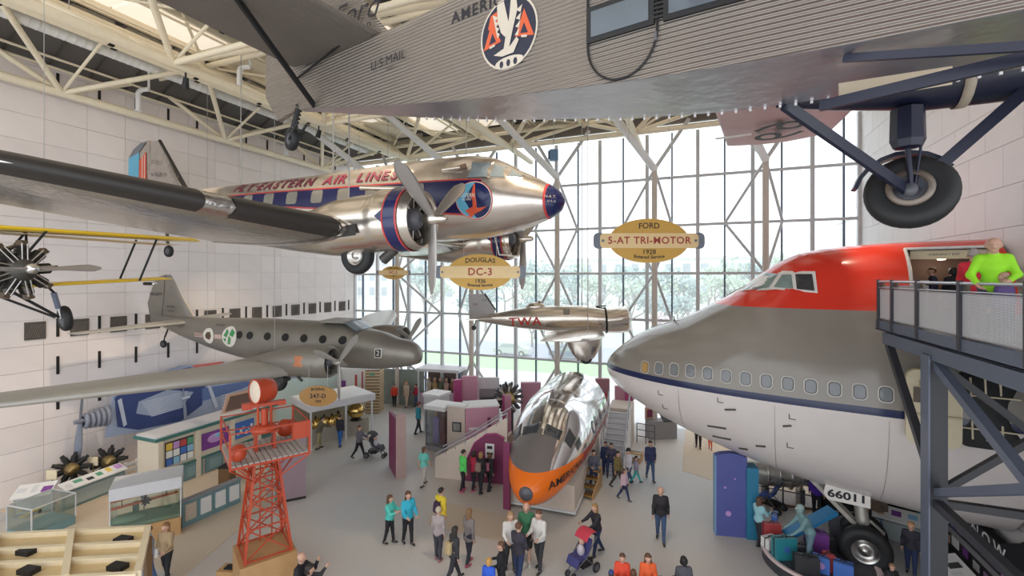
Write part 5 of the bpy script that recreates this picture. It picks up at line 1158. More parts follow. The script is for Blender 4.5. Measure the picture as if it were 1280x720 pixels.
for (a, c) in zip(CR, CR[1:]+CR[:1]):
    for z in (4.33, 3.92): MB().beam((a[0]*PS, a[1]*PS, z), (c[0]*PS, c[1]*PS, z), 0.03, 0.03, bred).build('rail', tw)
q = MB()
for sx in (-0.22, 0.22): q.box((sx, 0, 3.78), (0.06, 0.3, 0.55), bred)
q.box((0, 0, 4.02), (0.62, 0.42, 0.07), bred); q.lathe([(0, 0.34), (0.05, 0.36), (0.14, 0.22)], bred, (0, 0, 4.04), (0, 0, 1), 16, caps=(True, True)); q.tube((0, 0, 4.15), (0, 0, 4.62), 0.09, bred, n=12)
q.tube((-0.16, 0, 4.15), (-0.16, 0, 4.72), 0.035, bred).tube((0.16, 0, 4.15), (0.16, 0, 4.72), 0.035, bred).box((0, 0, 4.74), (0.7, 0.16, 0.09), bred).box((-0.4, 0.1, 4.72), (0.25, 0.22, 0.16), bred).box((0.42, 0, 4.72), (0.2, 0.2, 0.12), bred); q.build('lamp_mount', tw)
q = MB(); dr = Vector((-0.92, -0.28, 0.02)).normalized(); o_ = Vector((0, 0, 5.12))
q.lathe([(-0.24, 0.001), (-0.24, 0.24), (-0.18, 0.30), (0.05, 0.335), (0.24, 0.33), (0.26, 0.34), (0.28, 0.33), (0.27, 0.30)], bred, o_, dr, 28); dm = q.build('lamp_drum', tw)
q = MB(); q.lathe([(0.26, 0.30), (0.29, 0.18), (0.30, 0.0)], mat('cream lamp lens', (0.72, 0.60, 0.48), 0.25), o_, dr, 24); q.build('lens', dm)
q = MB(); q.box((0.72, -0.86, 4.12), (0.42, 0.16, 0.42), bred).build('control_box', tw)
q = MB(); q.ell((-0.72, -0.72, 3.78), (0.2, 0.2, 0.22), bred).build('course_light', tw); q = MB(); q.lathe([(-0.16, 0.0), (-0.12, 0.2), (0.16, 0.24), (0.17, 0.0)], bred, (0.62, 0.55, 3.85), (0, -1, 0), 16); q.build('course_light', tw)
q = MB(); q.beam((-0.05, T1+0.12, 0.8), (-0.05, T1+0.05, 3.45), 0.03, 0.03, bred).beam((0.25, T1+0.12, 0.8), (0.25, T1+0.05, 3.45), 0.03, 0.03, bred)
for k in range(10): q.beam((-0.05, T1+0.12, 0.95+0.25*k), (0.25, T1+0.12, 0.95+0.25*k), 0.02, 0.02, bred)
q.build('ladder', tw)

# ---- left side: displays
def glass_case(label, loc, rz, size, base_h, base_m, lid_h=0.0, lid_m=None):
    t = thing('display_case', label, 'display case', loc, (0, 0, rz), None); w, d, h = size
    MB().box((0, 0, base_h/2), (w, d, base_h), base_m).build('plinth', t)
    for k, (c, s) in enumerate((((0, -d/2, base_h+h/2), (w, 0.012, h)), ((0, d/2, base_h+h/2), (w, 0.012, h)), ((-w/2, 0, base_h+h/2), (0.012, d, h)), ((w/2, 0, base_h+h/2), (0.012, d, h)))): MB().box(c, s, caseg).build('pane', t)
    if lid_h: MB().box((0, 0, base_h+h+lid_h/2), (w+0.05, d+0.05, lid_h), lid_m).build('lid', t)
    else: MB().box((0, 0, base_h+h), (w, d, 0.012), caseg).build('pane', t)
    q = MB()
    for sx in (-1, 1):
        for sy in (-1, 1): q.box((sx*w/2, sy*d/2, base_h+h/2), (0.03, 0.03, h), lgrey)
    for sy in (-1, 1): q.box((0, sy*d/2, base_h+h), (w, 0.03, 0.03), lgrey)
    for sx in (-1, 1): q.box((sx*w/2, 0, base_h+h), (0.03, d, 0.03), lgrey)
    q.build('frame', t); return t
def model_plane(label, loc, rz, m1, m2, s=1.0, bi=True):
    t = thing('model_aeroplane', label, 'model plane', loc, (0, 0, rz))
    HH = Hull([(0, 0, 0.05*s, 0.05*s, 0.05*s, 2), (0.3*s, 0, 0.06*s, 0.07*s, 0.06*s, 2), (0.9*s, 0.02, 0.012*s, 0.02*s, 0.02*s, 2)])
    q = MB(); HH.mesh(q, m2, 10, 10); q.build('fuselage', t)
    for z in ((0.11*s, -0.05*s) if bi else (0.06*s,)):
        q = MB(); wing(q, m1, [(-0.62*s, -0.12*s, z, 0.17*s, 0.1), (0.62*s, -0.12*s, z, 0.17*s, 0.1)], n=5); q.build('wing', t)
    if bi:
        for sg in (-0.4, 0.4): MB().tube((-0.18*s, sg*s, -0.05*s), (-0.18*s, sg*s, 0.11*s), 0.008*s, m2, n=5).build('strut', t)
    q = MB(); wing(q, m1, [(-0.2*s, -0.78*s, 0.03*s, 0.1*s, 0.1), (0.2*s, -0.78*s, 0.03*s, 0.1*s, 0.1)], n=4); q.prism([(-0.8*s, 0.02*s), (-0.9*s, 0.02*s), (-0.9*s, 0.16*s), (-0.84*s, 0.16*s)], m1, (0, 0, 0), (1, 0, 0), (0, 0, 1), 0.012*s); q.build('tail', t)
    q = MB()
    for k in range(7): q.tube((0.0, 0, 0), (0, 0.09*s*math.cos(k*0.9), 0.09*s*math.sin(k*0.9)), 0.02*s, black, n=5)
    q.build('engine', t); MB().tube((-0.3*s, 0, -0.28*s), (-0.3*s, 0, -0.05*s), 0.012*s, steel_d).build('stand', t)
    return t
PA, PB = Vector((-16.88, 8.59, 0)), Vector((-15.85, 10.05, 0)); dv = PB-PA; rz = math.atan2(dv.y, dv.x); nv = Vector((-dv.y, dv.x, 0)).normalized(); cc = (PA+PB)/2+nv*0.55
glass_case('long glass display case with a grey lid holding an orange model biplane', tuple(cc), rz, (dv.length, 1.1, 0.98), 0.58, wood, 0.36, lgrey)
model_plane('orange model biplane inside the long lidded glass case', (cc.x+0.05, cc.y-0.1, 1.16), rz-1.35, mat('orange model paint', (0.80, 0.17, 0.05), 0.4), mat('black model paint', (0.03, 0.03, 0.035), 0.4), 1.45)
q = MB(); q.box((0, 0, 0.0), (dv.length*0.95, 0.95, 0.10), mat('green diorama ground', (0.22, 0.30, 0.20), 0.8)); q.ell((-0.5, 0, 0.05), (0.5, 0.3, 0.16), mat('green diorama ground', (0.22, 0.3, 0.2))); q.box((-0.35, 0.25, 0.25), (0.16, 0.16, 0.4), mat('dark green figure', (0.08, 0.13, 0.1), 0.7)); q.build('diorama', None, 'small green landscape model under the orange biplane in the case', 'diorama', loc=(cc.x, cc.y, 0.635), rz=rz)
PA, PB = Vector((-20.64, 7.73, 0)), Vector((-19.73, 8.09, 0)); dv = PB-PA; rz = math.atan2(dv.y, dv.x); cc = (PA+PB)/2+Vector((-dv.y, dv.x, 0)).normalized()*0.6
glass_case('open glass corner case holding a small yellow model plane at the left edge', tuple(cc), 0.12, (1.15, 1.2, 0.78), 0.28, teal)
model_plane('small yellow model plane in the corner glass case', (cc.x+0.1, cc.y-0.1, 0.72), 0.4, mat('model yellow', (0.70, 0.52, 0.06), 0.4), mat('model grey', (0.25, 0.25, 0.25), 0.4), 0.75, False)
def reader(label, p, q_, z, w, base_m, prints, slope=0.35):
    """slanted reading rail on a panelled base"""
    p, q_ = Vector(p), Vector(q_); d = q_-p; L = d.length; rz = math.atan2(d.y, d.x)
    t = thing('reading_rail', label, 'display rail', tuple((p+q_)/2), (0, 0, rz))
    MB().box((0, 0.1, z*0.42), (L, 0.12, z*0.84), base_m).build('base', t)
    k = max(1, int(L/1.3))
    for i in range(k): MB().box((-L/2+L*(i+0.5)/k, 0.03, z*0.42), (L/k-0.12, 0.03, z*0.6), mat('pale glass panel', (0.36, 0.42, 0.42), 0.3)).build('base_panel', t)
    rt = Matrix.Rotation(slope, 3, 'X'); tp = MB(); tp.box((0, 0.1, z), (L, w, 0.05), whitep, rot=rt); tp_ = tp.build('sloping_top', t)
    rnd = random.Random(int(L*100)); q = MB(); n = max(2, int(L/0.34))
    for i in range(n):
        x = -L/2+L*(i+0.5)/n; q.box(Vector((x, 0.1, z))+rt @ Vector((0, rnd.uniform(-0.06, 0.08), 0.028)), (L/n*rnd.uniform(0.45, 0.8), w*rnd.uniform(0.3, 0.6), 0.004), PC[rnd.randrange(len(PC))] if rnd.random() < 0.7 else lgrey, rot=rt)
    o = q.build('print', tp_); o['kind'] = 'stuff'
    return t
reader('white sloping reading rail on a glass-panelled base by the two engines', (-21.29, 9.43, 0), (-21.5, 11.48, 0), 0.85, 0.5, teal, 0)
reader('short pale sloping display rail in the far left corner', (-22.41, 8.51, 0), (-21.67, 9.28, 0), 0.85, 0.7, dgrey, 0)
# two radial engines on stands, with placards
def engine_stand(label, loc, rz):
    t = thing('radial_engine', label, 'engine', loc, (0, 0, rz))
    q = MB()
    for k in range(9):
        a = 2*PI*k/9; c, s_ = math.cos(a), math.sin(a)
        q.tube((0, 0.16*c, 1.0+0.16*s_), (0, 0.52*c, 1.0+0.52*s_), 0.085, dk_eng, n=8)
        for f in range(5): q.lathe([(0, 0.08), (0, 0.115), (0.02, 0.115), (0.02, 0.08)], black, (0, (0.26+0.05*f)*c, 1.0+(0.26+0.05*f)*s_), (0, c, s_), 8)
        q.box((0, 0.56*c, 1.0+0.56*s_), (0.16, 0.1, 0.1), black, rot=Matrix.Rotation(a, 3, 'X'))
    q.build('cylinders', t)
    q = MB(); q.lathe([(-0.3, 0.18), (-0.1, 0.24), (0.12, 0.24), (0.24, 0.12), (0.4, 0.06), (0.45, 0.0)], mat('brass crankcase', (0.40, 0.30, 0.14), 0.35, 0.8), (0, 0, 1.0), (1, 0, 0), 16); q.build('crankcase', t)
    q = MB(); q.box((-0.3, 0, 0.5), (0.12, 0.12, 1.0), steel_d).box((-0.3, 0, 0.04), (0.6, 0.7, 0.08), steel_d).beam((-0.3, -0.3, 0.08), (-0.3, 0, 0.7), 0.05, 0.05, steel_d).beam((-0.3, 0.3, 0.08), (-0.3, 0, 0.7), 0.05, 0.05, steel_d); q.build('stand', t)
engine_stand('black radial engine on a stand nearest the left corner', (-22.82, 10.36, 0), R(-35)); engine_stand('black radial engine on a stand under the blue biplane picture', (-22.38, 11.36, 0), R(-35))
for (px_, lb) in (((-22.39, 9.57, 0), 'cream placard on a post in front of the left-hand engine'), ((-22.53, 10.91, 0), 'cream placard on a post in front of the right-hand engine')):
    t = thing('placard', lb, 'placard', px_, (0, 0, R(22)), 'engine placards')
    MB().tube((0, 0, 0), (0, 0, 1.0), 0.02, gold).tube((0, 0, 0), (0, 0, 0.03), 0.14, steel_d, n=14).build('post', t); MB().box((0, -0.02, 1.12), (0.38, 0.03, 0.34), mat('cream card', (0.78, 0.66, 0.44), 0.6)).build('card', t)
# blue biplane picture, a flat cut-out board on the left wall
mu = thing('mural', 'big flat cut-out picture of a blue corrugated biplane on the left wall', 'picture', (-22.9, 15.1, 2.72), (0, 0, R(90)))
mu.scale = (1.0, 1.0, 1.25)
mb_ = [mat('print '+n, c, 0.5) for n, c in (('navy', (0.035, 0.06, 0.19)), ('mid blue', (0.10, 0.16, 0.36)), ('silver blue', (0.30, 0.36, 0.50)), ('pale blue', (0.48, 0.54, 0.66)), ('coral', (0.55, 0.14, 0.12)), ('steel', (0.22, 0.24, 0.30)))]
bd = MB(); bd.prism([(3.6, -0.7), (3.3, 0.9), (2.6, 1.0), (0.6, 1.25), (-3.2, 0.95), (-5.8, 0.7), (-7.6, 0.45), (-7.6, -0.3), (-5.0, -0.85), (-2.2, -0.75), (0.0, -1.0), (1.8, -0.9)][::-1], mb_[2], (0, 0, 0), (-1, 0, 0), (0, 0, 1), 0.08); bd.build('board', mu)
ms = lambda o: (lambda a, c: (-a, -0.045-o, c)) if False else (lambda a, c: (-a, -(0.05+o), c))
q = MB()
for poly, k, o in (([(3.3, 0.55), (2.9, 0.8), (0.8, 0.75), (-0.6, 0.35), (-0.4, -0.45), (0.6, -0.85), (2.4, -0.75), (3.2, -0.45)], 0, 0.004), ([(3.05, 0.5), (2.85, -0.45), (2.98, -0.5), (3.2, 0.45)], 3, 0.012), ([(2.4, 0.25), (1.2, 0.45), (0.0, 0.15), (0.6, -0.35), (1.8, -0.4), (2.5, -0.15)], 2, 0.01), ([(1.9, 1.05), (0.2, 1.15), (-0.6, 0.85), (1.6, 0.75)], 0, 0.006), ([(0.1, 1.2), (-1.4, 1.15), (-1.7, 0.9), (-0.4, 0.82)], 4, 0.008), ([(-0.2, 0.86), (-1.9, 0.92), (-4.6, 0.55), (-3.8, 0.42), (-1.0, 0.45)], 5, 0.012), ([(-0.4, 0.2), (-2.8, 0.1), (-3.4, -0.05), (-2.6, -0.2), (-0.4, -0.3)], 1, 0.012), ([(-0.5, 0.7), (-0.65, 0.7), (-1.25, -0.7), (-1.05, -0.7)], 3, 0.015)):
    patch(q, poly, mb_[k], ms(o))
for k in range(9): patch(q, [(2.3-0.05*k, 0.20-0.07*k), (0.3+0.02*k, 0.24-0.07*k), (0.3+0.02*k, 0.21-0.07*k), (2.3-0.05*k, 0.17-0.07*k)], mb_[3], ms(0.014))
for k in range(10): patch(q, [(-1.4, 0.35-0.12*k), (-7.2, 0.40-0.07*k), (-7.2, 0.37-0.07*k), (-1.4, 0.29-0.12*k)], mb_[3], ms(0.005))
q.build('printed_picture', mu)
q = MB()
for k in range(5): q.lathe([(0, 0.2-0.01*k), (0.05, 0.34-0.02*k), (0.12, 0.34-0.02*k), (0.17, 0.2-0.01*k)], mb_[5], (-3.55-0.17*k, -0.1, 0.02), (-1, 0, 0), 12)
q.build('printed_engine', mu)
q = MB(); blade(q, mb_[5], 0.05, 1.25, 0.26, R(10), (0, 0, 0), 0.05); blade(q, mb_[5], 0.05, 1.35, 0.26, R(190), (0, 0, 0), 0.05); q.tube((-0.2, 0, 0), (0.4, 0, 0), 0.07, mb_[5]); o = q.build('propeller', mu); o.location = (-4.5, -0.12, 0.05)
q = MB(); blade(q, mb_[5], 0.05, 0.95, 0.14, R(-8), (0, 0, 0), 0.04); blade(q, mb_[5], 0.05, 1.0, 0.14, R(172), (0, 0, 0), 0.04); q.tube((-0.1, 0, 0), (0.25, 0, 0), 0.05, mb_[3]); o = q.build('second_propeller', mu); o.location = (-0.5, -0.12, 0.0)
# white slat fence
fA, fB = Vector((-21.74, 11.61, 0)), Vector((-21.88, 12.55, 0)); t = thing('fence', 'short white rail fence beside the green pavilion', 'fence', tuple(fA))
for k in range(3): MB().box(tuple((fB-fA)*k/2+Vector((0, 0, 0.45))), (0.09, 0.09, 0.9), whitep).build('post', t)
for z in (0.3, 0.55, 0.8): MB().beam(Vector((0, 0, z)), fB-fA+Vector((0, 0, z)), 0.04, 0.09, whitep).build('rail', t)
# long cream and green pavilion with posters
gA, gB = Vector((-19.79, 11.64, 0)), Vector((-19.85, 17.24, 0)); gd = gB-gA; gl = gd.length; grz = math.atan2(gd.y, gd.x)
t = thing('pavilion', 'long cream and green exhibit pavilion with posters along the left side', 'exhibit stand', tuple(gA), (0, 0, grz))
MB().box((gl/2, 0.6, 1.0), (gl, 1.2, 2.0), mat('cream stand paint', (0.66, 0.58, 0.46), 0.6)).build('wall', t)
MB().box((gl/2, 0.6, 2.06), (gl+0.2, 1.4, 0.12), tealD).box((gl/2, 0.6, 2.15), (gl+0.1, 1.2, 0.06), lgrey).build('cornice', t)
for k in range(6):
    x = gl*(k+0.5)/6; MB().box((x, -0.03, 0.36), (gl/6-0.12, 0.06, 0.66), teal).box((x, -0.065, 0.36), (gl/6-0.4, 0.02, 0.4), mat('pale teal inset', (0.22, 0.34, 0.36), 0.5)).build('wainscot_panel', t)
MB().box((gl/2, -0.05, 0.75), (gl, 0.1, 0.07), tealD).build('dado_rail', t)
for k in (0.0, 0.27, 0.55, 0.8): MB().box((0.08+k*gl, -0.06, 1.0), (0.18, 0.12, 2.0), mat('cream stand paint', (0.66, 0.58, 0.46))).build('pilaster', t)
q = MB(); rnd = random.Random(3)
q.box((0.135*gl+0.1, -0.02, 1.38), (0.20*gl, 0.03, 0.95), PC[6])
for i in range(4):
    for j in range(3): q.box((0.135*gl+0.1-0.075*gl+0.05*gl*i, -0.045, 1.05+0.31*j), (0.042*gl, 0.02, 0.27), PC[(0, 2, 1, 5, 2, 7, 2, 0, 3, 2, 5, 8)[i*3+j]])
q.build('poster_grid', t)
q = MB(); q.box((0.41*gl+0.1, -0.02, 1.38), (0.22*gl, 0.03, 0.72), PC[4]); q.ell((0.41*gl+0.1, -0.04, 1.42), (0.07*gl, 0.015, 0.2), PC[7]).ell((0.44*gl, -0.045, 1.5), (0.03*gl, 0.015, 0.1), PC[5]); q.build('purple_poster', t)
q = MB(); q.box((0.68*gl, -0.02, 1.38), (0.18*gl, 0.03, 0.75), PC[0])
for k in range(6): q.box((0.62*gl+0.025*gl*k, -0.045, 1.2+0.12*(k % 3)), (0.02*gl, 0.02, 0.16), PC[2 if k % 2 else 5])
q.build('blue_poster', t)
MB().prism([(0, 2.15), (1.9, 2.15), (1.7, 3.0), (0.25, 3.0)], PC[9], (0.56*gl, 0.6, 0), (1, 0, 0), (0, 0, 1), 0.06).prism([(0.15, 2.25), (1.6, 2.2), (1.5, 2.85), (0.4, 2.9)], mat('print brown', (0.14, 0.08, 0.06), 0.5), (0.56*gl, 0.56, 0), (1, 0, 0), (0, 0, 1), 0.04).build('roof_picture', t)
# low parapet with white panels
lA, lB = Vector((-16.15, 10.3, 0)), Vector((-16, 12.33, 0)); ld = lB-lA; ll = ld.length; lrz = math.atan2(ld.y, ld.x)
t = thing('low_barrier', 'low grey-green barrier with white panels by the tower', 'barrier', tuple(lA), (0, 0, lrz))
MB().box((ll/2, 0.08, 0.44), (ll, 0.12, 0.88), teal).build('frame', t); MB().box((ll/2, 0.08, 0.9), (ll+0.05, 0.24, 0.05), dgrey).build('top_rail', t)
for k in range(4): MB().box((ll*(k+0.5)/4, 0.0, 0.48), (ll/4-0.16, 0.06, 0.55), [mat('sand panel', (0.52, 0.44, 0.35), 0.6), whitep, whitep, whitep][k]).build('panel', t)
t = thing('waste_bin', 'dark brown square bin at the end of the green pavilion', 'bin', (-18.09, 13.32, 0), (0, 0, 0.4)); MB().box((0, 0, 0.33), (0.45, 0.45, 0.66), woodD).build('body', t); MB().box((0, 0, 0.68), (0.49, 0.49, 0.05), black).build('rim', t)
# mauve panel behind the tower
pA, pB = (-14.76, 12.89, 0), (-14.13, 13.63, 0); t = thing('exhibit_board', 'mauve grey exhibit panel standing behind the red tower', 'exhibit panel', pA)
f0 = Vector(pB)-Vector(pA); q = MB(); wall_seg(q, (0, 0), (f0.x, f0.y), 0.08, 2.35, 0.35, mat('mauve panel', (0.30, 0.215, 0.245), 0.6)); q.build('board', t); q = MB(); wall_seg(q, (0, 0), (f0.x, f0.y), 0, 0.08, 0.40, black); q.build('kick_plate', t)
q = MB(); wall_seg(q, (-0.6, 0.12), (0, 0), 0, 2.3, 0.2, mat('sage panel', (0.30, 0.32, 0.27), 0.6)); q.build('side_wing', t)
# timber canopy at the bottom left corner
cz = 2.5
t = thing('timber_canopy', 'sand-coloured timber wing frame seen from above at the bottom left corner', 'frame', (0, 0, 0))
c0, c1, c2, c3 = [Vector(p) for p in ((-12.09, 6.92, 2.5), (-10.38, 5.75, 2.5), (-13.36, 4.22, 2.5), (-15.76, 4.98, 2.5))]
tanw = mat('sand yellow timber', (0.62, 0.46, 0.24), 0.5, var=0.1); tanl = mat('pale timber edge', (0.74, 0.62, 0.42), 0.5)
q = MB(); q.add([c0, c1, c2, c3, c0-Vector((0, 0, 0.06)), c1-Vector((0, 0, 0.06)), c2-Vector((0, 0, 0.06)), c3-Vector((0, 0, 0.06))], [(3, 2, 1, 0), (4, 5, 6, 7), (0, 1, 5, 4), (1, 2, 6, 5), (2, 3, 7, 6), (3, 0, 4, 7)], tanw); q.build('sheet', t)
for k in (0.0, 0.36, 0.66, 1.0): MB().beam(c0.lerp(c1, k)+Vector((0, 0, 0.05)), c3.lerp(c2, k)+Vector((0, 0, 0.05)), 0.10, 0.12, tanl).build('rib', t)
for k in (0.0, 0.40, 0.8): MB().beam(c0.lerp(c3, k)+Vector((0, 0, 0.06)), c1.lerp(c2, k)+Vector((0, 0, 0.06)), 0.12, 0.14, tanl).build('spar', t)
for a, c_ in ((0.12, 0.25), (0.12, 0.82), (0.62, 0.4), (0.6, 0.8)): MB().box(tuple(c0.lerp(c3, a).lerp(c1.lerp(c2, a), c_)+Vector((0, 0, 0.05))), (0.34, 0.2, 0.10), black, 0.2).build('bracket', t)
for p in (c0, c1, c2, c3): MB().box((p.x*0.985, p.y*0.985, cz/2-0.04), (0.12, 0.12, cz-0.08), woodD).build('post', t)
t = thing('crate', 'low wooden crate at the foot of the red tower', 'crate', (-12.2, 9.15, 0), (0, 0, 0.3)); MB().box((0, 0, 0.14), (0.7, 0.4, 0.28), wood).build('box', t); MB().box((0.05, 0, 0.30), (0.5, 0.2, 0.04), black).build('strap', t)

# ---- back left: cockpit stall, striped pillar, grey-green wall, shop
kA, kB = Vector((-17.72, 17.39, 0)), Vector((-16.38, 20.45, 0)); kd = kB-kA; kl = kd.length; krz = math.atan2(kd.y, kd.x)
t = thing('exhibit_stall', 'white-roofed exhibit stall full of brass objects at the back left', 'exhibit stand', tuple(kA), (0, 0, krz))
MB().box((kl/2, 1.2, 2.02), (kl+0.2, 2.6, 0.34), lgrey).box((kl/2, 1.2, 2.2), (kl, 2.4, 0.04), whitep).build('roof', t)
MB().box((kl/2, 2.4, 1.0), (kl, 0.08, 2.0), mat('olive back wall', (0.30, 0.26, 0.17), 0.7)).box((kl/2, 0.9, 0.4), (kl, 0.9, 0.8), mat('olive counter', (0.34, 0.31, 0.25), 0.6)).build('back_wall', t)
for x in (0.04, kl*0.55, kl-0.04): MB().box((x, 0.04, 0.95), (0.08, 0.08, 1.9), lgrey).build('post', t)
for i, (x, y, z, r) in enumerate(((kl*0.08, 0.8, 1.0, 0.22), (kl*0.2, 0.9, 1.05, 0.28), (kl*0.33, 0.9, 1.0, 0.24), (kl*0.44, 0.8, 1.05, 0.26), (kl*0.56, 1.0, 1.0, 0.22))):
    o = thing('brass_instrument', ['small domed brass instrument at the left end of the stall counter', 'largest domed brass instrument, second on the stall counter', 'domed brass instrument, middle one on the stall counter', 'domed brass instrument next but one to the big globe', 'small domed brass instrument nearest the big globe'][i], 'instrument', tuple(Matrix.Rotation(krz, 3, 'Z') @ Vector((x, y, 0))+kA+Vector((0, 0, 0.8))), (0, 0, 0), 'brass instruments on the stall counter')
    MB().lathe([(0, r), (0.15, r*1.02), (0.3, r*0.8), (0.42, r*0.4), (0.45, 0)], gold, (0, 0, 0), (0, 0, 1), 14, caps=(True, False)).build('dome', o); MB().tube((0, -r*0.3, 0.42), (0, -r*0.3, 0.55), 0.04, black).build('knob', o)
o = thing('globe', 'big polished brass globe at the right end of the white-roofed stall', 'globe', tuple(Matrix.Rotation(krz, 3, 'Z') @ Vector((kl*0.78, 0.45, 0))+kA+Vector((0, 0, 0.8))))
MB().ell((0, 0, 0.5), (0.42, 0.42, 0.42), gold, 20, 12).build('ball', o); MB().lathe([(0, 0.3), (0.06, 0.3), (0.1, 0.12)], black, (0, 0, 0), (0, 0, 1), 14, caps=(True, True)).build('foot', o); MB().lathe([(-0.02, 0.43), (-0.02, 0.46), (0.02, 0.46), (0.02, 0.43)], black, (0, 0, 0.5), (0, 0, 1), 20).build('ring', o)
t = thing('striped_pillar', 'square pillar of stacked sand and brown planks by the glass', 'pillar', (-19.03, 23.91, 0), (0, 0, R(22)))
MB().box((0, 0, 1.35), (0.86, 0.86, 2.7), woodD).build('core', t)
for k in range(14): MB().box((0, 0, 0.1+0.19*k), (0.95, 0.95, 0.12), mat('sand plank', (0.56, 0.43, 0.27), 0.6)).build('plank', t)
MB().box((0.0, -0.49, 2.45), (0.3, 0.02, 0.18), PC[8]).build('plaque', t)
t = thing('exhibit_board', 'grey-green partition by the glass behind the red-shirted visitor', 'exhibit panel', (-19.8, 25.62, 0))
f0 = Vector((-16.4, 25.74, 0))-Vector((-19.37, 25.16, 0)); q = MB(); wall_seg(q, (0, 0), (f0.x, f0.y), 0, 2.35, 0.15, mat('grey green board', (0.23, 0.27, 0.24), 0.7, var=0.25, scale=1.5)); q.build('board', t)
t = thing('shop_stall', 'roofed stall crowded with costumed dummies near the glass', 'exhibit stand', (-17.1, 25.86, 0), (0, 0, R(8)))
MB().box((1.4, 0.9, 2.42), (3.0, 1.9, 0.18), lgrey).build('roof', t); MB().box((1.4, 1.7, 1.2), (2.8, 0.08, 2.4), mat('deep brown board', (0.14, 0.10, 0.08), 0.7)).build('back_wall', t)  # back wall in plain dark brown
for x in (0.05, 2.75): MB().box((x, 0.05, 1.17), (0.1, 0.1, 2.34), lgrey).build('post', t)
MB().box((1.4, 0.3, 0.45), (2.6, 0.4, 0.9), mat('lilac counter', (0.50, 0.40, 0.48), 0.6)).build('counter', t)
cols = [(0.62, 0.50, 0.36), (0.45, 0.30, 0.12), (0.12, 0.16, 0.08), (0.55, 0.36, 0.28), (0.20, 0.08, 0.06), (0.60, 0.48, 0.20)]
bs = Vector((-17.1, 25.86, 0))
for i in range(6):
    o = thing('costumed_dummy', ['cream robed dummy at the left end of the roofed stall', 'gold costumed dummy, second from the left in the roofed stall', 'dark green dummy, third from the left in the roofed stall', 'salmon dressed dummy, fourth from the left in the roofed stall', 'maroon dressed dummy, second from the right in the roofed stall', 'yellow dressed dummy at the right end of the roofed stall'][i], 'dummy', tuple(bs+Matrix.Rotation(R(8), 3, 'Z') @ Vector((0.35+0.42*i, 1.05, 0))), group='dummies inside the roofed stall'); m = mat('costume %s' % 'abcdef'[i], cols[i], 0.7)
    MB().loft([[(r*math.cos(a), r*0.65*math.sin(a), z) for a in [2*PI*k/12 for k in range(12)]] for z, r in ((0, 0.2), (0.5, 0.17), (0.95, 0.15), (1.3, 0.22), (1.45, 0.1))], m).build('costume', o); MB().ell((0, 0, 1.6), (0.1, 0.11, 0.14), PC[9]).build('head', o)
# tall plum standing panel
pA, pB = Vector((-12.57, 17, 0)), Vector((-11.75, 16.27, 0))
t = thing('exhibit_board', 'tall free-standing panel with plum side and sand end in the open floor', 'exhibit panel', tuple(pB), (0, 0, math.atan2((pA-pB).y, (pA-pB).x)))
MB().box((0.75, 0.0, 1.25), (1.5, 0.12, 2.5), plum).build('plum_board', t); MB().box((-0.02, -0.14, 1.36), (0.10, 0.42, 2.72), mat('sandy pink end', (0.42, 0.29, 0.27), 0.6)).build('end_board', t)

# ---- back centre: pink stands
def stand(label, a, b_, z1, t_, m, cap=None, extra=None, nm='exhibit_board', z0=0.0):
    A, B = Vector(a), Vector(b_); d = B-A; o = thing(nm, label, 'exhibit panel', tuple(A), (0, 0, math.atan2(d.y, d.x)))
    MB().box((d.length/2, t_/2, (z0+z1)/2), (d.length, t_, z1-z0), m).build('board', o)
    if cap: MB().box((d.length/2, t_/2, z1+0.04), (d.length+0.1, t_+0.1, 0.08), cap).build('top', o)
    if extra:
        for (x0, x1, y0, y1, mm) in extra: MB().box((d.length*(x0+x1)/2, -0.02, (y0+y1)/2), (d.length*(x1-x0), 0.03, y1-y0), mm).build('print', o)
    return o
cA = Vector((-12.44, 19.52, 0)); ct = thing('display_case', 'tall glass case of dressed figures with a white top beside the pink stand', 'display case', tuple(cA), (0, 0, R(-4)))
MB().box((0.55, 0.5, 0.12), (1.1, 1.0, 0.24), dgrey).build('plinth', ct); MB().box((0.55, 0.5, 2.12), (1.25, 1.15, 0.2), whitep).build('lid', ct); MB().box((0.55, 0.97, 1.1), (1.06, 0.06, 1.8), mat('plum lining', (0.22, 0.10, 0.16), 0.7)).build('back', ct)
for x in (0.02, 1.08):
    for y in (0.02, 0.98): MB().box((x, y, 1.12), (0.04, 0.04, 1.8), steel_d).build('post', ct)
for c, s in (((0.55, 0.0, 1.12), (1.06, 0.01, 1.8)), ((0.0, 0.5, 1.12), (0.01, 0.96, 1.8)), ((1.1, 0.5, 1.12), (0.01, 0.96, 1.8))): MB().box(c, s, caseg).build('pane', ct)
for x, m, lb in ((0.3, mat('lilac dress', (0.34, 0.22, 0.50), 0.7), 'lilac dressed dummy in the tall glass case'), (0.78, mat('dark red dress', (0.30, 0.05, 0.06), 0.7), 'dark red dressed dummy in the tall glass case')):
    o = thing('costumed_dummy', lb, 'dummy', tuple(cA+Vector((x, 0.5, 0.24)))); MB().loft([[(r*math.cos(a), r*0.65*math.sin(a), z) for a in [2*PI*k/12 for k in range(12)]] for z, r in ((0, 0.2), (0.5, 0.18), (0.85, 0.13), (1.2, 0.19), (1.3, 0.08))], m).build('dress', o); MB().ell((0, 0, 1.43), (0.09, 0.1, 0.13), PC[9]).build('head', o)
t = thing('display_case', 'low white-topped showcase behind the tall glass case', 'display case', (-13.94, 21.71, 0), (0, 0, R(-4))); MB().box((0.5, 0.5, 1.0), (1.0, 1.0, 2.0), lgrey).build('body', t); MB().box((0.5, 0.5, 2.06), (1.15, 1.15, 0.14), whitep).build('lid', t)
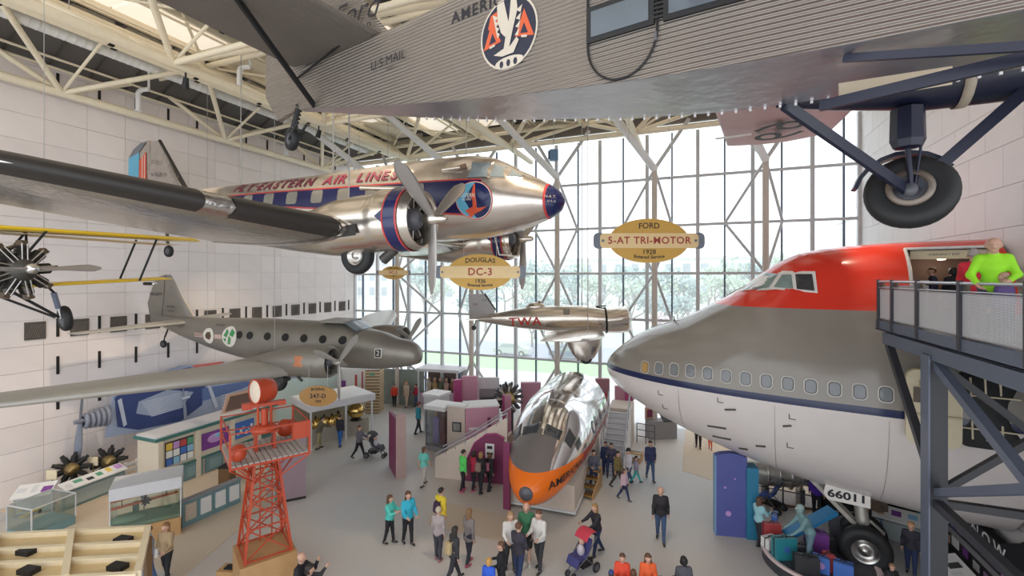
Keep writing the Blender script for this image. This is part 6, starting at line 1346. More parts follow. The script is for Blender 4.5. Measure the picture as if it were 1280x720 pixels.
stand('sand panel with a framed photograph next to the tall glass case', (-11.19, 19.46, 0), (-10.3, 19.6, 0), 2.3, 0.45, beige, whitep, [(0.3, 0.8, 1.1, 1.55, PC[6]), (0.36, 0.74, 1.15, 1.5, PC[2])])
stand('pink panel with a small round emblem next to the sand panel', (-10.27, 19.61, 0), (-8.93, 20.48, 0), 2.25, 1.0, pinkw, whitep, [(0.66, 0.76, 1.3, 1.75, plum), (0.1, 0.4, 1.2, 1.3, PC[2])])
stand('plum and pink upright panel under the far glass, left one', (-12.67, 23.71, 0), (-11.81, 24.05, 0), 2.75, 0.3, pinkw, None, [(0.3, 0.8, 0.9, 1.4, PC[4])])
stand('narrow dark magenta panel beside the left pink upright', (-12.92, 23.3, 0), (-12.6, 23.58, 0), 2.6, 0.3, magenta)
stand('grey panel with a landscape photograph before the glass', (-12.03, 24.61, 0), (-10.88, 25.07, 0), 2.55, 0.2, lgrey, None, [(0.05, 0.95, 0.9, 1.9, dgrey), (0.1, 0.9, 1.0, 1.4, PC[6])])
stand('slim rounded pink panel with plum edge beside the dark engine', (-9.49, 22.28, 0), (-9.06, 22.45, 0), 2.3, 0.25, pinkw, None, [(0.0, 0.25, 0.1, 2.3, magenta)])
stand('pink panel behind the airliner nose, right of the dark engine', (-9.23, 24.32, 0), (-8.18, 24.74, 0), 2.55, 0.3, pinkw, None, [(0.75, 1.0, 0.9, 1.9, magenta)])
stand('maroon panel at the tail end of the silver airliner nose', (-5.34, 26.19, 0), (-4.62, 26.47, 0), 2.7, 0.3, mat('dusty maroon', (0.36, 0.17, 0.20), 0.6), None, [(0.3, 0.8, 1.3, 1.9, PC[3])])
t = thing('radial_engine', 'big dark many-cylinder aero engine among the pink panels', 'engine', (-9.48, 23.13, 2.29)[:2]+(0,), (0, 0, R(-70)))
q = MB(); rnd = random.Random(5)
for k in range(14):
    for rw in (0, 0.35):
        a = 2*PI*(k+rw)/14; c, s_ = math.cos(a), math.sin(a); q.tube((rw-0.2, 0.2*c, 2.0+0.2*s_), (rw-0.2, 0.72*c, 2.0+0.72*s_), 0.09, (dk_eng, gm)[k % 2], n=7).box((rw-0.2, 0.74*c, 2.0+0.74*s_), (0.2, 0.14, 0.12), steel_d, rot=Matrix.Rotation(a, 3, 'X'))
q.build('cylinders', t); q = MB(); q.lathe([(-0.5, 0.2), (-0.3, 0.34), (0.4, 0.34), (0.6, 0.16), (0.8, 0.0)], mat('gold crankcase', (0.40, 0.28, 0.10), 0.4, 0.8), (0, 0, 2.0), (1, 0, 0), 16); q.build('crankcase', t); MB().box((-0.2, 0, 0.65), (0.5, 0.5, 1.3), steel_d).build('stand', t)
# pale wall with pink floor displays at far left of the glass
stand('white partition with coloured prints by the glass at the far left', (-21.63, 23.64, 0), (-19.91, 24.14, 0), 2.6, 0.2, whitep, None, [(0.1, 0.25, 1.2, 1.8, PC[4]), (0.6, 0.68, 0.8, 2.2, PC[3]), (0.85, 0.9, 0.4, 2.4, PC[3])])
stand('pale teal curved backdrop above the white stall roof', (-22.27, 19.24, 0), (-21.37, 23.36, 0), 2.5, 0.2, mat('pale teal print', (0.50, 0.62, 0.60), 0.6), None, [(0.3, 0.7, 0.3, 1.4, mat('pale pink print', (0.66, 0.56, 0.60), 0.6))])
# ---- right: plum post, grey display, railing
t = thing('exhibit_board', 'tall magenta panel beside the white stairs', 'exhibit panel', (-3.4, 25.38, 0), (0, 0, R(5))); MB().box((0, 0, 1.3), (0.42, 0.25, 2.6), magenta).box((-0.35, 0.1, 2.2), (0.8, 0.2, 0.8), pinkw).build('board', t)
t = thing('railing', 'dark railing by the glass right of the magenta panel', 'railing', (-2.87, 24.43, 0), (0, 0, R(-8)))
for x in (0, 0.45, 0.9): MB().tube((x, 0, 0), (x, 0, 1.0), 0.025, steel_d).build('post', t)
for z in (0.35, 0.68, 1.0): MB().tube((0, 0, z), (0.9, 0, z), 0.022, steel_d).build('rail', t)
t = thing('display_desk', 'grey display desk with a slanted black reader under the jumbo nose', 'display desk', (-2.29, 25.04, 0), (0, 0, R(28)))
MB().box((0.75, 0.3, 0.48), (1.5, 0.6, 0.96), dgrey).build('body', t); MB().box((1.1, 0.2, 1.05), (0.7, 0.5, 0.06), black, rot=Matrix.Rotation(0.5, 3, 'X')).build('reader', t); MB().box((0.2, 0.5, 1.25), (0.5, 0.06, 0.6), PC[9]).box((0.2, 0.46, 1.25), (0.3, 0.04, 0.4), plum).build('picture', t)
# ---- blue pylon
t = thing('information_pylon', 'tall blue and teal information pylon with a curved top under the jumbo', 'pylon', (1.03, 16.83, 0), (0, 0, R(12)))
pyl = mat('pylon violet blue', (0.085, 0.10, 0.31), 0.4, var=0.2, scale=1.5); pylt = mat('pylon teal', (0.03, 0.19, 0.32), 0.4)
MB().prism([(-0.48, 0), (0.48, 0), (0.48, 2.62), (0.3, 2.69), (0, 2.73), (-0.3, 2.69), (-0.48, 2.62)], pyl, (0, 0, 0), (1, 0, 0), (0, 0, 1), 0.28).build('board', t); MB().box((-0.49, 0, 1.3), (0.03, 0.30, 2.62), mat('pylon sky edge', (0.20, 0.36, 0.55), 0.4)).build('edge', t)
MB().box((0.62, 0.02, 1.16), (0.36, 0.5, 2.32), pylt).build('side_board', t)
q = MB()
for x, z, s in ((-0.1, 0.75, 0.09), (-0.2, 1.6, 0.04), (0.1, 1.9, 0.03)): patch(q, circ(s, 10, (x, z)), PC[7], lambda a, c: (a, -0.146, c))
q.build('print', t)

# ---- silver airliner nose on the floor, its ramp, stairs
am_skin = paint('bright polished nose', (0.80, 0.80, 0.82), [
    ((0.68, 0.66, 0.64), 0.5, 0.25, [(-0.16, 0, -1, 1.20)]),
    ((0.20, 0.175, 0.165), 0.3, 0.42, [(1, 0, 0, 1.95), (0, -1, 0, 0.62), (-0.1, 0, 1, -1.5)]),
    ((0.42, 0.05, 0.025), 0.0, 0.3, [(-0.02, 0, -1, 1.93), (0.09, 0, 1, -1.15), (-1, 0, 0, -2.7)]),
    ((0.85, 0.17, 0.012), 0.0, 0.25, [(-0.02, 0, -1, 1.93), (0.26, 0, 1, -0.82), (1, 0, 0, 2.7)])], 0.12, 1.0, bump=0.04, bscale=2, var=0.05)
am = thing('airliner_nose', 'polished silver airliner nose with an orange chin standing on the floor', 'aircraft', (-5.14, 13.95, 0.10), (0, 0, R(-87.5)))
HM = Hull([(0, 1.40, 0.05, 0.05, 0.05, 2), (0.1, 1.38, 0.28, 0.26, 0.30, 2), (0.4, 1.42, 0.58, 0.50, 0.56, 2), (0.9, 1.52, 0.88, 0.78, 0.82, 2), (1.5, 1.66, 1.10, 1.02, 1.02, 2), (2.0, 1.80, 1.24, 1.16, 1.16, 2), (2.6, 1.95, 1.36, 1.42, 1.30, 2), (3.2, 2.08, 1.46, 1.55, 1.42, 2), (4.2, 2.2, 1.56, 1.62, 1.55, 2), (7.6, 2.25, 1.6, 1.65, 1.6, 2)])
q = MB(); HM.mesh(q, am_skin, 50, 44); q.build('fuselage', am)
q = MB(); q.lathe([(0.0, 0.24), (0.06, 0.22), (0.10, 0.0)], steel_d, (-0.08, 0, 1.38), (1, 0, -0.05), 16); q.build('nose_light', am)
def hm_top(s, a):      # point on the hull at station s and roll angle a from the top
    zc, w, hu, hd, e = (f(s) for f in HM.fn); return (-s, (w+0.015)*math.sin(a), zc+(hu+0.015)*math.cos(a))
for sg in (-1, 1):
    for a0, a1, s0, s1 in ((0.06, 0.66, 1.72, 2.18), (0.74, 1.10, 1.86, 2.45), (1.14, 1.36, 2.2, 2.65)):
        q = MB(); patch(q, [(s0, a0), (s0+0.02, a1), (s1, a1), (s1, a0)], alu, lambda s, a: hm_top(s, sg*a), 3); fr_ = q.build('window_frame', am)
        q = MB(); c0_, c1_ = (s0+s1)/2, (a0+a1)/2; patch(q, [(c0_+(s-c0_)*0.84, c1_+(a-c1_)*0.86) for s, a in ((s0, a0), (s0+0.02, a1), (s1, a1), (s1, a0))], csd, lambda s, a: tuple(Vector(hm_top(s, sg*a))+Vector((0.01, 0, 0.012))), 3); q.build('pane', fr_)
q = MB(); letters(q, 'AMERICAN', 0.42, ink, lambda a, c: HM.side(1.5+a*1.0, 1.62+0.09*a+c*0.8, 1, 0.03), bold=0.006, shear=0.1, sub=1); letters(q, 'AMERICAN', 0.42, ink, lambda a, c: HM.side(1.75-a, 1.45-0.15*a+c*0.85, -1, 0.02), bold=0.006, sub=1); q.build('nose_lettering', am)
q = MB()
for s in (4.6, 5.7, 6.8): patch(q, rrect(0.4, 0.42, 0.1, 3, (s, 2.55)), csd, lambda a, c: HM.side(a, c, 1, 0.012), 2)
patch(q, circ(0.24, 20, (4.1, 2.5)), blue_n, lambda a, c: HM.side(a, c, 1, 0.016), 2); patch(q, circ(0.17, 16, (4.1, 2.5)), offw, lambda a, c: HM.side(a, c, 1, 0.022), 2); q.build('cabin_window', am)
q = MB(); q.tube((-3.6, 0, 3.6), (-3.6, 0, 3.95), 0.02, steel_d).tube((-3.75, 0, 3.95), (-3.45, 0, 3.95), 0.025, steel_d); q.build('aerial', am)
q = MB()
for s in (3.3, 4.5, 5.7, 6.9):
    q.path([hm_top(s, -1.9+0.1*k) for k in range(39)], 0.008, alu, 4)
q.build('skin_joint', am)
MB().box((-4.8, 0, 0.5), (5.6, 2.4, 1.0), beige).box((-4.8, 0, 0.04), (5.7, 2.5, 0.08), lgrey).build('cradle', am)
# ramp with arched plum door, left of the nose
rA, rB = Vector((-10.32, 16.94, 0)), Vector((-7.22, 17.45, 0)); rd_ = rB-rA; rl = rd_.length; t = thing('ramp', 'sand-coloured ramp wall with handrail and plum arched doorway left of the nose', 'ramp', tuple(rA), (0, 0, math.atan2(rd_.y, rd_.x)))
MB().prism([(0, 0), (rl, 0), (rl, 2.75), (rl*0.55, 1.85), (0, 0.85)], beige, (0, 0.08, 0), (1, 0, 0), (0, 0, 1), 0.16).build('wall', t)
MB().prism([(rl*0.42, 0.02), (rl*0.96, 0.02), (rl*0.96, 1.9), (rl*0.86, 2.05), (rl*0.72, 2.0), (rl*0.56, 1.6), (rl*0.46, 0.95)], plum, (0, -0.02, 0), (1, 0, 0), (0, 0, 1), 0.05).build('arched_door', t)
MB().path([(rl*0.42, -0.05, 0.02), (rl*0.46, -0.05, 0.97), (rl*0.56, -0.05, 1.63), (rl*0.72, -0.05, 2.03), (rl*0.86, -0.05, 2.08), (rl*0.97, -0.05, 1.92)], 0.03, magenta).build('door_arch', t)
MB().box((rl*0.77, -0.06, 1.35), (0.38, 0.02, 0.6), whitep).box((rl*0.77, -0.075, 1.5), (0.22, 0.01, 0.12), ink).box((rl*0.77, -0.075, 1.25), (0.26, 0.01, 0.08), ink).build('door_notice', t)
MB().path([(0, 0, 1.0), (rl*0.55, 0, 2.0), (rl, 0, 2.95)], 0.035, rail_m).path([(0, 0.9, 1.0), (rl*0.55, 0.9, 2.0), (rl, 0.9, 2.95)], 0.03, rail_m).build('handrail', t)
for k in range(8):
    x = rl*k/7; z = 0.85+(1.0*min(x/(rl*0.55), 1))+(0.9*max(0, (x/rl-0.55)/0.45)); MB().tube((x, 0, z-0.1), (x, 0, z+0.14), 0.02, rail_m).build('baluster', t)
MB().prism([(0, 0), (rl, 0), (rl, 1.9), (0, 0.1)], beige, (0, 0.55, 0), (1, 0, 0), (0, 0, 1), 0.8).build('walkway', t)
stand('narrow plum post in front of the arched doorway', (-6.61, 15.58, 0), (-6.34, 15.56, 0), 2.45, 0.1, plum)
# stairs right of the nose
sA = Vector((-4.22, 19.99, 0))+Vector((0.28, 0, 0)); t = thing('stairs', 'white-sided stairs with grey treads rising beside the silver nose', 'stairs', tuple(sA), (0, 0, R(2)))
for k in range(11): MB().box((0.5, 0.14+0.28*k, 0.085+0.17*k), (0.95, 0.30, 0.17), lgrey).box((0.5, 0.005+0.28*k, 0.16+0.17*k), (0.95, 0.03, 0.03), dgrey).build('step', t)
for x in (0.0, 1.0):
    MB().prism([(0, 0), (3.3, 0), (3.3, 2.1), (3.1, 2.1), (0, 0.22)], whitep, (x, 0, 0), (0, 1, 0), (0, 0, 1), 0.07).build('side_board', t)
    MB().path([(x, 0.0, 0.95), (x, 3.2, 2.9)], 0.03, rail_m).build('handrail', t)
    for k in range(6): MB().tube((x, 0.1+0.6*k, 0.2+0.37*k), (x, 0.1+0.6*k, 1.0+0.37*k), 0.018, rail_m).build('baluster', t)
MB().box((0.5, 4.0, 1.0), (1.1, 1.6, 2.0), beige).build('landing', t)
def steps_bench(label, loc, rz, n):
    t = thing('step_stool', label, 'wooden steps', loc, (0, 0, rz))
    for k in range(n):
        MB().box((0, 0.16+0.32*k, 0.11+0.2*k), (0.8, 0.34, 0.05), woodD).box((0, 0.0+0.32*k, 0.13+0.2*k), (0.8, 0.03, 0.05), gold).build('tread', t)
    for x in (-0.4, 0.4): MB().prism([(-0.02, 0), (0.34*n, 0), (0.34*n, 0.2*n), (-0.02, 0.16)], wood, (x, 0, 0), (0, 1, 0), (0, 0, 1), 0.05).build('side', t)
steps_bench('brown wooden steps with brass nosings right of the orange chin', (-4.09, 17.45, 0), R(-4), 4); steps_bench('small brown wooden steps at the foot of the white stairs', (-2.83, 21.67, 0), R(-8), 2)

# ---- under the jumbo: jet engine on a stand, railing, luggage island, right wall displays
t = thing('jet_engine', 'silver jet engine on a plinth behind the railing under the jumbo', 'engine', (3.04, 20.19, 0.88)[:2]+(0,), (0, 0, R(5)))
q = MB(); q.lathe([(-1.3, 0.2), (-1.25, 0.42), (-0.7, 0.5), (0.3, 0.46), (0.6, 0.36), (1.2, 0.30), (1.35, 0.1)], gm, (0, 0, 1.0), (1, 0, 0), 20, caps=(True, True)); q.build('casing', t)
q = MB()
for x in (-0.6, -0.2, 0.2, 0.5): q.lathe([(x, 0.46), (x, 0.54), (x+0.06, 0.54), (x+0.06, 0.46)], chrome, (0, 0, 1.0), (1, 0, 0), 20)
for k in range(8): q.box((0.75+0.05*k, -0.36, 1.0), (0.02, 0.06, 0.5), black)
q.build('flanges', t); MB().box((-0.6, 0, 0.28), (0.16, 0.6, 0.5), steel_d).box((0.6, 0, 0.3), (0.16, 0.6, 0.55), steel_d).box((0, 0, 0.05), (3.0, 1.2, 0.1), woodD).build('cradle', t)
t = thing('railing', 'steel post railing in front of the jet engine under the jumbo', 'railing', (1.99, 19.82, 0), (0, 0, R(-6)))
for x in (0, 1.0, 2.1, 3.2): MB().tube((x, 0, 0), (x, 0, 1.0), 0.03, steel_d).build('post', t)
for z in (0.95, 0.55): MB().tube((0, 0, z), (3.2, 0, z), 0.025, steel_d).build('rail', t)
# luggage island
iC = Vector((3.54, 16.1, 0))+Vector((-0.22, -0.2, 0)); t = thing('display_island', 'round display island with a white rim under the jumbo nose wheel', 'display island', tuple(iC))
MB().lathe([(0, 1.46), (0.30, 1.46)], mat('dark island side', (0.05, 0.05, 0.06), 0.5), (0, 0, 0), (0, 0, 1), 48, caps=(True, True)).build('base', t); MB().lathe([(0.27, 1.47), (0.30, 1.50), (0.34, 1.48), (0.34, 1.36), (0.30, 1.34)], mat('pink white rim', (0.70, 0.56, 0.55), 0.4), (0, 0, 0), (0, 0, 1), 48).build('rim', t)
cases = [(-1.15, 0.45, 0.5, 0.2, 0.55, 0.3, 3, 'red suitcase standing at the far left of the island'), (-1.0, 0.95, 0.16, 0.45, 0.62, -0.2, 0, 'upright blue suitcase behind the red one'), (-1.25, 0.0, 0.42, 0.3, 0.32, 0.7, 2, 'white hatbox with a blue badge at the island rim'), (-0.95, -0.45, 0.62, 0.25, 0.62, 0.45, 8, 'large teal suitcase with a round blue badge'), (-0.45, -0.15, 0.5, 0.4, 0.36, 0.2, 6, 'black trunk in the middle of the luggage pile'), (-0.5, -0.95, 0.6, 0.3, 0.45, 0.1, 6, 'dark trunk at the near side of the luggage pile'), (-0.1, -0.75, 0.4, 0.24, 0.42, -0.2, 0, 'blue case with a pale badge beside the dark trunk'), (0.12, -0.6, 0.2, 0.3, 0.46, 0.3, 3, 'narrow red case squeezed between blue cases'), (0.4, -0.85, 0.45, 0.26, 0.42, -0.25, 0, 'blue case nearest the nose wheel'), (0.0, 0.3, 0.55, 0.4, 0.6, 0.1, 4, 'purple trunk behind the luggage handler dummy'), (0.3, 0.5, 0.4, 0.4, 0.4, 0.5, 6, 'black box behind the nose wheel')]
for x, y, w, d, h, rz, k, lb in cases:
    o = thing('suitcase', lb, 'suitcase', (iC.x+x, iC.y+y, 0.30), (0, 0, rz), 'luggage on the island'); m = mat('teal luggage', (0.03, 0.24, 0.28), 0.4) if k == 8 else PC[k]
    MB().box((0, 0, h/2), (w, d, h), m).build('body', o); MB().box((0, 0, h/2), (w+0.02, 0.03, h+0.02), black).build('band', o); MB().path([(-0.07, 0, h), (-0.06, 0, h+0.05), (0.06, 0, h+0.05), (0.07, 0, h)], 0.012, black, 5).build('handle', o)
    if 'badge' in lb: MB().prism(circ(0.09, 14, (0, h*0.5)), PC[0] if k != 0 else PC[7], (0, -d/2-0.01, 0), (1, 0, 0), (0, 0, 1), 0.01).build('badge', o)
t = thing('conveyor', 'blue sloping baggage conveyor behind the luggage handler dummy', 'conveyor', (iC.x+0.1, iC.y+0.75, 0.3), (0, 0, R(20)))
MB().beam((-0.9, 0, 0.25), (0.5, 0, 1.05), 0.45, 0.10, mat('conveyor blue', (0.03, 0.22, 0.46), 0.4)).build('belt', t); MB().beam((0.5, 0, 1.0), (0.6, 0, 0), 0.08, 0.3, steel_d).beam((-0.9, 0, 0.25), (-0.9, 0, 0), 0.08, 0.3, steel_d).build('support', t)
# black wall of photographs along the right wall
t = thing('photo_wall', 'black photograph wall with big white letters along the right wall', 'display wall', (7.1, 0, 0))
MB().prism([(8.9, 0), (19.4, 0), (19.4, 1.72), (15.4, 1.78), (14.6, 2.2), (14.0, 2.7), (8.9, 2.7)], mat('black display wall', (0.018, 0.018, 0.022), 0.45), (0.1, 0, 0), (0, 1, 0), (0, 0, 1), 0.2).build('board', t)
q = MB(); letters(q, 'AND NOW', 0.44, mat('white wall letters', (0.80, 0.80, 0.78), 0.5), lambda a, c: (-0.012, 16.75-a*1.12, 1.58+c), bold=0.008, spacing=1.5); q.build('lettering', t)
rnd = random.Random(11)
for k in range(22): MB().box((-0.015, 18.9-0.42*k, 1.18+rnd.uniform(-0.03, 0.03)), (0.02, rnd.uniform(0.28, 0.4), rnd.uniform(0.18, 0.28)), PC[rnd.choice((2, 3, 5, 7, 9, 0, 4))]).build('photograph', t)
for k in range(16): MB().box((-0.015, 18.6-0.55*k, 0.62+rnd.uniform(-0.05, 0.05)), (0.02, rnd.uniform(0.2, 0.5), rnd.uniform(0.2, 0.32)), PC[rnd.choice((2, 3, 7, 9, 4))]).build('photograph', t)
MB().box((-0.02, 14.2, 0.92), (0.06, 10.5, 0.14), dgrey).build('ledge', t)
reader('pale blue sloping reading rail in front of the black photograph wall', (6.2, 16.2, 0), (6.2, 11.5, 0), 0.85, 0.55, dgrey, 0)
reader('white sloping reading rail curving behind the jumbo nose wheel', (5.32, 18.35, 0), (6.46, 17.96, 0), 0.9, 0.6, dgrey, 0)
t = thing('exhibit_board', 'dark exhibit panel with pink photographs behind the nose wheel', 'exhibit panel', (5.4, 19.2, 0), (0, 0, R(-12)))
MB().box((0, 0, 1.0), (2.6, 0.12, 2.0), black).build('board', t)
for k in range(4): MB().box((-0.9+0.6*k, -0.08, 1.55), (0.42, 0.03, 0.4), PC[(2, 9, 3, 9)[k]]).build('photograph', t)
t = thing('curtain', 'dark teal curtain beside the pink photographs behind the jumbo', 'curtain', (7.0, 18.9, 0), (0, 0, R(-12)))
q = MB(); q.loft([[(-0.5+1.0*k/24, 0.06*math.sin(k*1.3), z) for k in range(25)] for z in (0.02, 1.68)], mat('teal curtain cloth', (0.03, 0.12, 0.16), 0.8), caps=(False, False), closed=False); q.build('cloth', t); MB().tube((-0.55, 0, 1.70), (0.55, 0, 1.70), 0.02, steel_d).build('rod', t)

# ================================================================ people
SKIN = mat('light skin', (0.56, 0.33, 0.24), 0.5); SKIN2 = mat('brown skin', (0.24, 0.13, 0.09), 0.5); EYE = mat('eye dark', (0.02, 0.018, 0.016), 0.3); LIP = mat('lips', (0.36, 0.12, 0.10), 0.5)
def surface_net(fn, lo, hi, h):
    """closed smooth surface where fn < 0, sampled on a grid of step h"""
    lo = np.array(lo)-2*h; n = np.ceil((np.array(hi)+2*h-lo)/h).astype(int)+1
    ax_ = [lo[i]+h*np.arange(n[i]) for i in range(3)]
    G = np.stack(np.meshgrid(*ax_, indexing='ij'), -1); D = fn(G.reshape(-1, 3)).reshape(n)
    ins = D < 0; cs = np.zeros(np.array(n)-1, int)
    for a in (0, 1):
        for b in (0, 1):
            for c in (0, 1): cs += ins[a:n[0]-1+a, b:n[1]-1+b, c:n[2]-1+c]
    act = (cs > 0) & (cs < 8); idx = -np.ones(act.shape, int); ii = np.argwhere(act); idx[act] = np.arange(len(ii))
    P = np.zeros((len(ii), 3)); W = np.zeros(len(ii))
    co = [(a, b, c) for a in (0, 1) for b in (0, 1) for c in (0, 1)]
    for p in co:
        for k in range(3):
            if p[k]: continue
            q = list(p); q[k] = 1
            d0 = D[ii[:, 0]+p[0], ii[:, 1]+p[1], ii[:, 2]+p[2]]; d1 = D[ii[:, 0]+q[0], ii[:, 1]+q[1], ii[:, 2]+q[2]]
            s = (d0 < 0) != (d1 < 0)
            if not s.any(): continue
            t = d0[s]/(d0[s]-d1[s]); pt = np.tile(np.array(p, float), (s.sum(), 1)); pt[:, k] += t
            P[s] += pt; W[s] += 1
    V = lo+h*(ii+P/W[:, None]); F_ = []
    for k in range(3):
        u, v = (k+1) % 3, (k+2) % 3
        a = ins.take(range(0, n[k]-1), k); b = ins.take(range(1, n[k]), k); E = np.argwhere(a != b)
        E = E[(E[:, u] > 0) & (E[:, v] > 0) & (E[:, u] < n[u]-1) & (E[:, v] < n[v]-1)]
        if not len(E): continue
        def cell(du, dv):
            q = E.copy(); q[:, u] -= du; q[:, v] -= dv; return idx[q[:, 0], q[:, 1], q[:, 2]]
        f = np.stack([cell(1, 1), cell(0, 1), cell(0, 0), cell(1, 0)], 1)
        fl = ~a[E[:, 0], E[:, 1], E[:, 2]]; f[fl] = f[fl][:, ::-1]
        F_.append(f[(f >= 0).all(1)])
    return V, np.concatenate(F_)
def caps_sdf(caps, k=0.03):
    """smooth union of tapered capsules (a, b, ra, rb[, flatten-y])"""
    A = [(np.array(a, float), np.array(b, float), ra, rb) for a, b, ra, rb in caps]
    def f(X):
        e = None
        for a, b, ra, rb in A:
            d = b-a; L2 = max(d @ d, 1e-9); t = np.clip(((X-a) @ d)/L2, 0, 1)
            q = np.linalg.norm(X-a-t[:, None]*d, axis=1)-(ra+(rb-ra)*t)
            if e is None: e = q
            else:
                hh = np.maximum(k-np.abs(e-q), 0)/k; e = np.minimum(e, q)-hh*hh*k*0.25
        return e
    def box():
        lo = np.min([np.minimum(a, b)-max(ra, rb) for a, b, ra, rb in A], 0); hi = np.max([np.maximum(a, b)+max(ra, rb) for a, b, ra, rb in A], 0); return lo, hi
    return f, box()
def net(name, caps, m, parent, h=0.03, k=0.03, cut=None, extra=None):
    f, (lo, hi) = caps_sdf(caps, k)
    g = f if cut is None else (lambda X: np.maximum(f(X), cut(X)))
    V, F_ = surface_net(g, lo, hi, h)
    b = MB(); b.add(V.tolist(), F_.tolist(), m, True)
    if extra: extra(b)
    return b.build(name, parent)
def fwd(v, a): return np.array([v[0]*math.cos(a)-v[2]*math.sin(a), v[1], v[0]*math.sin(a)+v[2]*math.cos(a)])
CLOTH = {}
def cloth(c): 
    if c not in CLOTH: CLOTH[c] = mat('cloth %d' % len(CLOTH), c, 0.75, var=0.08, scale=14)
    return CLOTH[c]
def person(label, loc, face, h=1.68, top=(0.1, 0.1, 0.1), bot=(0.03, 0.035, 0.05), hair=(0.05, 0.03, 0.02), hl='short', legs=(8, -8), arms=((8, 12), (-6, 12)), lean=0.0, pack=None, shorts=False, skin=None, fat=1.1, sit=False, shoe=(0.03, 0.03, 0.03), hat=None, nod=0.0, turn=0.0, long_top=False, res=0.028, bag=None, kind='person', sleeve=True, group=None):
    """legs: forward swing of left and right leg; arms: (upper swing, elbow bend[, outward]) for left and right; degrees"""
    sk = skin or SKIN; t = thing('person' if kind == 'person' else 'mannequin', label, kind, tuple(loc[:2])+(loc[2] if len(loc) > 2 else 0.0,), (0, 0, R(face)), group)
    H = h*1.04; up = lambda p: np.array(p, float)*H
    hip = up((0, 0, 0.52)); L0 = R(lean)
    def tor(p): return hip+fwd(up(p)-hip, -L0)
    waist, chest, shz, nk = tor((0, 0, 0.60)), tor((0.005, 0, 0.70)), tor((0, 0, 0.805)), tor((0.005, 0, 0.85))
    nd = R(nod)-L0*0.6
    hd = nk+fwd(up((0.012, 0, 0.078)), -L0*0.4-R(nod)*0.4)
    body, trs, jk, shoes = [], [], [], []
    f = fat
    foot_z = []
    J = {}
    for i, (sy, sw) in enumerate(((1, legs[0]), (-1, legs[1]))):
        hp = hip+up((0, 0.052*sy, -0.01)); a = R(sw)
        if sit: kn = hp+up((0.245, 0.02*sy, -0.02)); an = kn+up((0.02+0.03*i, 0, -0.235))
        else:
            kn = hp+fwd(up((0, 0, -0.245)), a); bend = max(0, -a*0.9) if sw < 0 else 0.04; an = kn+fwd(up((0, 0, -0.235)), a-bend)
        toe = an+up((0.085, 0.012*sy, -0.028)) if not (sw < -15) else an+up((0.07, 0.01*sy, -0.045))
        J[sy] = (hp, kn, an, toe); foot_z.append(min(an[2]-0.035*H, toe[2]-0.02*H))
        body += [(hp, kn, 0.046*H*f, 0.030*H), (kn, an, 0.031*H, 0.020*H), (an-up((0.018, 0, 0.018)), toe, 0.022*H, 0.015*H)]
        if shorts: trs += [(hp, hp+(kn-hp)*0.9, 0.058*H*f, 0.048*H*f)]
        else: trs += [(hp, kn, 0.055*H*f, 0.039*H), (kn, an+up((0, 0, 0.005)), 0.039*H, 0.030*H)]
        shoes.append([(an-up((0.022, 0, 0.022)), toe, 0.026*H, 0.020*H), (an-up((0.022, 0, 0.022)), an+up((0, 0, 0.01)), 0.026*H, 0.022*H)])
    trs += [(hip+up((0, 0.03, 0.0)), hip+up((0, -0.03, 0.0)), 0.07*H*f, 0.07*H*f), (hip, waist, 0.068*H*f, 0.062*H*f)]
    sw_ = 0.098
    body += [(hip+up((0, 0.035, 0)), hip+up((0, -0.035, 0)), 0.064*H*f, 0.064*H*f), (hip, waist, 0.066*H*f, 0.062*H*f), (waist, chest, 0.064*H*f, 0.075*H*f), (tor((0, 0.045, 0.73)), tor((0, -0.045, 0.73)), 0.062*H*f, 0.062*H*f), (tor((0, sw_*0.8, 0.80)), tor((0, -sw_*0.8, 0.80)), 0.036*H, 0.036*H), (shz, nk, 0.045*H, 0.030*H), (nk, hd, 0.030*H, 0.034*H),
             (hd+fwd(up((-0.012, 0, 0.018)), 0), hd+fwd(up((0.004, 0, 0.012)), 0), 0.056*H, 0.052*H), (hd+up((0.018, 0, -0.028)), hd+up((0.022, 0, -0.040)), 0.036*H, 0.026*H), (hd+up((0.052, 0, -0.004)), hd+up((0.064, 0, -0.014)), 0.008*H, 0.011*H)]
    for sy in (1, -1): body += [(hd+up((-0.006, 0.052*sy, 0.004)), hd+up((-0.006, 0.056*sy, -0.012)), 0.010*H, 0.008*H)]
    e = 0.010*H
    jk += [(hip+up((0, 0.035, 0.015 if not long_top else -0.05)), hip+up((0, -0.035, 0.015 if not long_top else -0.05)), 0.072*H*f, 0.072*H*f), (hip, waist, 0.074*H*f, 0.068*H*f), (waist, chest, 0.070*H*f, 0.082*H*f), (tor((0, 0.048, 0.73)), tor((0, -0.048, 0.73)), 0.069*H*f, 0.069*H*f), (tor((0, sw_*0.82, 0.80)), tor((0, -sw_*0.82, 0.80)), 0.043*H, 0.043*H), (shz, shz+(nk-shz)*0.55, 0.052*H, 0.043*H)]
    hands = []
    for i, sy in enumerate((1, -1)):
        ar = arms[i]; a, bnd = R(ar[0]), R(ar[1]); out = R(ar[2]) if len(ar) > 2 else R(9)
        sh = tor((0, sw_*sy, 0.80)); d1 = fwd(np.array((0, 0, -1.0)), a-L0*0.0); d1 = d1*math.cos(out)+np.array((0, sy, 0))*math.sin(out)
        el = sh+d1*0.172*H; d2 = fwd(np.array((0, 0, -1.0)), a+bnd); inw = R(ar[3]) if len(ar) > 3 else R(5)
        d2 = d2*math.cos(inw)-np.array((0, sy, 0))*math.sin(inw) if bnd > R(25) else d2*math.cos(out*0.6)+np.array((0, sy, 0))*math.sin(out*0.6)
        wr = el+d2*0.145*H
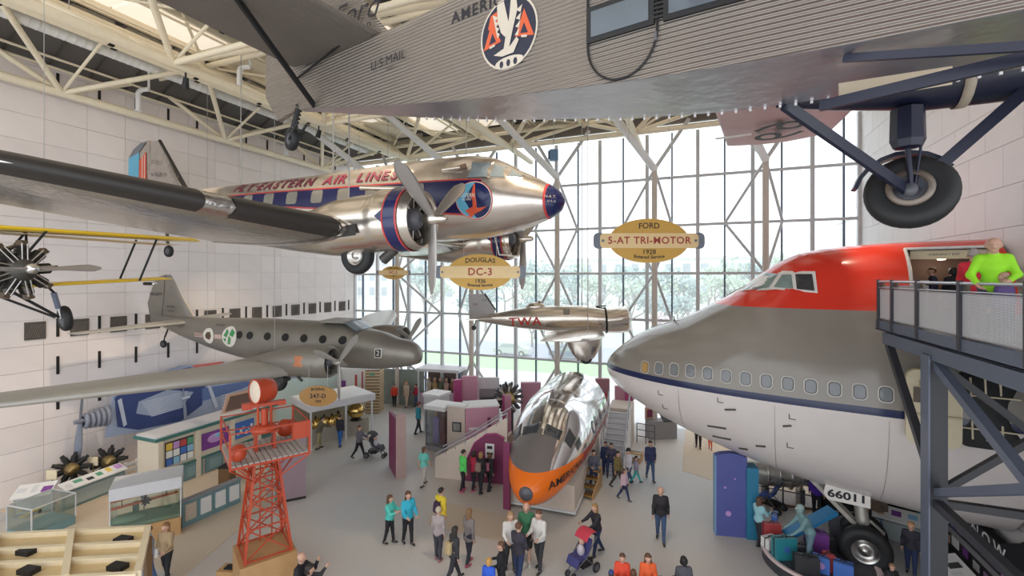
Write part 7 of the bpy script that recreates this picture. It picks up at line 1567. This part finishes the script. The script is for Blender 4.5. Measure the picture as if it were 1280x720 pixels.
        body += [(sh, el, 0.030*H, 0.023*H), (el, wr, 0.023*H, 0.015*H), (wr, wr+d2*0.045*H, 0.016*H, 0.018*H)]
        if sleeve: jk += [(sh, el, 0.040*H, 0.032*H), (el, wr-d2*0.01*H, 0.032*H, 0.023*H)]
        else: jk += [(sh, sh+(el-sh)*0.75, 0.040*H, 0.036*H)]
        hands.append((wr+d2*0.045*H, d2, sy))
    dz = -min(foot_z) if not sit else 0.0
    if sit: dz = 0.0
    S = np.array((0, 0, dz)); sh_ = lambda C: [(a+S, b+S, r0, r1) for a, b, r0, r1 in C]
    hdz = hd+S
    def feats(b):
        for sy in (1, -1):
            b.ell(hdz+up((0.049, 0.020*sy, 0.004)), (0.006*H, 0.009*H, 0.006*H), EYE, 6, 4)
        b.ell(hdz+up((0.050, 0, -0.034)), (0.006*H, 0.015*H, 0.0045*H), LIP, 6, 4)
        for w, d2, sy in hands:      # five fingers: four side by side, curled, the thumb from the palm's edge
            w = Vector(w+S); d = Vector(d2).normalized(); s = Vector((1, 0, 0)) if abs(d.x) < 0.8 else Vector((0, 0, 1)); s = (s-d*s.dot(d)).normalized(); pn = Vector((0, -sy, 0)); pn = (pn-d*pn.dot(d)-s*pn.dot(s)); pn = pn.normalized() if pn.length > 1e-3 else d.cross(s)
            for k, ln in enumerate((0.040, 0.045, 0.042, 0.033)):
                r = 0.0052*H; p0 = w+s*(0.0115*H*(1.5-k)); p1 = p0+d*ln*0.55*H+pn*0.006*H; p2 = p1+d*ln*0.35*H+pn*0.016*H
                b.tube(p0, p1, r, sk, r1=r*0.9, n=5).tube(p1, p2, r*0.9, sk, r1=r*0.7, n=5)
            p0 = w-d*0.02*H+s*0.016*H; p1 = p0+s*0.016*H+d*0.018*H; b.tube(p0, p1, 0.0062*H, sk, n=5).tube(p1, p1+d*0.02*H+pn*0.005*H, 0.0055*H, sk, r1=0.004*H, n=5)
    net('body', sh_(body), sk, t, res, 0.025*H, extra=feats)
    net('trousers' if not shorts else 'shorts', sh_(trs), cloth(bot), t, res, 0.02*H)
    net('jacket' if sleeve else 'shirt', sh_(jk), cloth(top), t, res, 0.025*H)
    for C in shoes: net('shoe', sh_(C), cloth(shoe), t, res*0.8, 0.012)
    if hl != 'bald':
        hc = [(hd+up((-0.020, 0, 0.024)), hd+up((-0.002, 0, 0.030)), 0.057*H, 0.053*H)]
        if hl in ('long', 'tail'):
            hc += [(hd+up((-0.035, 0, 0.0)), hd+up((-0.048, 0, -0.075 if hl == 'tail' else -0.09)), 0.045*H, 0.022*H if hl == 'tail' else 0.040*H)]
            if hl == 'long':
                for sy in (1, -1): hc += [(hd+up((-0.012, 0.044*sy, 0.01)), hd+up((-0.02, 0.05*sy, -0.085)), 0.022*H, 0.020*H)]
        if hl == 'bob':
            for sy in (1, -1): hc += [(hd+up((-0.015, 0.044*sy, 0.01)), hd+up((-0.015, 0.045*sy, -0.035)), 0.024*H, 0.022*H)]
            hc += [(hd+up((-0.035, 0, 0.0)), hd+up((-0.04, 0, -0.04)), 0.045*H, 0.04*H)]
        fx = hdz[0]+0.036*H; fz = hdz[2]+0.030*H
        net('hair', sh_(hc), mat('hair %.2f %.2f' % (hair[0], hair[2]), hair, 0.55, var=0.2, scale=30), t, res*0.8, 0.015, cut=lambda X: np.minimum(X[:, 0]-(hdz[0]+0.030*H), fz-X[:, 2]))
    if hat: net('hat', sh_([(hd+up((-0.012, 0, 0.052)), hd+up((0.004, 0, 0.052)), 0.058*H, 0.056*H), (hd+up((0.03, 0, 0.03)), hd+up((0.075, 0, 0.026)), 0.035*H, 0.022*H)]), cloth(hat), t, res*0.8, 0.01, cut=lambda X: (hdz[2]+0.020*H)-X[:, 2])
    if pack:
        c = (chest+waist)/2+S; net('backpack', [(c+up((-0.105, 0.03, 0.075)), c+up((-0.115, 0.03, -0.05)), 0.05*H, 0.056*H), (c+up((-0.105, -0.03, 0.075)), c+up((-0.115, -0.03, -0.05)), 0.05*H, 0.056*H)], cloth(pack), t, res, 0.02)
        b = MB()
        for sy in (1, -1): b.path([tuple(c+up((-0.08, 0.06*sy, 0.115))), tuple(c+up((0.0, 0.065*sy, 0.135))), tuple(c+up((0.075, 0.06*sy, 0.09))), tuple(c+up((0.07, 0.075*sy, 0.0))), tuple(c+up((-0.05, 0.08*sy, -0.06)))], 0.010*H, cloth(pack), 5)
        b.build('strap', t)
    if bag:
        c = hip+S+up((0.0, -0.115, -0.01)); b = MB(); b.box(tuple(c), (0.28, 0.09, 0.24), cloth(bag)); b.path([tuple(c+up((0.0, 0.0, 0.06))), tuple(shz+S+up((0, -0.03, 0.05)))], 0.012, cloth(bag), 5); b.build('shoulder_bag', t)
    return t
def at(p): return p
W_ = (0.62, 0.60, 0.57); BK = (0.012, 0.012, 0.016); NV = (0.02, 0.035, 0.10); JN = (0.05, 0.09, 0.18); GR = (0.22, 0.22, 0.23); BL = (0.30, 0.17, 0.06); BR = (0.11, 0.05, 0.025); DK = (0.022, 0.015, 0.012)
person('girl in a mint green jacket with long brown hair holding a phone', (-9.12, 12.21, 0), 5, 1.46, (0.08, 0.52, 0.44), BK, BR, 'long', arms=((35, 80), (30, 85)), res=0.025)
person('woman in a bright turquoise jacket with long brown hair', (-8.55, 12.39, 0), -30, 1.60, (0.03, 0.40, 0.55), BK, BR, 'long', arms=((15, 40), (20, 55)), res=0.025)
person('man in a yellow jacket wearing a dark backpack', (-7.72, 13.02, 0), 75, 1.58, (0.75, 0.55, 0.04), GR, DK, 'short', pack=(0.05, 0.02, 0.05), res=0.025)
person('person with ash blond hair in a grey and pink hoodie seen from behind', (-7.22, 12.03, 0), 95, 1.50, (0.36, 0.30, 0.30), (0.045, 0.045, 0.06), (0.48, 0.40, 0.30), 'short', legs=(4, -4), shoe=(0.3, 0.12, 0.15), res=0.025)
person('woman with long light brown hair in a grey cardigan', (-6.28, 12.2, 0), 70, 1.55, (0.20, 0.17, 0.17), (0.02, 0.022, 0.035), (0.20, 0.11, 0.05), 'long', shoe=(0.35, 0.06, 0.10), long_top=True, res=0.025)
person('woman in black with dark hair and a tan backpack walking', (-6.31, 11.3, 0), 60, 1.50, (0.03, 0.03, 0.035), (0.02, 0.02, 0.028), DK, 'long', legs=(22, -18), pack=(0.42, 0.32, 0.17), lean=6, res=0.025)
person('blond child in a bright blue top at the bottom edge', (-4.94, 10.71, 0), 90, 1.25, (0.02, 0.09, 0.55), NV, (0.50, 0.28, 0.08), 'bob', res=0.025)
person('woman in a white sweater with long light hair', (-5.02, 12.38, 0), -50, 1.62, W_, (0.03, 0.03, 0.035), (0.32, 0.20, 0.10), 'long', arms=((10, 60), (15, 60)), res=0.022)
person('bald man in a dark green polo shirt and black shorts', (-4.72, 12.91, 0), -75, 1.68, (0.04, 0.17, 0.08), BK, DK, 'bald', shorts=True, fat=1.18, sleeve=False, arms=((5, 30), (5, 40)), shoe=(0.6, 0.58, 0.55), res=0.022)
person('woman in a white zip top and black leggings', (-4.25, 12.69, 0), -105, 1.66, W_, (0.035, 0.035, 0.04), BR, 'tail', arms=((15, 70), (15, 70)), res=0.022)
person('person in a dark navy jacket and jeans seen from behind', (-4.59, 11.91, 0), 80, 1.62, (0.035, 0.03, 0.045), NV, BR, 'short', arms=((20, 60), (10, 30)), res=0.025)
person('boy in a black jacket at the lower edge of the group', (-4.8, 11.21, 0), -165, 1.42, (0.012, 0.012, 0.016), BK, BR, 'short', arms=((15, 60), (20, 60)), res=0.025)
pusher = person('woman in black pushing a red pushchair', (-2.84, 14.05, 0), -135, 1.52, (0.02, 0.018, 0.025), NV, BL, 'long', legs=(14, -14), arms=((40, 30), (45, 30)), lean=6, res=0.025)
person('man in a black sweater and jeans walking towards the front', (-1.08, 15.54, 0), -85, 1.68, (0.018, 0.016, 0.02), JN, (0.12, 0.10, 0.09), 'bald', legs=(12, -12), arms=((-14, 14), (12, 16)), res=0.022)
person('smiling child in an orange red sweatshirt at the bottom edge', (-1.77, 11.99, 0), -85, 1.36, (0.72, 0.07, 0.03), NV, BR, 'short', arms=((20, 90), (20, 85)), res=0.022)
person('woman in an orange sweatshirt with long brown hair', (-1.15, 12.12, 0), -75, 1.42, (0.75, 0.12, 0.03), NV, BR, 'long', arms=((20, 80), (15, 60)), res=0.022)
person('small child with brown hair between the two orange sweatshirts', (-1.46, 11.73, 0), 90, 1.18, (0.35, 0.05, 0.03), NV, BR, 'bob', res=0.025)
person('child with a navy blue cap at the bottom edge', (-1.96, 11.44, 0), 90, 1.18, NV, NV, DK, 'short', hat=(0.03, 0.05, 0.18), res=0.025)
person('person in a dark grey hooded coat with black hair at the bottom edge', (-0.3, 12.31, 0), 110, 1.42, (0.08, 0.08, 0.10), BK, (0.01, 0.01, 0.012), 'bob', res=0.025)
person('dark haired child at the bottom edge, left of the grey coat', (-0.8, 11.63, 0), 90, 1.22, BK, BK, (0.015, 0.012, 0.012), 'short', res=0.028)
person('dark haired child at the bottom edge touching the grey coat', (-0.52, 11.74, 0), 90, 1.22, GR, BK, (0.015, 0.012, 0.012), 'short', res=0.028)
person('girl in a bright green hoodie by the arched doorway', (-8.63, 16.27, 0), 60, 1.56, (0.10, 0.60, 0.12), BK, DK, 'short', shoe=(0.6, 0.1, 0.2))
person('child in red beside the green hoodie', (-8.27, 16.49, 0), 70, 1.48, (0.40, 0.02, 0.05), BK, DK, 'bob', shoe=(0.6, 0.1, 0.2))
person('woman in black with a patterned backpack by the arched doorway', (-7.92, 16.41, 0), 80, 1.52, BK, BK, BL, 'bob', pack=(0.25, 0.18, 0.14))
person('person in dark clothes with a pink backpack facing the arched doorway', (-7.68, 16.73, 0), 70, 1.40, BK, BK, BR, 'bob', pack=(0.40, 0.14, 0.2))
person('woman in a turquoise top and pale skirt walking away', (-10.35, 16.11, 0), 85, 1.52, (0.14, 0.50, 0.42), (0.45, 0.40, 0.36), BR, 'tail', legs=(16, -14), sleeve=False, arms=((-15, 20), (15, 20)))
person('person in a teal coat and cap by the tall glass case', (-14.08, 21.37, 0), 60, 1.60, (0.02, 0.22, 0.28), (0.02, 0.025, 0.04), DK, 'short', legs=(14, -12), hat=(0.2, 0.04, 0.06))
person('visitor in a red shirt before the grey-green partition', (-18.52, 25.29, 0), -60, 1.40, (0.70, 0.06, 0.03), BK, BR, 'short')
person('visitor in a long beige coat before the grey-green partition', (-17.67, 25.43, 0), -100, 1.62, (0.55, 0.42, 0.32), (0.55, 0.42, 0.32), BL, 'short', long_top=True)
person('visitor in a crimson top and jeans beside the beige coat', (-17.2, 25.83, 0), -140, 1.40, (0.42, 0.02, 0.05), JN, DK, 'short', arms=((20, 80), (10, 30)))
person('man in black top and blue jeans at the white-roofed stall', (-16.67, 18.28, 0), 100, 1.52, (0.02, 0.02, 0.028), (0.02, 0.10, 0.30), DK, 'short')
person('man in olive clothes leaning on the white-roofed stall', (-17.4, 17.64, 0), 60, 1.50, (0.10, 0.085, 0.05), (0.30, 0.24, 0.13), DK, 'short', lean=14, arms=((50, 20), (55, 20)))
person('woman in a grey striped top with a black pushchair', (-14.73, 17.4, 0), 10, 1.50, (0.13, 0.12, 0.14), BK, BR, 'tail', legs=(20, -18), arms=((35, 40), (40, 35)))
person('man in a dark blue shirt standing on the lower stairs', (-3.63, 19.79, 0), -80, 1.40, (0.03, 0.05, 0.13), NV, DK, 'short')
person('man in a slate grey sweater beside the brown wooden steps', (-3.87, 18.48, 0), -60, 1.46, (0.10, 0.10, 0.14), NV, DK, 'short', arms=((15, 70), (15, 70)))
person('man in khaki walking beside the white shirt', (-2.97, 18.84, 0), -20, 1.44, (0.20, 0.15, 0.05), (0.06, 0.05, 0.035), DK, 'short', legs=(18, -16))
person('man in a white shirt and jeans with a dark cap', (-2.59, 19.31, 0), -140, 1.40, (0.62, 0.60, 0.66), JN, DK, 'short', legs=(12, -12), hat=BK)
person('girl in a pink and white top walking', (-2.58, 17.92, 0), -30, 1.16, (0.60, 0.42, 0.48), NV, BR, 'long', legs=(20, -18))
person('boy in teal trousers beyond the girl in pink', (-2.33, 19.57, 0), 20, 1.1, (0.35, 0.3, 0.4), (0.02, 0.40, 0.38), DK, 'short', legs=(22, -20))
person('boy in dark clothes sitting on the white stairs', (-3.31, 19.36, 1.59)[:2]+(0.13,), -85, 1.42, (0.05, 0.05, 0.09), NV, DK, 'short', sit=True, arms=((40, 60), (40, 60)))
person('man in a navy sweater and jeans walking under the jumbo nose', (-1.81, 20.1, 0), -70, 1.58, (0.03, 0.035, 0.10), JN, DK, 'short', legs=(14, -14), arms=((-12, 12), (12, 12)))
person('woman in a tan jacket with a white bag at the lower left', (-13.8, 8.36, 0), -70, 1.55, (0.38, 0.27, 0.15), BK, (0.26, 0.13, 0.05), 'long', bag=(0.7, 0.66, 0.62), arms=((20, 50), (5, 10)), res=0.022)
person('person in a blue patterned shirt and jeans behind the timber frame', (-14.11, 8.09, 0), -120, 1.52, (0.28, 0.34, 0.45), (0.06, 0.12, 0.26), BR, 'short', res=0.025)
person('bald man in black sitting by the tower plinth', (-9.41, 8.92, 0)[:2]+(-0.27,), 15, 1.66, BK, BK, DK, 'bald', sit=True, arms=((60, 95), (20, 60)), fat=1.1, res=0.022)
person('dark haired woman in black sitting and raising a phone', (-9, 8.78, 0)[:2]+(-0.30,), 40, 1.56, (0.03, 0.03, 0.035), BK, DK, 'bob', sit=True, arms=((70, 75), (25, 60)), res=0.022)
person('girl in a light blue top and dark leggings beside the blue pylon', (1.84, 16.52, 0), 45, 1.44, (0.30, 0.55, 0.60), (0.03, 0.03, 0.04), BR, 'long', arms=((30, 80), (30, 80)), legs=(10, -8))
person('man in a purple jacket behind the railing', (3.96, 19.21, 0), 80, 1.55, (0.07, 0.02, 0.30), BK, DK, 'short', fat=1.15)
person('person in jeans and a brown jacket behind the nose wheel', (5.49, 18.42, 0), 75, 1.62, (0.16, 0.11, 0.08), JN, BR, 'short')
person('blond boy in dark clothes beside the steel column', (5.68, 16.45, 0), -110, 1.44, (0.025, 0.022, 0.035), NV, (0.45, 0.24, 0.09), 'short')
person('child with light brown hair at the bottom by the nose wheel', (4.68, 14.7, 0), -80, 1.05, BK, BK, (0.26, 0.15, 0.08), 'short')
person('visitor in black trousers half hidden behind the jumbo belly', (0.07, 24.77, 0), -90, 1.62, (0.05, 0.05, 0.06), BK, DK, 'short')
person('small child in orange behind the jumbo belly', (0.62, 24.76, 0), -90, 0.95, (0.75, 0.12, 0.03), (0.7, 0.1, 0.03), DK, 'short')
person('grey-green luggage handler dummy in a cap bending over the cases', (3.01, 15.49, 0.3), 200, 1.58, (0.17, 0.30, 0.32), (0.13, 0.22, 0.26), (0.15, 0.25, 0.25), 'short', kind='mannequin', lean=24, arms=((35, 25), (30, 30)), hat=(0.30, 0.40, 0.38), skin=mat('dummy green', (0.20, 0.32, 0.33), 0.6))
# on the bridge and in the upper deck doorway
BZ_ = 7.44
person('bald man in a bright lime green pullover leaning on the bridge rail', (4.45, 9.81, 8.72)[:2]+(BZ_,), -112, 1.62, (0.30, 0.72, 0.02), (0.06, 0.06, 0.09), DK, 'bald', lean=8, arms=((18, 45, 18, 25), (10, 40, 20, 20)), fat=1.08, res=0.018, nod=20)
person('fair haired child close to the man in lime green', (4.5, 9.62, 8.46)[:2]+(BZ_,), 120, 1.08, (0.10, 0.06, 0.20), NV, (0.42, 0.26, 0.18), 'short', res=0.022)
person('visitor in a red jacket behind the man in lime green', (4.91, 11.45, 8.73)[:2]+(BZ_,), 60, 1.52, (0.62, 0.02, 0.04), BK, (0.35, 0.3, 0.28), 'short', res=0.022)
person('young man in navy standing in the jumbo doorway', (6.28, 16.75, 8.55)[:2]+(7.25,), 170, 1.45, (0.03, 0.03, 0.07), BK, BR, 'short', res=0.025)
person('dark haired visitor in black inside the jumbo doorway', (6.71, 16.7, 8.55)[:2]+(7.25,), 100, 1.45, BK, BK, (0.01, 0.01, 0.01), 'bob', res=0.025)
# pushchairs
def pushchair(label, loc, face, seat, hood, child=True):
    t = thing('pushchair', label, 'pushchair', loc, (0, 0, R(face)))
    f = MB()
    for sy in (-0.24, 0.24): f.path([(0.42, sy*0.4, 0.16), (0.0, sy, 0.55), (-0.42, sy, 1.02)], 0.018, steel_d).path([(-0.35, sy, 0.16), (0.05, sy, 0.55)], 0.018, steel_d)
    f.build('frame', t); MB().tube((-0.42, -0.25, 1.02), (-0.42, 0.25, 1.02), 0.022, black).build('handle', t)
    for x, y, r in ((0.42, -0.12, 0.10), (0.42, 0.12, 0.10), (-0.36, -0.27, 0.15), (-0.36, 0.27, 0.15)):
        b = MB(); wheel(b, rubber, steel_d, (x, y, r), r, 0.06, n=14, hub=0.6); b.build('wheel', t)
    b = MB(); b.loft([[(x, y, z) for y in (-0.2, 0.2)]+[(x+0.04, y, z+0.06) for y in (0.22, -0.22)] for x, z in ((-0.28, 0.92), (-0.14, 0.55), (0.02, 0.46), (0.24, 0.48), (0.34, 0.30))], seat, smooth=False); b.build('seat', t)
    b = MB(); b.loft([[(-0.27+0.30*math.sin(a)*1.0, 0.24*math.cos(w)*1.0, 0.86+0.30*math.cos(a)+0.02*math.sin(w)) for w in [PI*k/8 for k in range(9)]] for a in [R(-30+20*k) for k in range(6)]], hood, caps=(False, False), closed=False); b.build('hood', t)
    MB().box((-0.12, 0, 0.28), (0.4, 0.34, 0.16), black).build('basket', t)
    if child:
        b = MB(); b.ell((0.0, 0, 0.66), (0.11, 0.12, 0.17), cloth((0.5, 0.45, 0.5))).ell((-0.04, 0, 0.9), (0.09, 0.09, 0.1), SKIN, 10, 7); b.build('child', t)
pushchair('red and blue pushchair pushed by the woman in black', (-3.1, 13.04, 0), -120, cloth((0.05, 0.05, 0.18)), cloth((0.50, 0.04, 0.07)))
pushchair('black pushchair pushed by the woman in the striped top', (-14.12, 17.85, 0), 12, cloth((0.05, 0.05, 0.06)), cloth((0.03, 0.03, 0.035)))
pushchair('blue and black pushchair parked by the steel railing', (2.48, 19.16, 0), 150, cloth((0.05, 0.10, 0.35)), cloth((0.03, 0.03, 0.04)), False)
